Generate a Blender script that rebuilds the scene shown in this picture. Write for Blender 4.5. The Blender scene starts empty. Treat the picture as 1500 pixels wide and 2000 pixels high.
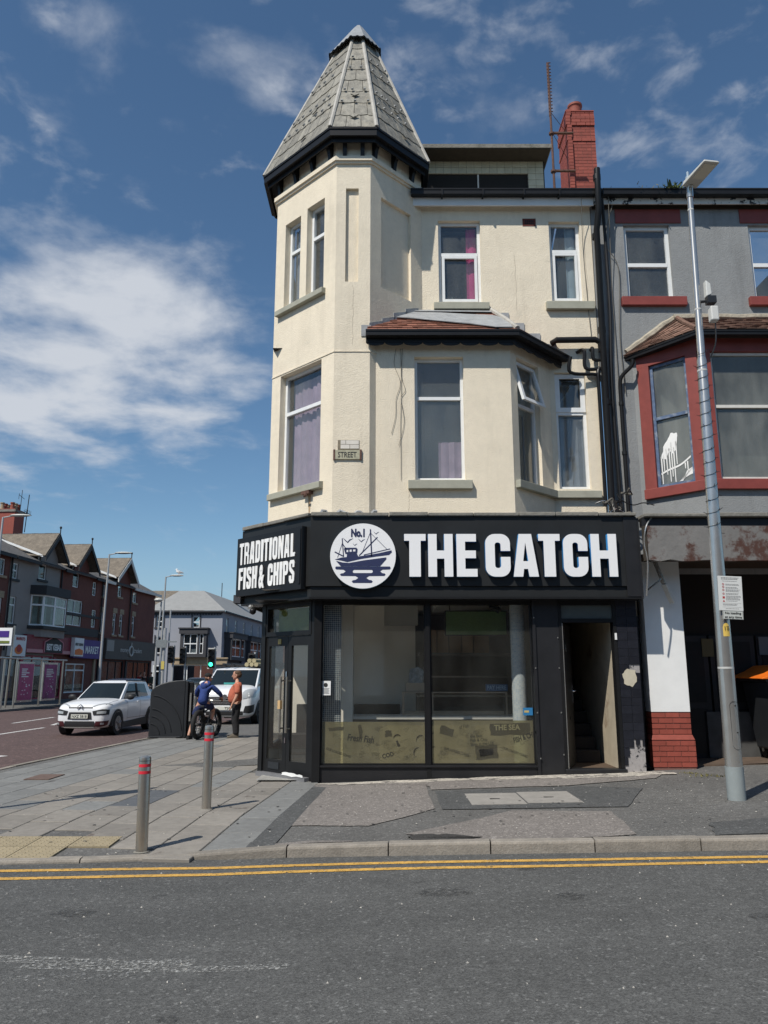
import bpy, bmesh, math, random
from mathutils import Matrix, Vector
random.seed(7)
scn = bpy.context.scene
R = math.radians
Q = math.sqrt(.5)

# ------------------------------------------------------------------ camera, sky, sun, exposure
cam_d = bpy.data.cameras.new('camera')
cam = bpy.data.objects.new('camera', cam_d)
scn.collection.objects.link(cam)
cam.location = (0, 0, 1.65)
cam.rotation_euler = (R(90) + math.atan(318 / 1500), 0, 0)
cam_d.sensor_fit = 'VERTICAL'
cam_d.sensor_height = 24.0
cam_d.lens = 24.0 * 1500 / 2000
cam_d.clip_end = 2000
scn.camera = cam

SUN_EL, SUN_AZ = R(51), math.atan2(-.635, -.772)      # direction towards the sun, measured from +Y towards +X
sun_d = bpy.data.lights.new('sun', 'SUN')
sun_d.energy = 4.0
sun_d.angle = R(.53)
sun_d.color = (1.0, .95, .87)
sun = bpy.data.objects.new('sun', sun_d)
scn.collection.objects.link(sun)
to_sun = Vector((math.sin(SUN_AZ) * math.cos(SUN_EL), math.cos(SUN_AZ) * math.cos(SUN_EL), math.sin(SUN_EL)))
sun.rotation_euler = to_sun.to_track_quat('Z', 'Y').to_euler()
sun.location = (-20, -20, 40)

world = bpy.data.worlds.new('World')
scn.world = world
world.use_nodes = True
def build_world():
    nt = world.node_tree
    nt.nodes.clear()
    N, L = nt.nodes.new, nt.links.new
    def math_(op, a, b=None, c=None):
        n = N('ShaderNodeMath'); n.operation = op
        for i, v in enumerate((a, b, c)):
            if v is None: continue
            if isinstance(v, (int, float)): n.inputs[i].default_value = v
            else: L(v, n.inputs[i])
        return n.outputs[0]
    def vmath(op, a, b, out=0):
        n = N('ShaderNodeVectorMath'); n.operation = op
        for i, v in enumerate((a, b)):
            if isinstance(v, tuple): n.inputs[i].default_value = v
            else: L(v, n.inputs[i])
        return n.outputs[out]
    sky = N('ShaderNodeTexSky')
    sky.sky_type = 'NISHITA'; sky.sun_disc = False
    sky.sun_elevation = SUN_EL; sky.sun_rotation = SUN_AZ
    sky.altitude = 10; sky.air_density = 1.0; sky.dust_density = .25; sky.ozone_density = 3.0
    tc = N('ShaderNodeTexCoord')
    d = tc.outputs['Generated']
    sep = N('ShaderNodeSeparateXYZ'); L(d, sep.inputs[0])
    zc = math_('MAXIMUM', math_('ADD', sep.outputs[2], .12), .02)
    px = math_('DIVIDE', sep.outputs[0], zc); py = math_('DIVIDE', sep.outputs[1], zc)
    cmb = N('ShaderNodeCombineXYZ'); L(px, cmb.inputs[0]); L(py, cmb.inputs[1])
    P = cmb.outputs[0]
    def noise(vec, scale, detail=8, rough=.6, dist=0.0):
        n = N('ShaderNodeTexNoise'); L(vec, n.inputs['Vector'])
        n.inputs['Scale'].default_value = scale; n.inputs['Detail'].default_value = detail
        n.inputs['Roughness'].default_value = rough; n.inputs['Distortion'].default_value = dist
        return n.outputs[0]
    def ramp(v, a, b):
        n = N('ShaderNodeMapRange'); n.interpolation_type = 'SMOOTHSTEP'; L(v, n.inputs[0])
        n.inputs[1].default_value = a; n.inputs[2].default_value = b
        return n.outputs[0]
    nf = noise(P, 4.2, 8, .56, .15)
    nw = noise(vmath('MULTIPLY', P, (1.0, .45, 1)), 6.5, 8, .62, .3)
    big = noise(P, .9, 3, .5)
    # one long bank of cloud low on the left, built as soft patches in the direction of the sky
    bank = None
    th_ = math.atan(318 / 1500)
    for (sx_, sy_, rad, w) in ((120, 590, .12, .85), (260, 610, .14, 1.0), (400, 650, .10, .9), (120, 750, .16, 1.0), (320, 770, .12, .85), (480, 700, .07, .6), (-150, 650, .15, .9), (60, 270, .10, .36),
                               (-80, 200, .14, .3), (300, 370, .06, .42), (480, 170, .12, .45), (930, 150, .12, .45), (350, 280, .06, .4), (130, 430, .05, .36), (120, 90, .1, .28), (900, 240, .05, .42)):
        u_, v_ = (sx_ - 750) / 1500, (1000 - sy_) / 1500      # bearing and height of each patch of cloud
        v = Vector((u_, math.cos(th_) - v_ * math.sin(th_), math.sin(th_) + v_ * math.cos(th_))).normalized()
        dist = vmath('DISTANCE', vmath('MULTIPLY', d, (1, 1, 1.25)), (v.x, v.y, v.z * 1.25), 1)
        m = math_('MULTIPLY', ramp(dist, rad * 1.5, rad * .1), w)
        bank = m if bank is None else math_('MAXIMUM', bank, m)
    a1 = ramp(math_('ADD', nf, math_('MULTIPLY', bank, .50)), .64, 1.10)
    # broken mackerel cloud higher up
    a2 = math_('MULTIPLY', ramp(math_('ADD', noise(P, 10.0, 6, .55, .25), math_('MULTIPLY', math_('SUBTRACT', big, .5), 1.1)), .50, .84), .55)
    up = ramp(sep.outputs[2], .38, .62)
    a2 = math_('MULTIPLY', a2, up)
    a3 = math_('MULTIPLY', math_('MULTIPLY', ramp(nw, .55, .85), ramp(sep.outputs[2], .32, .1)), .22)
    al = math_('MINIMUM', math_('ADD', math_('ADD', math_('MULTIPLY', a1, .95), a2), a3), .92)
    mix = N('ShaderNodeMix'); mix.data_type = 'RGBA'
    L(al, mix.inputs['Factor'])
    hs = N('ShaderNodeHueSaturation'); hs.inputs['Saturation'].default_value = 1.06; hs.inputs['Value'].default_value = .86
    tint = N('ShaderNodeVectorMath'); tint.operation = 'MULTIPLY'; L(sky.outputs[0], tint.inputs[0]); tint.inputs[1].default_value = (.95, 1.03, 1.02)
    L(tint.outputs[0], hs.inputs['Color'])
    hz = N('ShaderNodeMix'); hz.data_type = 'RGBA'; L(ramp(sep.outputs[2], .20, -.03), hz.inputs['Factor']); L(hs.outputs[0], hz.inputs['A']); hz.inputs['B'].default_value = (2.5, 3.7, 5.0, 1)
    L(hz.outputs['Result'], mix.inputs['A'])
    mix.inputs['B'].default_value = (5.4, 5.7, 6.2, 1)
    bg = N('ShaderNodeBackground'); bg.inputs[1].default_value = .10
    L(mix.outputs['Result'], bg.inputs[0])
    out = N('ShaderNodeOutputWorld'); L(bg.outputs[0], out.inputs[0])
build_world()
vs = scn.view_settings
vs.view_transform = 'Standard'; vs.look = 'None'; vs.exposure = 0.22; vs.gamma = 1.0
try: vs.use_curve_mapping = False
except Exception: pass
scn.cycles.max_bounces = 8
scn.cycles.transparent_max_bounces = 12

# ------------------------------------------------------------------ materials
def M(name, col, rough=.6, metal=0.0, ns=None, na=.15, bs=None, bd=.004, rnd=0.0, spec=.4, stain=None, emit=None, coat=0.0, ns2=None, na2=.0, streak=None):
    m = bpy.data.materials.new(name); m.use_nodes = True
    nt = m.node_tree; N, L = nt.nodes.new, nt.links.new
    b = nt.nodes['Principled BSDF']
    b.inputs['Roughness'].default_value = rough; b.inputs['Metallic'].default_value = metal
    b.inputs['Specular IOR Level'].default_value = spec
    if coat: b.inputs['Coat Weight'].default_value = coat; b.inputs['Coat Roughness'].default_value = .06
    c4 = (*col, 1)
    geo = N('ShaderNodeNewGeometry'); P = geo.outputs['Position']
    cur = None
    def src():
        nonlocal cur
        if cur is None:
            r = N('ShaderNodeRGB'); r.outputs[0].default_value = c4; cur = r.outputs[0]
        return cur
    def noise(scale, det=6, rg=.6):
        n = N('ShaderNodeTexNoise'); n.inputs['Scale'].default_value = scale; n.inputs['Detail'].default_value = det
        n.inputs['Roughness'].default_value = rg; L(P, n.inputs['Vector']); return n.outputs[0]
    def mul(fac_socket, lo, hi):
        nonlocal cur
        mr = N('ShaderNodeMapRange'); L(fac_socket, mr.inputs[0]); mr.inputs[1].default_value = .25; mr.inputs[2].default_value = .75
        mr.inputs[3].default_value = lo; mr.inputs[4].default_value = hi
        s = src(); v = N('ShaderNodeVectorMath'); v.operation = 'SCALE'; L(s, v.inputs[0]); L(mr.outputs[0], v.inputs['Scale']); cur = v.outputs[0]
    if ns: mul(noise(ns), 1 - na, 1 + na)
    if ns2: mul(noise(ns2, 3, .7), 1 - na2, 1 + na2)
    if rnd:
        oi = N('ShaderNodeObjectInfo'); mr = N('ShaderNodeMapRange'); L(oi.outputs['Random'], mr.inputs[0]); mr.inputs[3].default_value = 1 - rnd; mr.inputs[4].default_value = 1 + rnd
        s = src(); v = N('ShaderNodeVectorMath'); v.operation = 'SCALE'; L(s, v.inputs[0]); L(mr.outputs[0], v.inputs['Scale']); cur = v.outputs[0]
    if stain:                                   # (colour, scale, lo, hi): patches of another colour
        sc, ssc, lo, hi = stain
        mr = N('ShaderNodeMapRange'); mr.interpolation_type = 'SMOOTHSTEP'; L(noise(ssc, 9, .68), mr.inputs[0]); mr.inputs[1].default_value = lo; mr.inputs[2].default_value = hi
        mx = N('ShaderNodeMix'); mx.data_type = 'RGBA'; L(mr.outputs[0], mx.inputs['Factor']); L(src(), mx.inputs['A']); mx.inputs['B'].default_value = (*sc, 1); cur = mx.outputs['Result']
    if streak:                                  # (colour, scale, lo, hi, amount): dirt washed down the face by rain
        sc, ssc, lo, hi, amt = streak
        mp = N('ShaderNodeVectorMath'); mp.operation = 'MULTIPLY'; mp.inputs[1].default_value = (1, 1, .09); L(P, mp.inputs[0])
        n3 = N('ShaderNodeTexNoise'); n3.inputs['Scale'].default_value = ssc; n3.inputs['Detail'].default_value = 7; n3.inputs['Roughness'].default_value = .62; L(mp.outputs[0], n3.inputs['Vector'])
        n4 = noise(.55, 3); mm = N('ShaderNodeMath'); mm.operation = 'MULTIPLY_ADD'; L(n4, mm.inputs[0]); mm.inputs[1].default_value = .5; mm.inputs[2].default_value = -.25
        ad = N('ShaderNodeMath'); ad.operation = 'ADD'; L(n3.outputs[0], ad.inputs[0]); L(mm.outputs[0], ad.inputs[1])
        mr = N('ShaderNodeMapRange'); mr.interpolation_type = 'SMOOTHSTEP'; L(ad.outputs[0], mr.inputs[0]); mr.inputs[1].default_value = lo; mr.inputs[2].default_value = hi; mr.inputs[4].default_value = amt
        mx = N('ShaderNodeMix'); mx.data_type = 'RGBA'; L(mr.outputs[0], mx.inputs['Factor']); L(src(), mx.inputs['A']); mx.inputs['B'].default_value = (*sc, 1); cur = mx.outputs['Result']
    if cur is not None: L(cur, b.inputs['Base Color'])
    else: b.inputs['Base Color'].default_value = c4
    if bs:
        bp = N('ShaderNodeBump'); bp.inputs['Distance'].default_value = bd; bp.inputs['Strength'].default_value = .8
        L(noise(bs, 4, .55), bp.inputs['Height']); L(bp.outputs[0], b.inputs['Normal'])
    if emit:
        b.inputs['Emission Color'].default_value = (*emit[0], 1); b.inputs['Emission Strength'].default_value = emit[1]
    return m

def glass(name, tint=(.8, .85, .85), ior=1.5, gain=1.0, rough=.0, dust=0.0):
    m = bpy.data.materials.new(name); m.use_nodes = True
    nt = m.node_tree; nt.nodes.clear(); N, L = nt.nodes.new, nt.links.new
    tr = N('ShaderNodeBsdfTransparent'); tr.inputs[0].default_value = (*tint, 1)
    gl = N('ShaderNodeBsdfGlossy'); gl.inputs['Roughness'].default_value = rough
    fr = N('ShaderNodeFresnel'); ge = N('ShaderNodeNewGeometry')          # same reflectance from either side of a thin sheet
    ii = N('ShaderNodeMapRange'); L(ge.outputs['Backfacing'], ii.inputs[0]); ii.inputs[3].default_value = ior; ii.inputs[4].default_value = 1 / ior; L(ii.outputs[0], fr.inputs[0])
    mm = N('ShaderNodeMath'); mm.operation = 'MULTIPLY'; mm.inputs[1].default_value = gain; mm.use_clamp = True; L(fr.outputs[0], mm.inputs[0])
    mx = N('ShaderNodeMixShader'); L(mm.outputs[0], mx.inputs[0]); L(tr.outputs[0], mx.inputs[1]); L(gl.outputs[0], mx.inputs[2])
    res = mx.outputs[0]
    if dust:                                    # a film of pale dirt, thicker in streaks and smears
        df = N('ShaderNodeBsdfDiffuse'); df.inputs[0].default_value = (.42, .43, .40, 1); g2 = N('ShaderNodeNewGeometry'); mp = N('ShaderNodeVectorMath'); mp.operation = 'MULTIPLY'; mp.inputs[1].default_value = (2.2, 2.2, .8); L(g2.outputs['Position'], mp.inputs[0])
        n = N('ShaderNodeTexNoise'); n.inputs['Scale'].default_value = 1.3; n.inputs['Detail'].default_value = 6; L(mp.outputs[0], n.inputs['Vector'])
        mr = N('ShaderNodeMapRange'); L(n.outputs[0], mr.inputs[0]); mr.inputs[1].default_value = .3; mr.inputs[2].default_value = .75; mr.inputs[3].default_value = dust * .4; mr.inputs[4].default_value = dust * 1.6
        m3 = N('ShaderNodeMixShader'); L(mr.outputs[0], m3.inputs[0]); L(res, m3.inputs[1]); L(df.outputs[0], m3.inputs[2]); res = m3.outputs[0]
    o = N('ShaderNodeOutputMaterial'); L(res, o.inputs[0])
    return m

def asphalt(name, col, speck=.5, size=1.0, cloud=.12, worn=None, tracks=0.0):
    """Chippings: voronoi stones of differing brightness, with light specks, on a slowly varying ground."""
    m = bpy.data.materials.new(name); m.use_nodes = True
    nt = m.node_tree; N, L = nt.nodes.new, nt.links.new
    b = nt.nodes['Principled BSDF']; b.inputs['Roughness'].default_value = .8; b.inputs['Specular IOR Level'].default_value = .3
    geo = N('ShaderNodeNewGeometry'); P = geo.outputs['Position']
    def vor(s, feat='F1'):
        n = N('ShaderNodeTexVoronoi'); n.inputs['Scale'].default_value = s; L(P, n.inputs['Vector']); n.feature = feat; return n
    def noi(s, d=5, r=.6):
        n = N('ShaderNodeTexNoise'); n.inputs['Scale'].default_value = s; n.inputs['Detail'].default_value = d; n.inputs['Roughness'].default_value = r; L(P, n.inputs['Vector']); return n.outputs[0]
    def mr(s, a, c, lo, hi, sm=False):
        n = N('ShaderNodeMapRange'); L(s, n.inputs[0])
        for i, v in enumerate((a, c, lo, hi)): n.inputs[i + 1].default_value = v
        if sm: n.interpolation_type = 'SMOOTHSTEP'
        return n.outputs[0]
    def mul(a, c):
        n = N('ShaderNodeMath'); n.operation = 'MULTIPLY'; L(a, n.inputs[0]); L(c, n.inputs[1]); return n.outputs[0]
    v1 = vor(75 / size); sx = N('ShaderNodeSeparateColor'); L(v1.outputs['Color'], sx.inputs[0])
    stones = mr(sx.outputs[0], 0, 1, 1 - speck, 1 + speck)
    v2 = vor(38 / size); s2 = N('ShaderNodeSeparateColor'); L(v2.outputs['Color'], s2.inputs[0])
    light = mr(s2.outputs[1], .93, .97, 1, 1.7)
    val = mul(mul(stones, light), mul(mr(noi(1.1, 6, .65), .3, .7, 1 - cloud, 1 + cloud), mr(noi(14, 4), .3, .7, .86, 1.14)))
    if tracks:                                  # bands polished by tyres along the carriageway, and old oil drips
        mp = N('ShaderNodeVectorMath'); mp.operation = 'MULTIPLY'; mp.inputs[1].default_value = (.10, 1.0, 1); L(P, mp.inputs[0])
        n2 = N('ShaderNodeTexNoise'); n2.inputs['Scale'].default_value = 1.5; n2.inputs['Detail'].default_value = 4; L(mp.outputs[0], n2.inputs['Vector'])
        val = mul(val, mr(n2.outputs[0], .3, .7, 1 - tracks, 1 + tracks)); val = mul(val, mr(noi(2.1, 3, .5), .67, .74, 1, .62, True))
    sc = N('ShaderNodeVectorMath'); sc.operation = 'SCALE'; sc.inputs[0].default_value = col; L(val, sc.inputs['Scale'])
    cur = sc.outputs[0]
    if worn:
        mx = N('ShaderNodeMix'); mx.data_type = 'RGBA'; L(mr(noi(worn[1], 7, .7), worn[2], worn[3], 0, 1, True), mx.inputs['Factor']); L(cur, mx.inputs['A']); mx.inputs['B'].default_value = (*worn[0], 1); cur = mx.outputs['Result']
    L(cur, b.inputs['Base Color'])
    bp = N('ShaderNodeBump'); bp.inputs['Distance'].default_value = .004; bp.inputs['Strength'].default_value = .7
    L(v1.outputs['Distance'], bp.inputs['Height']); L(bp.outputs[0], b.inputs['Normal'])
    return m

def worn_paint(name, col, scale, lo, hi):
    """Road paint that is worn through in places: transparent where the paint has gone."""
    m = bpy.data.materials.new(name); m.use_nodes = True
    nt = m.node_tree; N, L = nt.nodes.new, nt.links.new
    b = nt.nodes['Principled BSDF']; b.inputs['Roughness'].default_value = .75
    geo = N('ShaderNodeNewGeometry')
    n = N('ShaderNodeTexNoise'); n.inputs['Scale'].default_value = scale; n.inputs['Detail'].default_value = 8; n.inputs['Roughness'].default_value = .75; L(geo.outputs['Position'], n.inputs['Vector'])
    mr = N('ShaderNodeMapRange'); L(n.outputs[0], mr.inputs[0]); mr.inputs[1].default_value = lo; mr.inputs[2].default_value = hi
    n2 = N('ShaderNodeTexNoise'); n2.inputs['Scale'].default_value = 9; L(geo.outputs['Position'], n2.inputs['Vector'])
    m2 = N('ShaderNodeMapRange'); L(n2.outputs[0], m2.inputs[0]); m2.inputs[1].default_value = .3; m2.inputs[2].default_value = .7; m2.inputs[3].default_value = .8; m2.inputs[4].default_value = 1.12
    sc = N('ShaderNodeVectorMath'); sc.operation = 'SCALE'; sc.inputs[0].default_value = col; L(m2.outputs[0], sc.inputs['Scale']); L(sc.outputs[0], b.inputs['Base Color'])
    L(mr.outputs[0], b.inputs['Alpha'])
    return m

def mosaic(name, c1, c2, size):
    m = bpy.data.materials.new(name); m.use_nodes = True
    nt = m.node_tree; N, L = nt.nodes.new, nt.links.new
    b = nt.nodes['Principled BSDF']; b.inputs['Roughness'].default_value = .25
    tc = N('ShaderNodeTexCoord'); mp = N('ShaderNodeMapping'); mp.inputs['Rotation'].default_value = (R(90), 0, 0); L(tc.outputs['Object'], mp.inputs[0])
    br = N('ShaderNodeTexBrick'); L(mp.outputs[0], br.inputs['Vector']); br.offset = 0; br.inputs['Scale'].default_value = 1
    br.inputs['Brick Width'].default_value = size; br.inputs['Row Height'].default_value = size; br.inputs['Mortar Size'].default_value = size * .09
    br.inputs['Color1'].default_value = (*c1, 1); br.inputs['Color2'].default_value = (*c2, 1); br.inputs['Mortar'].default_value = (.5, .52, .52, 1)
    L(br.outputs['Color'], b.inputs['Base Color'])
    return m

m_cream = M('cream roughcast', (.76, .675, .53), .85, ns=1.3, na=.07, bs=55, bd=.010, spec=.2, ns2=9, na2=.05, stain=((.50, .46, .37), 1.7, .60, .85), streak=((.40, .35, .27), 5, .50, .80, .26))
m_stonesill = M('grey green sill paint', (.34, .335, .27), .7, ns=6, na=.12, bs=40, bd=.003)
m_black = M('black gloss paint', (.013, .013, .0135), .38, ns=5, na=.2, spec=.25)
m_blackm = M('black worn board', (.016, .016, .0175), .45, ns=4, na=.25, stain=((.09, .09, .09), 30, .76, .82))
m_fascia = M('dark charcoal fascia panel', (.021, .022, .0225), .42, ns=2, na=.18, spec=.25)
m_upvc = M('white window plastic', (.74, .75, .74), .35, ns=8, na=.06)
m_upvcd = M('weathered white frame', (.62, .60, .55), .5, ns=7, na=.14)
m_white = M('white paint', (.78, .78, .76), .55, ns=3, na=.06)
m_offw = M('plain white plaster', (.62, .62, .59), .7, ns=2, na=.05)
m_slate = M('weathered pale slate', (.25, .235, .195), .62, ns=7, na=.3, bs=22, bd=.008, rnd=.2, stain=((.36, .32, .24), 5, .5, .8), ns2=40, na2=.15, streak=((.12, .115, .10), 14, .42, .68, .6))
m_lead = M('lead flashing', (.30, .31, .315), .55, ns=6, na=.22, bs=12, bd=.01)
m_redtile = M('red clay roof tile', (.21, .085, .055), .75, ns=14, na=.25, bs=60, bd=.003, rnd=.3)
m_browntile = M('weathered brown roof tile', (.19, .11, .08), .8, ns=14, na=.25, bs=60, bd=.003, rnd=.35, stain=((.30, .25, .20), 8, .58, .75))
m_brick = M('painted red brick', (.27, .062, .042), .65, ns=10, na=.15, bs=70, bd=.002, rnd=.14)
m_mortar = M('mortar', (.20, .10, .08), .9, ns=20, na=.2)
m_darkbrick = M('dark terrace brick', (.14, .052, .038), .8, ns=9, na=.2, bs=30, bd=.004, ns2=.8, na2=.15)
m_grey = M('grey roughcast', (.255, .262, .262), .85, ns=1.2, na=.09, bs=50, bd=.010, spec=.2, ns2=10, na2=.06, stain=((.15, .15, .15), 1.4, .58, .85), streak=((.12, .12, .12), 5, .5, .8, .35))
m_redpaint = M('oxide red paint', (.225, .05, .04), .5, ns=4, na=.18, bs=30, bd=.002)
m_bluepaint = M('peeling blue paint', (.085, .13, .22), .6, ns=12, na=.3, stain=((.27, .30, .34), 9, .48, .68))
m_conc = M('weathered concrete coping', (.21, .20, .175), .9, ns=8, na=.3, bs=25, bd=.012, stain=((.10, .10, .085), 4, .5, .7))
m_rust = M('rusted grey steel panel', (.185, .178, .168), .6, ns=3, na=.2, bs=14, bd=.008, stain=((.075, .035, .025), 1.5, .47, .56))
m_dark = M('dark interior', (.02, .018, .016), .9)
m_soffit = M('dark brown soffit', (.045, .036, .026), .85, ns=8, na=.25)
m_creamtile = M('cream glazed tile', (.56, .51, .36), .35, ns=10, na=.12, rnd=.08)
m_pane = glass('window glass', (.93, .95, .96), 1.5, 1.5, dust=.075)
m_shopglass = glass('shop window glass', (.97, .965, .94), 1.5, .8, dust=.02)
m_steel = M('brushed stainless steel', (.50, .46, .40), .33, .9, ns=30, na=.08)
m_galv = M('galvanised steel', (.50, .49, .46), .24, .75, ns=5, na=.10)
m_greybase = M('grey painted post base', (.25, .28, .28), .6, ns=6, na=.1)
m_redband = M('red reflective band', (.62, .03, .05), .4)
m_plastic = M('black moulded plastic', (.022, .024, .027), .42, ns=3, na=.15, bs=80, bd=.001)
m_rubber = M('tyre rubber', (.016, .016, .017), .8)
m_rust2 = M('rusty iron', (.115, .06, .045), .85, ns=18, na=.4, bs=40, bd=.004)
m_navy = M('navy print', (.022, .030, .085), .5)
m_led = M('white acrylic face', (.82, .82, .82), .35)
m_blueside = M('blue letter side', (.03, .22, .52), .35)
m_discedge = M('pale blue disc rim', (.12, .40, .68), .35)
m_chrome = M('chrome', (.75, .75, .76), .12, 1.0)

# ------------------------------------------------------------------ mesh helpers
col = scn.collection
def frame(o, ux):
    """Local (along facade, into the wall, up) -> world, for a facade that starts at o and runs along ux."""
    return Matrix(((ux[0], -ux[1], 0, o[0]), (ux[1], ux[0], 0, o[1]), (0, 0, 1, o[2] if len(o) > 2 else 0), (0, 0, 0, 1)))
ID = Matrix.Identity(4)

class MB:
    def __init__(s, m=None): s.v = []; s.f = []; s.M = m or ID
    def add(s, vs, fs):
        o = len(s.v); s.v += [s.M @ Vector(p) for p in vs]; s.f += [tuple(i + o for i in f) for f in fs]; return s
    def quad(s, a, b, c, d): return s.add((a, b, c, d), ((0, 1, 2, 3),))
    def poly(s, pts): return s.add(pts, (tuple(range(len(pts))),))
    def box(s, x0, x1, y0, y1, z0, z1):
        return s.add(((x0, y0, z0), (x1, y0, z0), (x1, y1, z0), (x0, y1, z0), (x0, y0, z1), (x1, y0, z1), (x1, y1, z1), (x0, y1, z1)),
                     ((0, 3, 2, 1), (4, 5, 6, 7), (0, 1, 5, 4), (1, 2, 6, 5), (2, 3, 7, 6), (3, 0, 4, 7)))
    def hexa(s, b, t):
        return s.add(tuple(b) + tuple(t), ((0, 3, 2, 1), (4, 5, 6, 7), (0, 1, 5, 4), (1, 2, 6, 5), (2, 3, 7, 6), (3, 0, 4, 7)))
    def prism(s, pts, vec):
        n = len(pts); v = Vector(vec)
        return s.add([Vector(p) for p in pts] + [Vector(p) + v for p in pts],
                     [tuple(range(n))[::-1], tuple(range(n, 2 * n))] + [(i, (i + 1) % n, n + (i + 1) % n, n + i) for i in range(n)])
    def slab(s, pts, t):                        # a flat polygon thickened against its normal
        p = [Vector(q) for q in pts]; n = (p[1] - p[0]).cross(p[2] - p[0]).normalized()
        return s.prism(p, -n * t)
    def tube(s, pts, r, n=10, cap=True):
        pts = [Vector(p) for p in pts]; rr = r if isinstance(r, (list, tuple)) else [r] * len(pts)
        vs, fs = [], []; ref = None
        for i, p in enumerate(pts):
            t = (pts[min(i + 1, len(pts) - 1)] - pts[max(i - 1, 0)]).normalized()
            if ref is None: ref = t.orthogonal().normalized()
            u = (ref - t * ref.dot(t));  u = u.normalized() if u.length > 1e-6 else t.orthogonal().normalized()
            ref = u; w = t.cross(u)
            for k in range(n):
                a = 2 * math.pi * k / n; vs.append(p + (u * math.cos(a) + w * math.sin(a)) * rr[i])
        for i in range(len(pts) - 1):
            for k in range(n):
                a = i * n + k; b = i * n + (k + 1) % n; fs.append((a, b, b + n, a + n))
        if cap: fs.append(tuple(range(n))[::-1]); fs.append(tuple(range(len(vs) - n, len(vs))))
        return s.add(vs, fs)
    def lathe(s, prof, c=(0, 0, 0), n=20):      # prof: (radius, height) pairs round a vertical axis at c
        vs, fs = [], []
        for r, z in prof:
            for k in range(n):
                a = 2 * math.pi * k / n; vs.append((c[0] + r * math.cos(a), c[1] + r * math.sin(a), c[2] + z))
        for i in range(len(prof) - 1):
            for k in range(n):
                a = i * n + k; b = i * n + (k + 1) % n; fs.append((a, b, b + n, a + n))
        fs.append(tuple(range(n))[::-1]); fs.append(tuple(range(len(vs) - n, len(vs))))
        return s.add(vs, fs)
    def torus(s, c, ax, R0, r, n=28, k=10):
        ax = Vector(ax).normalized(); u = ax.orthogonal().normalized(); w = ax.cross(u); c = Vector(c); vs, fs = [], []
        for i in range(n):
            a = 2 * math.pi * i / n; d = u * math.cos(a) + w * math.sin(a)
            for j in range(k):
                b = 2 * math.pi * j / k; vs.append(c + d * (R0 + r * math.cos(b)) + ax * r * math.sin(b))
        for i in range(n):
            for j in range(k): fs.append((i * k + j, ((i + 1) % n) * k + j, ((i + 1) % n) * k + (j + 1) % k, i * k + (j + 1) % k))
        return s.add(vs, fs)
    def ellips(s, c, r, n=14, k=8, rot=None):
        vs, fs = [], []; c = Vector(c)
        for i in range(k + 1):
            t = math.pi * i / k
            for j in range(n):
                a = 2 * math.pi * j / n; p = Vector((r[0] * math.sin(t) * math.cos(a), r[1] * math.sin(t) * math.sin(a), r[2] * math.cos(t)))
                vs.append(c + (rot @ p if rot else p))
        for i in range(k):
            for j in range(n): fs.append((i * n + j, (i + 1) * n + j, (i + 1) * n + (j + 1) % n, i * n + (j + 1) % n))
        return s.add(vs, fs)
    def bar(s, a, b, w, h=None):                # rectangular bar between two points
        a, b = Vector(a), Vector(b); t = (b - a).normalized(); u = t.cross(Vector((0, 0, 1)))
        u = u.normalized() if u.length > 1e-4 else Vector((1, 0, 0)); v = u.cross(t); h = h or w
        q = [(-1, -1), (1, -1), (1, 1), (-1, 1)]
        return s.hexa([a + u * x * w / 2 + v * y * h / 2 for x, y in q], [b + u * x * w / 2 + v * y * h / 2 for x, y in q])
    def build(s, name, mat, parent=None, smooth=False, bevel=0.0, kind=None):
        me = bpy.data.meshes.new(name)
        off = root_loc(parent)
        me.from_pydata([v - off for v in s.v], [], s.f)
        bm = bmesh.new(); bm.from_mesh(me); bmesh.ops.remove_doubles(bm, verts=bm.verts, dist=1e-5); bmesh.ops.recalc_face_normals(bm, faces=bm.faces); bm.to_mesh(me); bm.free()
        if mat: me.materials.append(mat)
        if smooth:
            me.shade_smooth(); me.set_sharp_from_angle(angle=R(40))
        o = link(name, me, parent)
        if bevel:
            b = o.modifiers.new('bevel', 'BEVEL'); b.width = bevel; b.segments = 2; b.limit_method = 'ANGLE'
        if kind: o['kind'] = kind
        return o

def root_loc(p):
    v = Vector((0, 0, 0))
    while p is not None: v += p.location; p = p.parent
    return v
def link(name, data, parent=None):
    o = bpy.data.objects.new(name, data); col.objects.link(o)
    if parent is not None: o.parent = parent
    return o
def thing(name, label, cat, loc=(0, 0, 0), group=None):
    o = link(name, None); o.location = loc; o['label'] = label; o['category'] = cat; o.empty_display_size = .2
    if group: o['group'] = group
    return o
def tag(o, label, cat, group=None):
    o['label'] = label; o['category'] = cat
    if group: o['group'] = group
    return o
def struct(o): o['kind'] = 'structure'; return o
def copy_tree(o, parent=None):
    c = o.copy(); col.objects.link(c)
    if parent is not None: c.parent = parent
    for ch in list(o.children): copy_tree(ch, c)
    return c
def piece(name, me, parent, loc, rot=None):
    o = link(name, me, parent); o.location = Vector(loc) - root_loc(parent)
    if rot is not None: o.rotation_mode = 'QUATERNION'; o.rotation_quaternion = rot
    return o
def mesh_of(mb, name, mat):
    me = bpy.data.meshes.new(name); me.from_pydata(mb.v, [], mb.f); me.materials.append(mat)
    bm = bmesh.new(); bm.from_mesh(me); bmesh.ops.recalc_face_normals(bm, faces=bm.faces); bm.to_mesh(me); bm.free(); return me

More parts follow.
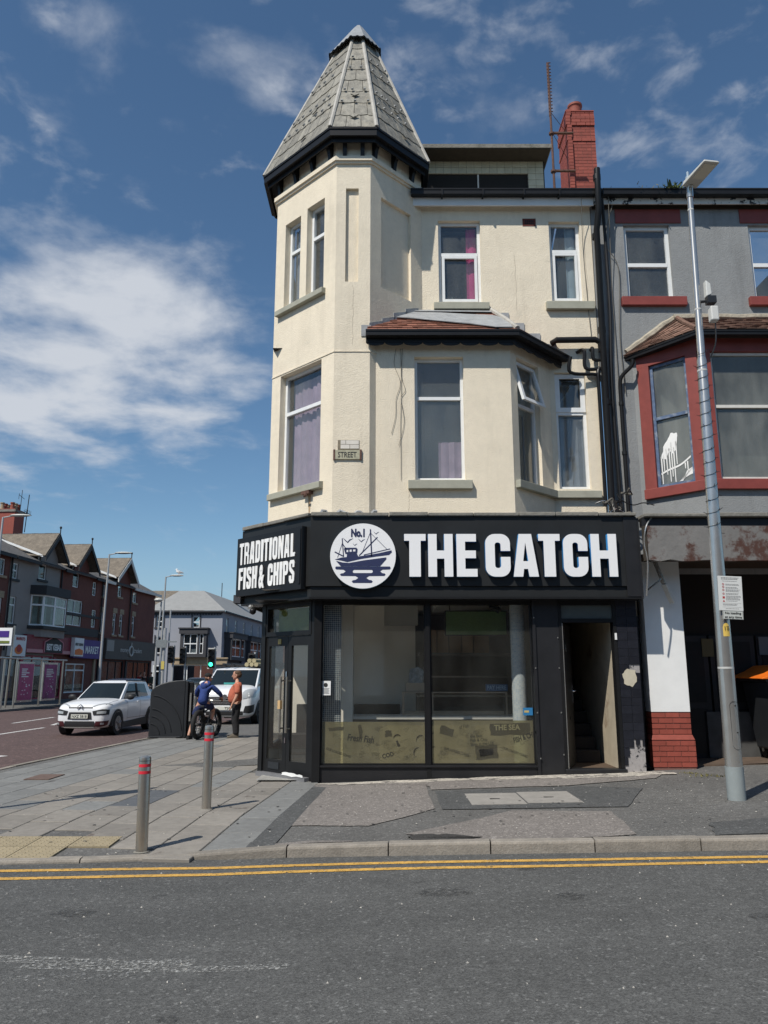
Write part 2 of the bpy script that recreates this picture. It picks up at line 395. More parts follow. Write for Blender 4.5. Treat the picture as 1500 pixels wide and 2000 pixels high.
def wall(mb, s0, s1, z0, z1, ops, rev=.17, d=0.0):
    """A wall face with openings; each opening gets reveals of the given depth (5th value overrides; 6th True closes its back)."""
    S = sorted({s0, s1, *[v for o in ops for v in o[:2]]}); Z = sorted({z0, z1, *[v for o in ops for v in o[2:4]]})
    for i in range(len(S) - 1):
        for j in range(len(Z) - 1):
            cs, cz = (S[i] + S[i + 1]) / 2, (Z[j] + Z[j + 1]) / 2
            if any(o[0] < cs < o[1] and o[2] < cz < o[3] for o in ops): continue
            mb.quad((S[i], d, Z[j]), (S[i + 1], d, Z[j]), (S[i + 1], d, Z[j + 1]), (S[i], d, Z[j + 1]))
    for o in ops:
        a, b, c, e = o[:4]; r = d + (o[4] if len(o) > 4 else rev)
        mb.quad((a, d, c), (a, d, e), (a, r, e), (a, r, c)); mb.quad((b, d, c), (b, r, c), (b, r, e), (b, d, e))
        mb.quad((a, d, e), (b, d, e), (b, r, e), (a, r, e)); mb.quad((a, d, c), (a, r, c), (b, r, c), (b, d, c))
        if len(o) > 5: mb.quad((a, r, c), (b, r, c), (b, r, e), (a, r, e))

def window(parent, Mx, s0, s1, z0, z1, d=.12, tr=(), mu=(), fw=.055, mat=None, pane=None, th=.06, name='window', curtain=None):
    mat = mat or m_upvc; pane = pane or m_pane
    f = MB(Mx); e = .0015
    f.box(s0 + e, s0 + fw, d, d + th, z0 + e, z1 - e); f.box(s1 - fw, s1 - e, d, d + th, z0 + e, z1 - e)
    f.box(s0 + fw, s1 - fw, d, d + th, z0 + e, z0 + fw); f.box(s0 + fw, s1 - fw, d, d + th, z1 - fw, z1 - e)
    for z in tr: f.box(s0 + fw, s1 - fw, d - .008, d + th, z - fw * .55, z + fw * .55)
    for s in mu: f.box(s - fw * .4, s + fw * .4, d - .004, d + th - .004, z0 + fw, z1 - fw)
    w = f.build(name, mat, parent)
    p = MB(Mx); p.box(s0 + fw * .6, s1 - fw * .6, d + th * .55, d + th * .55 + .006, z0 + fw * .6, z1 - fw * .6); p.build('pane', pane, w)
    if curtain:
        for (a, b, c, g, cm) in curtain:        # wavy cloth hanging behind the pane
            k = MB(Mx); n = max(4, int((b - a) / .04)); y0 = d + th + .06
            pts = [(a + (b - a) * i / n, y0 + .014 * math.sin(i * 1.9) + .01 * math.sin(i * .7)) for i in range(n + 1)]
            for i in range(n): k.quad((pts[i][0], pts[i][1], c), (pts[i + 1][0], pts[i + 1][1], c), (pts[i + 1][0], pts[i + 1][1], g), (pts[i][0], pts[i][1], g))
            k.build('curtain', cm, w, smooth=True)
    return w

# lettering ------------------------------------------------------------------
def arc(cx, cy, r, a0, a1, n=6): return [(cx + r * math.cos(R(a0 + (a1 - a0) * i / n)), cy + r * math.sin(R(a0 + (a1 - a0) * i / n))) for i in range(n + 1)]
def rrect(x0, x1, y0, y1, r): return arc(x1 - r, y1 - r, r, 0, 90) + arc(x0 + r, y1 - r, r, 90, 180) + arc(x0 + r, y0 + r, r, 180, 270) + arc(x1 - r, y0 + r, r, 270, 360)
def glyph(ch, W, w):
    r, ri, t = min(.42 * W, .22), .06, .16
    if ch == 'T': return [[(W / 2 - w / 2, 0), (W / 2 + w / 2, 0), (W / 2 + w / 2, 1 - t), (W, 1 - t), (W, 1), (0, 1), (0, 1 - t), (W / 2 - w / 2, 1 - t)]]
    if ch == 'H': return [[(0, 0), (w, 0), (w, .42), (W - w, .42), (W - w, 0), (W, 0), (W, 1), (W - w, 1), (W - w, .61), (w, .61), (w, 1), (0, 1)]]
    if ch == 'E': return [[(0, 0), (W, 0), (W, .18), (w, .18), (w, .43), (W * .94, .43), (W * .94, .61), (w, .61), (w, .82), (W * .96, .82), (W * .96, 1), (0, 1)]]
    if ch == 'F': return [[(0, 0), (w, 0), (w, .41), (W * .94, .41), (W * .94, .59), (w, .59), (w, .83), (W, .83), (W, 1), (0, 1)]]
    if ch == 'L': return [[(0, 0), (W, 0), (W, .17), (w, .17), (w, 1), (0, 1)]]
    if ch == 'I': return [[(0, 0), (W, 0), (W, 1), (0, 1)]]
    if ch == 'N': return [[(0, 0), (w, 0), (w, .58), (W - w, 0), (W, 0), (W, 1), (W - w, 1), (W - w, .43), (w, 1), (0, 1)]]
    if ch == 'A': return [[(0, 0), (w, 0), (w * 1.12, .18), (W - w * 1.12, .18), (W - w, 0), (W, 0), (W * .75, 1), (W * .25, 1)], [(W * .40, .36), (W * .60, .36), (W * .5, .80)]]
    if ch == 'C':
        return [arc(W - r, 1 - r, r, 0, 90) + arc(r, 1 - r, r, 90, 180) + arc(r, r, r, 180, 270) + arc(W - r, r, r, 270, 360) + [(W, .46), (W - w, .46)]
                + arc(W - w - ri, t + .04 + ri, ri, 0, -90, 4) + arc(w + ri, t + .04 + ri, ri, 270, 180, 4) + arc(w + ri, 1 - t - .04 - ri, ri, 180, 90, 4) + arc(W - w - ri, 1 - t - .04 - ri, ri, 90, 0, 4) + [(W - w, .60), (W, .60)]]
    if ch == 'O': return [rrect(0, W, 0, 1, r), rrect(w, W - w, t, 1 - t, ri)]
    if ch == 'D': return [[(0, 0)] + arc(W - r, r, r, 270, 360) + arc(W - r, 1 - r, r, 0, 90) + [(0, 1)], rrect(w, W - w, t, 1 - t, ri)]
    if ch == 'P': return [[(0, 0), (w, 0), (w, .38)] + arc(W - r, .38 + r, r, 270, 360) + arc(W - r, 1 - r, r, 0, 90) + [(0, 1)], rrect(w, W - w, .53, 1 - t, ri)]
    if ch == 'R': return [[(0, 0), (w, 0), (w, .40), (W - w, .36), (W - w, 0), (W, 0), (W, .38), (W * .88, .48), (W, .60)] + arc(W - r, 1 - r, r, 0, 90) + [(0, 1)], rrect(w, W - w, .55, 1 - t, ri)]
    if ch == 'S': return [[(W, .68), (W, .88), (W - .1, 1), (.1, 1), (0, .88), (0, .63), (.06, .53), (W - w, .36), (W - w, .16), (w, .16), (w, .33), (0, .33), (0, .12), (.1, 0), (W - .1, 0), (W, .12), (W, .39), (W - .06, .49), (w, .66), (w, .84), (W - w, .84), (W - w, .68)]]
    return None
def flat_shape(loops, thick):
    """Outlines with holes -> a solid plate lying in local x,y with thickness along z."""
    cu = bpy.data.curves.new('shape', 'CURVE'); cu.dimensions = '2D'; cu.fill_mode = 'BOTH'; cu.extrude = thick / 2
    for lp in loops:
        sp = cu.splines.new('POLY'); sp.points.add(len(lp) - 1); sp.use_cyclic_u = True
        for i, p in enumerate(lp): sp.points[i].co = (p[0], p[1], 0, 1)
    o = bpy.data.objects.new('shape', cu); me = bpy.data.meshes.new_from_object(o)
    bpy.data.objects.remove(o); bpy.data.curves.remove(cu)
    return me
def plate(name, loops, thick, Mx, origin, scale, mats, parent, flip=False):
    """Put a flat shape on a facade: origin is (along, out-of-wall depth, up) of its lower left; face material then side material."""
    me = flat_shape(loops, thick / max(scale[1], 1e-6) if False else thick)
    off = root_loc(parent)
    for v in me.vertices:
        x, y, z = v.co
        v.co = (Mx @ Vector((origin[0] + x * scale[0], origin[1] - thick / 2 - z, origin[2] + y * scale[1]))) - off
    me.materials.clear()
    for m in mats: me.materials.append(m)
    if len(mats) > 1:
        n_in = (Mx.to_3x3() @ Vector((0, 1, 0)))
        for p in me.polygons: p.material_index = 0 if abs(p.normal.dot(n_in)) > .7 else 1
    me.name = name
    return link(name, me, parent)
def write(txt, Mx, s, d, z, h, mat, parent, name='lettering', sx=1.0, bold=0.0, th=.002, align='LEFT', shear=0.0, rot=0.0, fit=None):
    """Plain lettering with the built-in typeface, h = capital height, set at (s, z) on the plane d of a facade."""
    cu = bpy.data.curves.new('txt', 'FONT'); cu.body = txt; cu.size = 1.0; cu.offset = bold; cu.extrude = .5; cu.align_x = align; cu.shear = shear; cu.resolution_u = 3
    o = bpy.data.objects.new('txt', cu); me = bpy.data.meshes.new_from_object(o); bpy.data.objects.remove(o); bpy.data.curves.remove(cu)
    xs = [v.co.x for v in me.vertices] or [0, 1]
    k = h / .70; kx = k * sx
    if fit: kx = fit / max(1e-6, max(xs) - min(xs)); x0 = min(xs)
    else: x0 = 0
    c, sn = math.cos(rot), math.sin(rot); off = root_loc(parent)
    for v in me.vertices:
        x, y = (v.co.x - x0) * kx, v.co.y * k
        v.co = Mx @ Vector((s + x * c - y * sn, d - th / 2 - v.co.z * th, z + x * sn + y * c)) - off
    me.materials.clear(); me.materials.append(mat)
    return link(name, me, parent)

def ramp(X): return .03 * min(max(0, X + 1.5), 12)
def clamp(v): return max(0.0, min(1.0, v))
def zpav(X, Y): return ramp(X) + .1 - .085 * clamp((-.72 - X) / .95) * (1 - clamp((Y - 7.0) / 2.2)) * clamp((X + 5.5) / .8)
def smooth_pts(pts, n=6):
    out = []
    P = [Vector(p) for p in pts]
    for i in range(len(P) - 1):
        p0, p1, p2, p3 = P[max(i - 1, 0)], P[i], P[i + 1], P[min(i + 2, len(P) - 1)]
        for k in range(n):
            t = k / n
            out.append(.5 * ((2 * p1) + (p2 - p0) * t + (2 * p0 - 5 * p1 + 4 * p2 - p3) * t * t + (3 * p1 - p0 - 3 * p2 + p3) * t ** 3))
    out.append(P[-1]); return out
# ------------------------------------------------------------------ ground, roads, pavements
KERB = [(40, 5.0), (12, 6.65), (6, 7.05), (3.4, 7.2), (2.0, 7.3), (1.1, 7.38), (.2, 7.43), (-.73, 7.5), (-1.75, 7.52), (-3.4, 7.27), (-4.6, 7.4), (-5.6, 8.0), (-6.3, 9.3), (-6.6, 11),
        (-6.55, 13.68), (-5.97, 20.24), (-5.39, 26.2), (-4.98, 31.5), (-3.4, 50), (-1.0, 80), (2, 120)]
def interp(pts, v, a, b):
    for p, q in zip(pts, pts[1:]):
        lo, hi = sorted((p[a], q[a]))
        if lo <= v <= hi and hi > lo: return p[b] + (q[b] - p[b]) * (v - p[a]) / (q[a] - p[a])
    return pts[-1][b]
kerbY = lambda X: interp(KERB[:10], X, 0, 1)
kerbX = lambda Y: interp(KERB[9:], Y, 1, 0)
farX = lambda Y: -17.3 + .0875 * (Y - 35.8)

m_ground = asphalt('far ground', (.08, .08, .08), .3, 3)
m_road = asphalt('road asphalt', (.087, .0875, .084), .36, .62, .10, tracks=.10)
m_side = asphalt('reddish road surface', (.098, .066, .06), .3, 2.0, .10)
m_pave = asphalt('pavement asphalt', (.118, .115, .108), .3, .7, .16)
m_pinkc = asphalt('pinkish worn surfacing', (.192, .174, .158), .3, .7, .12, worn=((.15, .135, .12), 2.2, .56, .72))
m_palec = asphalt('pale mortar strip', (.42, .385, .33), .25, .6, .15, worn=((.13, .12, .11), 6, .5, .62))
m_darkp = asphalt('dark tarmac patch', (.082, .083, .081), .3, .7, .12)
m_wet = asphalt('damp stain', (.046, .044, .041), .3, .7, .2)
m_slabg = M('grey concrete slab', (.182, .183, .175), .82, ns=11, na=.16, bs=90, bd=.002, rnd=.08, ns2=2.2, na2=.1, stain=((.09, .085, .08), 3.5, .62, .70))
m_slabb = M('buff concrete slab', (.222, .204, .178), .82, ns=11, na=.15, bs=90, bd=.002, rnd=.12, ns2=2.2, na2=.1, stain=((.12, .10, .085), 3.5, .62, .70))
m_slabd = M('dark slate slab', (.10, .105, .11), .7, ns=11, na=.18, bs=60, bd=.003, rnd=.1)
m_tact = M('buff tactile slab', (.30, .25, .16), .82, ns=12, na=.15, bs=90, bd=.002, rnd=.06)
m_kerb = M('concrete kerb', (.235, .212, .18), .85, ns=7, na=.22, bs=60, bd=.006, rnd=.16, stain=((.10, .095, .09), 2.4, .62, .75), ns2=45, na2=.15)
m_yellow = worn_paint('yellow line paint', (.58, .34, .075), 30, .36, .47)
m_whitel = worn_paint('white road paint', (.62, .61, .58), 22, .36, .50)
m_faint = worn_paint('worn white road paint', (.52, .52, .49), 42, .495, .68); m_faint2 = worn_paint('nearly gone road paint', (.46, .46, .44), 42, .55, .70)
m_cover = M('pale concrete cover', (.28, .262, .235), .85, ns=8, na=.14, bs=70, bd=.003, stain=((.15, .14, .13), 3, .62, .75))
m_rcover = M('rusty brown cover', (.13, .088, .07), .8, ns=12, na=.25, bs=60, bd=.004)

struct(MB().box(-900, 900, -300, 1500, -.5, -.06).build('ground', m_ground))
g = MB()
xs = [-80, -40, -20, -1.5, 2, 6, 10.5, 60]
for a, b in zip(xs, xs[1:]):
    g.quad((a, -30, ramp(a)), (b, -30, ramp(b)), (b, 9.4, ramp(b)), (a, 9.4, ramp(a)))
road = struct(g.build('road', m_road))
g = MB(); ys = [9.4, 11, 13.68, 20, 26, 31.5, 50, 66, 80, 120]
for a, b in zip(ys, ys[1:]): g.quad((farX(a), a, .0), (kerbX(a) , a, .0), (kerbX(b), b, .0), (farX(b), b, .0))
struct(g.build('side_road', m_side))
g = MB(); g.quad((-60, 66.5, .003), (-15.2, 66.5, .003), (-13.2, 78.5, .003), (-60, 78.5, .003)); struct(g.build('cross_road', m_road))

pv = MB(); D0 = -.012
X = -3.4
cols = [-3.4 + .2 * i for i in range(26)] + [2, 2.6, 3.2, 4, 5, 6, 8, 10.5, 14, 25, 40]
fr = [0, .06, .12, .2, .3, .42, .6, .8, 1]
for a, b in zip(cols, cols[1:]):
    for f0, f1 in zip(fr, fr[1:]):
        q = []
        for x, f in ((a, f0), (b, f0), (b, f1), (a, f1)):
            y0 = kerbY(x) + .1; y = y0 + (13.6 - y0) * f; q.append((x, y, zpav(x, y) + D0))
        pv.quad(*q)
ys = [7.6, 8, 8.6, 9.3, 10, 11, 12, 13.6, 16, 20.24, 26.2, 31.5, 50, 80, 120]
for a, b in zip(ys, ys[1:]):
    for f0, f1 in ((0, .5), (.5, .8), (.8, 1)):
        q = []
        for y, f in ((a, f0), (a, f1), (b, f1), (b, f0)):
            x0 = kerbX(y) + .1; xr = -3.4 if b <= 13.6 else (-3.4 if y <= 13.6 else 2.5 + .07 * (y - 13)); x1 = xr
            x = x0 + (x1 - x0) * f; q.append((x, y, zpav(x, y) + D0))
        pv.quad(*q)
pv.quad((-3.4, 13.6, .1 + D0), (9, 13.6, .1 + D0), (9, 16, .1 + D0), (-3.4, 16, .1 + D0))
pavement = struct(pv.build('pavement', m_pave))
g = MB(); ys = [20, 36, 50, 66]
for a, b in zip(ys, ys[1:]):
    g.hexa([(farX(a) - 9, a, -.02), (farX(a) - .02, a, -.02), (farX(b) - .02, b, -.02), (farX(b) - 9, b, -.02)], [(farX(a) - 9, a, .1), (farX(a) - .02, a, .1), (farX(b) - .02, b, .1), (farX(b) - 9, b, .1)])
struct(g.build('far_pavement', m_pave))

# kerb stones, laid along the kerb line
kerb = struct(thing('kerb', '', '')); del kerb['label'], kerb['category']
line = [Vector((x, y, 0)) for x, y in KERB if x <= 12][::1]
seg = []; step = .02
dens = []
for p, q in zip(line, line[1:]):
    n = max(1, int((q - p).length / step)); dens += [p.lerp(q, i / n) for i in range(n)]
acc = 0; pts = [dens[0]]
for a, b in zip(dens, dens[1:]):
    acc += (b - a).length
    if acc >= .915: pts.append(b); acc = 0
rk = random.Random(3)
for i, (a, b) in enumerate(zip(pts, pts[1:])):
    if a.y > 36: break
    t = (b - a).normalized(); nrm = Vector((t.y, -t.x, 0))            # towards the pavement
    if nrm.y < 0 and abs(nrm.y) > .5: nrm = -nrm
    if a.y > 9 and nrm.x < 0: nrm = -nrm
    g = 0.006; a2 = a + t * g; b2 = b - t * g; w = .125
    jz = rk.uniform(-.004, .004)
    def zt(p): return zpav(p.x, p.y + .02) + .004 + jz
    vs = []
    prof = ((0, -.12), (0, None, -.022), (.006, None, -.007), (.02, None, 0), (w, None, 0), (w, -.12))
    m = MB()
    ring = []
    for p in (a2, b2):
        r = []
        for pr in prof:
            base = p + nrm * pr[0]
            z = (ramp(p.x) - .12) if len(pr) == 2 else zt(p) + pr[2]
            r.append((base.x, base.y, z))
        ring.append(r)
    n = len(prof); m.v = [Vector(v) for v in ring[0] + ring[1]]
    m.f = [tuple(range(n)), tuple(range(2 * n - 1, n - 1, -1))] + [(k, (k + 1) % n, n + (k + 1) % n, n + k) for k in range(n)]
    m.build('kerb_stone', m_kerb, kerb)

# paving slabs on the left, each laid on its own
def slab_mesh(w, l, mat):
    m = MB(); h, c = .05, .006
    m.hexa([(-w / 2, -l / 2, -h), (w / 2, -l / 2, -h), (w / 2, l / 2, -h), (-w / 2, l / 2, -h)], [(-w / 2, -l / 2, -c), (w / 2, -l / 2, -c), (w / 2, l / 2, -c), (-w / 2, l / 2, -c)])
    m.f.pop(1); o = len(m.v)
    m.v += [Vector(p) for p in ((-w / 2 + c, -l / 2 + c, 0), (w / 2 - c, -l / 2 + c, 0), (w / 2 - c, l / 2 - c, 0), (-w / 2 + c, l / 2 - c, 0))]
    m.f += [(4, 5, o + 1, o), (5, 6, o + 2, o + 1), (6, 7, o + 3, o + 2), (7, 4, o, o + 3), (o, o + 1, o + 2, o + 3)]
    return mesh_of(m, 'paving_slab', mat)
ang = R(4.5); uv = Vector((math.cos(ang), -math.sin(ang), 0)); vv = Vector((math.sin(ang), math.cos(ang), 0))
def normal_at(x, y):
    e = .1; return Vector((-(zpav(x + e, y) - zpav(x - e, y)) / (2 * e), -(zpav(x, y + e) - zpav(x, y - e)) / (2 * e), 1)).normalized()
def lay(me, x, y, parent, rotz=-ang, dz=.0):
    n = normal_at(x, y); q = Vector((0, 0, 1)).rotation_difference(n) @ Matrix.Rotation(rotz, 3, 'Z').to_quaternion()
    return piece(me.name.split('.')[0], me, parent, (x, y, zpav(x, y) + dz), q)
rs = random.Random(11)
W, Lh = .445, .66
mesh_b, mesh_g, mesh_d = slab_mesh(W - .012, Lh - .012, m_slabb), slab_mesh(W - .012, Lh - .012, m_slabg), slab_mesh(W - .012, Lh - .012, m_slabd)
org = Vector((-1.30, 7.35, 0)); nsl = 0
for j in range(21):
    for i in range(12):
        p = org - uv * (W * (i + .5)) + vv * (Lh * (j + (.5 if i % 2 else 0)))
        if p.x < kerbX(max(p.y, 7.61)) + .42 if p.y > 7.61 else False: continue
        if p.y - Lh / 2 < kerbY(max(p.x, -3.39)) + .12 and p.x > -3.4: 
            if p.y + Lh / 2 < kerbY(max(p.x, -3.39)) + .5: continue
        if p.x < -2.62 and p.y < 8.25: continue
        if p.x > -1.95 and p.y > 12.9: continue
        if p.y < 7.3 or p.y > 20.2: continue
        dist = p.x - kerbX(max(p.y, 7.61))
        grey = (dist < 1.95 and p.y > 10) or i < 1 or rs.random() < .09
        me = mesh_g if grey else mesh_b
        if abs(p.x + 3.2) < .3 and abs(p.y - 10.45) < .45: me = mesh_d
        lay(me, p.x, p.y, pavement); nsl += 1
# tactile slabs with blisters beside the dropped kerb
m = MB(); m.box(-.195, .195, -.195, .195, -.05, 0)
for a in range(6):
    for b in range(6):
        m.lathe([(.0125, 0), (.009, .005)], (-.1625 + .065 * a, -.1625 + .065 * b, 0), 6)
tact = mesh_of(m, 'tactile_slab', m_tact)
for i in range(5):
    for j in range(2):
        x = -2.82 - .4 * i; y = 7.62 + .4 * j
        if y > kerbY(max(x, -3.39)) + .28: lay(tact, x, y, pavement, 0, .003)

def sheet(name, pts, mat, dz=.002, n=1):
    """A patch of other surfacing that follows the pavement's fall."""
    bm = bmesh.new(); f = bm.faces.new([bm.verts.new((x, y, 0)) for x, y in pts])
    bmesh.ops.triangulate(bm, faces=[f]); bmesh.ops.subdivide_edges(bm, edges=bm.edges[:], cuts=5, use_grid_fill=True)
    for v in bm.verts: v.co.z = zpav(v.co.x, v.co.y) + D0 + .006 + dz
    bmesh.ops.recalc_face_normals(bm, faces=bm.faces)
    me = bpy.data.meshes.new(name); bm.to_mesh(me); bm.free(); me.materials.append(mat)
    return struct(link(name, me))
def rag(pts, amp=.03, n=5, seed=1):
    r = random.Random(seed); out = []
    for p, q in zip(pts, pts[1:] + pts[:1]):
        for i in range(n): out.append((p[0] + (q[0] - p[0]) * i / n + r.uniform(-amp, amp) * (i > 0), p[1] + (q[1] - p[1]) * i / n + r.uniform(-amp, amp) * (i > 0)))
    return out
sheet('pavement_patch', rag([(-1.12, 11.55), (-.2, 11.72), (.58, 11.3), (.58, 9.28), (.3, 8.9), (-.16, 8.37), (-.58, 8.44), (-1.0, 8.55)], .015, 4, 2), m_pinkc)
sheet('pavement_patch', rag([(.2, 7.9), (.9, 8.5), (1.42, 9.0), (2.45, 8.76), (2.38, 8.0), (2.33, 7.55), (1.74, 7.48), (.97, 7.52)], .012, 4, 5), m_pinkc)
sheet('pavement_patch', rag([(-1.04, 7.74), (-.6, 7.72), (-.3, 7.67), (-.3, 7.635), (-1.05, 7.635)], .01, 4, 6), m_pinkc)
sheet('pavement_patch', rag([(-.97, 11.62), (1.6, 11.76), (4.09, 11.78), (3.77, 11.15), (2.48, 10.72), (.62, 10.72), (.6, 11.2), (-.37, 11.45)], .03, 6, 7), m_pinkc, .004)
sheet('mortar_strip', rag([(-1.05, 11.62), (.3, 11.72), (2.4, 11.77), (4.1, 11.8), (4.2, 11.45), (2.9, 11.35), (1.2, 11.52), (-.5, 11.42)], .05, 7, 8), m_palec, .007)
sheet('tarmac_strip', rag([(-1.3, 7.64), (-1.03, 7.64), (-.80, 11.25), (-1.1, 11.45)], .008, 5, 9), m_darkp, .003)
sheet('damp_stain', rag([(.16, 7.72), (.38, 7.86), (.71, 7.78), (.9, 7.66), (.85, 7.56), (.4, 7.56)], .05, 4, 12), m_wet, .005)
sheet('tarmac_patch', rag([(3.2, 8.0), (4.5, 8.3), (7.5, 8.4), (7.5, 7.4), (3.0, 7.42)], .03, 5, 4), m_darkp, .001)
sheet('tarmac_patch', rag([(.66, 10.6), (2.6, 10.62), (3.3, 10.3), (2.7, 9.0), (.66, 9.2)], .01, 5, 14), m_darkp, .003)
# two pale covers over a utility pit
for a, b in ((1.02, 1.655), (1.675, 2.3)):
    c = MB(); zz = lambda x, y: zpav(x, y) + .002
    q = [(a, 9.42), (b, 9.36), (b, 10.2), (a, 10.26)]
    c.hexa([(x, y, zz(x, y) - .06) for x, y in q], [(x, y, zz(x, y)) for x, y in q])
    o = tag(c.build('inspection_cover', m_cover), 'pale concrete pit cover set in dark tarmac, ' + ('the left one of a pair' if a < 1.5 else 'the right one of a pair'), 'pit cover', 'pit covers in the pavement')
    k = MB(); x = (a + b) / 2; k.box(x - .06, x + .06, 9.76, 9.80, zz(x, 9.8) - .002, zz(x, 9.8) + .003); k.build('key_slot', m_black, o)
c = MB(); c.box(-5.43, -5.05, 12.15, 12.75, .06, .113); tag(c.build('drain_cover', m_rcover), 'reddish brown metal cover set in the grey slabs near the kerb', 'drain cover')

# painted markings
def stripe(name, pts, w, mat, dz=.004):
    s = MB(); P = smooth_pts([(x, y, 0) for x, y in pts], 8); L0 = []
    for i, p in enumerate(P):
        t = (P[min(i + 1, len(P) - 1)] - P[max(i - 1, 0)]).normalized(); n = Vector((-t.y, t.x, 0)) * w / 2
        L0.append(((p + n).x, (p + n).y, ramp((p + n).x) + dz)); L0.append(((p - n).x, (p - n).y, ramp((p - n).x) + dz))
    for i in range(len(P) - 1): s.quad(L0[2 * i], L0[2 * i + 1], L0[2 * i + 3], L0[2 * i + 2])
    return struct(s.build(name, mat))
stripe('yellow_line', [(-9, 7.9), (-6.5, 7.25), (-4.8, 7.02), (-3.3, 7.09), (-1.6, 7.18), (0, 7.17), (1.6, 7.07), (3.23, 6.96), (8, 6.62), (14, 6.2)], .082, m_yellow)
stripe('yellow_line', [(-9, 7.68), (-6.5, 7.03), (-4.8, 6.78), (-3.15, 6.83), (-1.6, 6.95), (0, 6.96), (1.6, 6.87), (3.15, 6.79), (8, 6.45), (14, 6.03)], .082, m_yellow)
stripe('worn_line', [(-3.4, 5.08), (-2.3, 5.01), (-1.6, 4.94), (-1.1, 4.90)], .11, m_faint)
stripe('worn_line', [(-2.1, 4.90), (-1.6, 4.85), (-1.1, 4.80), (-.55, 4.80)], .09, m_faint)
stripe('worn_line', [(-1.75, 5.03), (-1.3, 4.97), (-.9, 4.92), (-.75, 4.90)], .05, m_faint2)
stripe('worn_line', [(-3.2, 4.72), (-2.4, 4.68), (-1.9, 4.70), (-1.4, 4.74)], .12, m_faint2)
for a, b in (((-12.9, 27.6), (-13.1, 31.5)), ((-10.9, 21.3), (-10.85, 25.4)), ((-11.1, 26.6), (-11.6, 29)), ((-13.2, 20.5), (-13.0, 24.5)), ((-12.4, 36), (-12.1, 41))):
    stripe('lane_dash', [a, ((a[0] + b[0]) / 2, (a[1] + b[1]) / 2), b], .14, m_whitel)
stripe('lane_arrow', [(-8.6, 15.2), (-8.1, 16.2), (-7.9, 16.7)], .2, m_whitel)
# stray grit and litter on the road and pavement
gr_ = MB(); rg = random.Random(5)
for _ in range(900):
    x, y = rg.uniform(-5, 6), rg.uniform(1.6, 11.4)
    s = rg.choice((.004, .005, .006, .008, .011)); z = ramp(x) if y < kerbY(max(x, -3.39)) - .05 else (zpav(x, y) + .001)
    if kerbY(max(x, -3.39)) - .05 < y < kerbY(max(x, -3.39)) + .14: continue
    a = rg.uniform(0, 6.28); pts = [(x + s * math.cos(a + k * 2.1) * rg.uniform(.6, 1.3), y + s * math.sin(a + k * 2.1) * rg.uniform(.6, 1.3), z) for k in range(3)]
    gr_.add(pts + [(x, y, z + s * .8)], ((0, 1, 3), (1, 2, 3), (2, 0, 3)))
m_grit = M('pale grit', (.42, .40, .36), .9)
o = gr_.build('grit', m_grit, kind='stuff'); o['label'] = 'pale grit scattered over road and pavement'; o['category'] = 'grit'
gs_ = MB(); rg = random.Random(15)
for _ in range(150):
    x, y = rg.uniform(-4.6, 5), rg.uniform(7.9, 11.3); s = rg.uniform(.010, .022); z = zpav(x, y) + .0065
    gs_.poly([(x + s * rg.uniform(.8, 1.2) * math.cos(k * .9), y + s * rg.uniform(.8, 1.2) * math.sin(k * .9), z) for k in range(7)])
o = gs_.build('gum_spot', M('trodden gum', (.075, .07, .065), .9), kind='stuff'); o['label'] = 'dark trodden gum spots on the pavement'; o['category'] = 'gum spots'
def oil(x, y, rx, ry, seed):
    bm = bmesh.new(); pts = rag([(x + rx * math.cos(R(k * 45)), y + ry * math.sin(R(k * 45))) for k in range(8)], .02, 3, seed); f = bm.faces.new([bm.verts.new((px, py, ramp(px) + .003)) for px, py in pts])
    me = bpy.data.meshes.new('oil_stain'); bm.to_mesh(me); bm.free(); me.materials.append(m_oil); struct(link('oil_stain', me))
m_oil = worn_paint('oil on tarmac', (.050, .050, .049), 24, .44, .72)
for q in ((1.35, 6.0, .10, .10, 1), (2.45, 5.4, .09, .08, 2), (-1.05, 4.15, .06, .05, 3), (.45, 6.2, .22, .12, 4), (-2.2, 5.9, .16, .1, 5), (1.9, 3.6, .12, .1, 6)): oil(*q)
# ------------------------------------------------------------------ the corner building
def offs(pts, d, closed=False):
    P = [Vector((p[0], p[1])) for p in pts]; n = len(P); out = []
    for i in range(n):
        ns = []
        for a, b in ((i - 1, i), (i, i + 1)):
            if closed: a, b = a % n, b % n
            elif a < 0 or b >= n: continue
            t = (P[b] - P[a]).normalized(); ns.append(Vector((t.y, -t.x)))
        m = sum(ns, Vector((0, 0))).normalized(); out.append(P[i] + m * d / max(.3, m.dot(ns[0])))
    return out
def ring(mb, pts, d0, d1, z0, z1, closed=False):
    """A moulding that runs along a plan line, between two offsets and two heights."""
    a, b = offs(pts, d0, closed), offs(pts, d1, closed); n = len(pts)
    for i in range(n if closed else n - 1):
        j = (i + 1) % n
        mb.hexa([(*b[i], z0), (*b[j], z0), (*a[j], z0), (*a[i], z0)], [(*b[i], z1), (*b[j], z1), (*a[j], z1), (*a[i], z1)])
corner = thing('corner_building', 'cream roughcast corner building with slated pointed turret above a black shopfront', 'building', (0, 12, 0))
TW = [(-2.02, 13.9), (-2.02, 13.095), (-.825, 11.9), (-.235, 11.9), (.695, 12.83)]
FL, FF, FR = frame(TW[1], (Q, -Q)), frame(TW[2], (1, 0)), frame(TW[3], (Q, Q))
MAIN, BAY, CANT = frame((0, 12.83), (1, 0)), frame((0, 12.0), (1, 0)), frame((2.10, 12.0), (Q, Q))
LFL, LFR, LC = 1.690, 1.315, 1.1738
B0 = 3.9
w = MB()
w.M = FL; wall(w, 0, LFL, B0, 10.95, [(.27, .72, 8.15, 9.85), (.90, 1.38, 8.15, 9.90), (.25, 1.37, 4.73, 6.86)], .17)
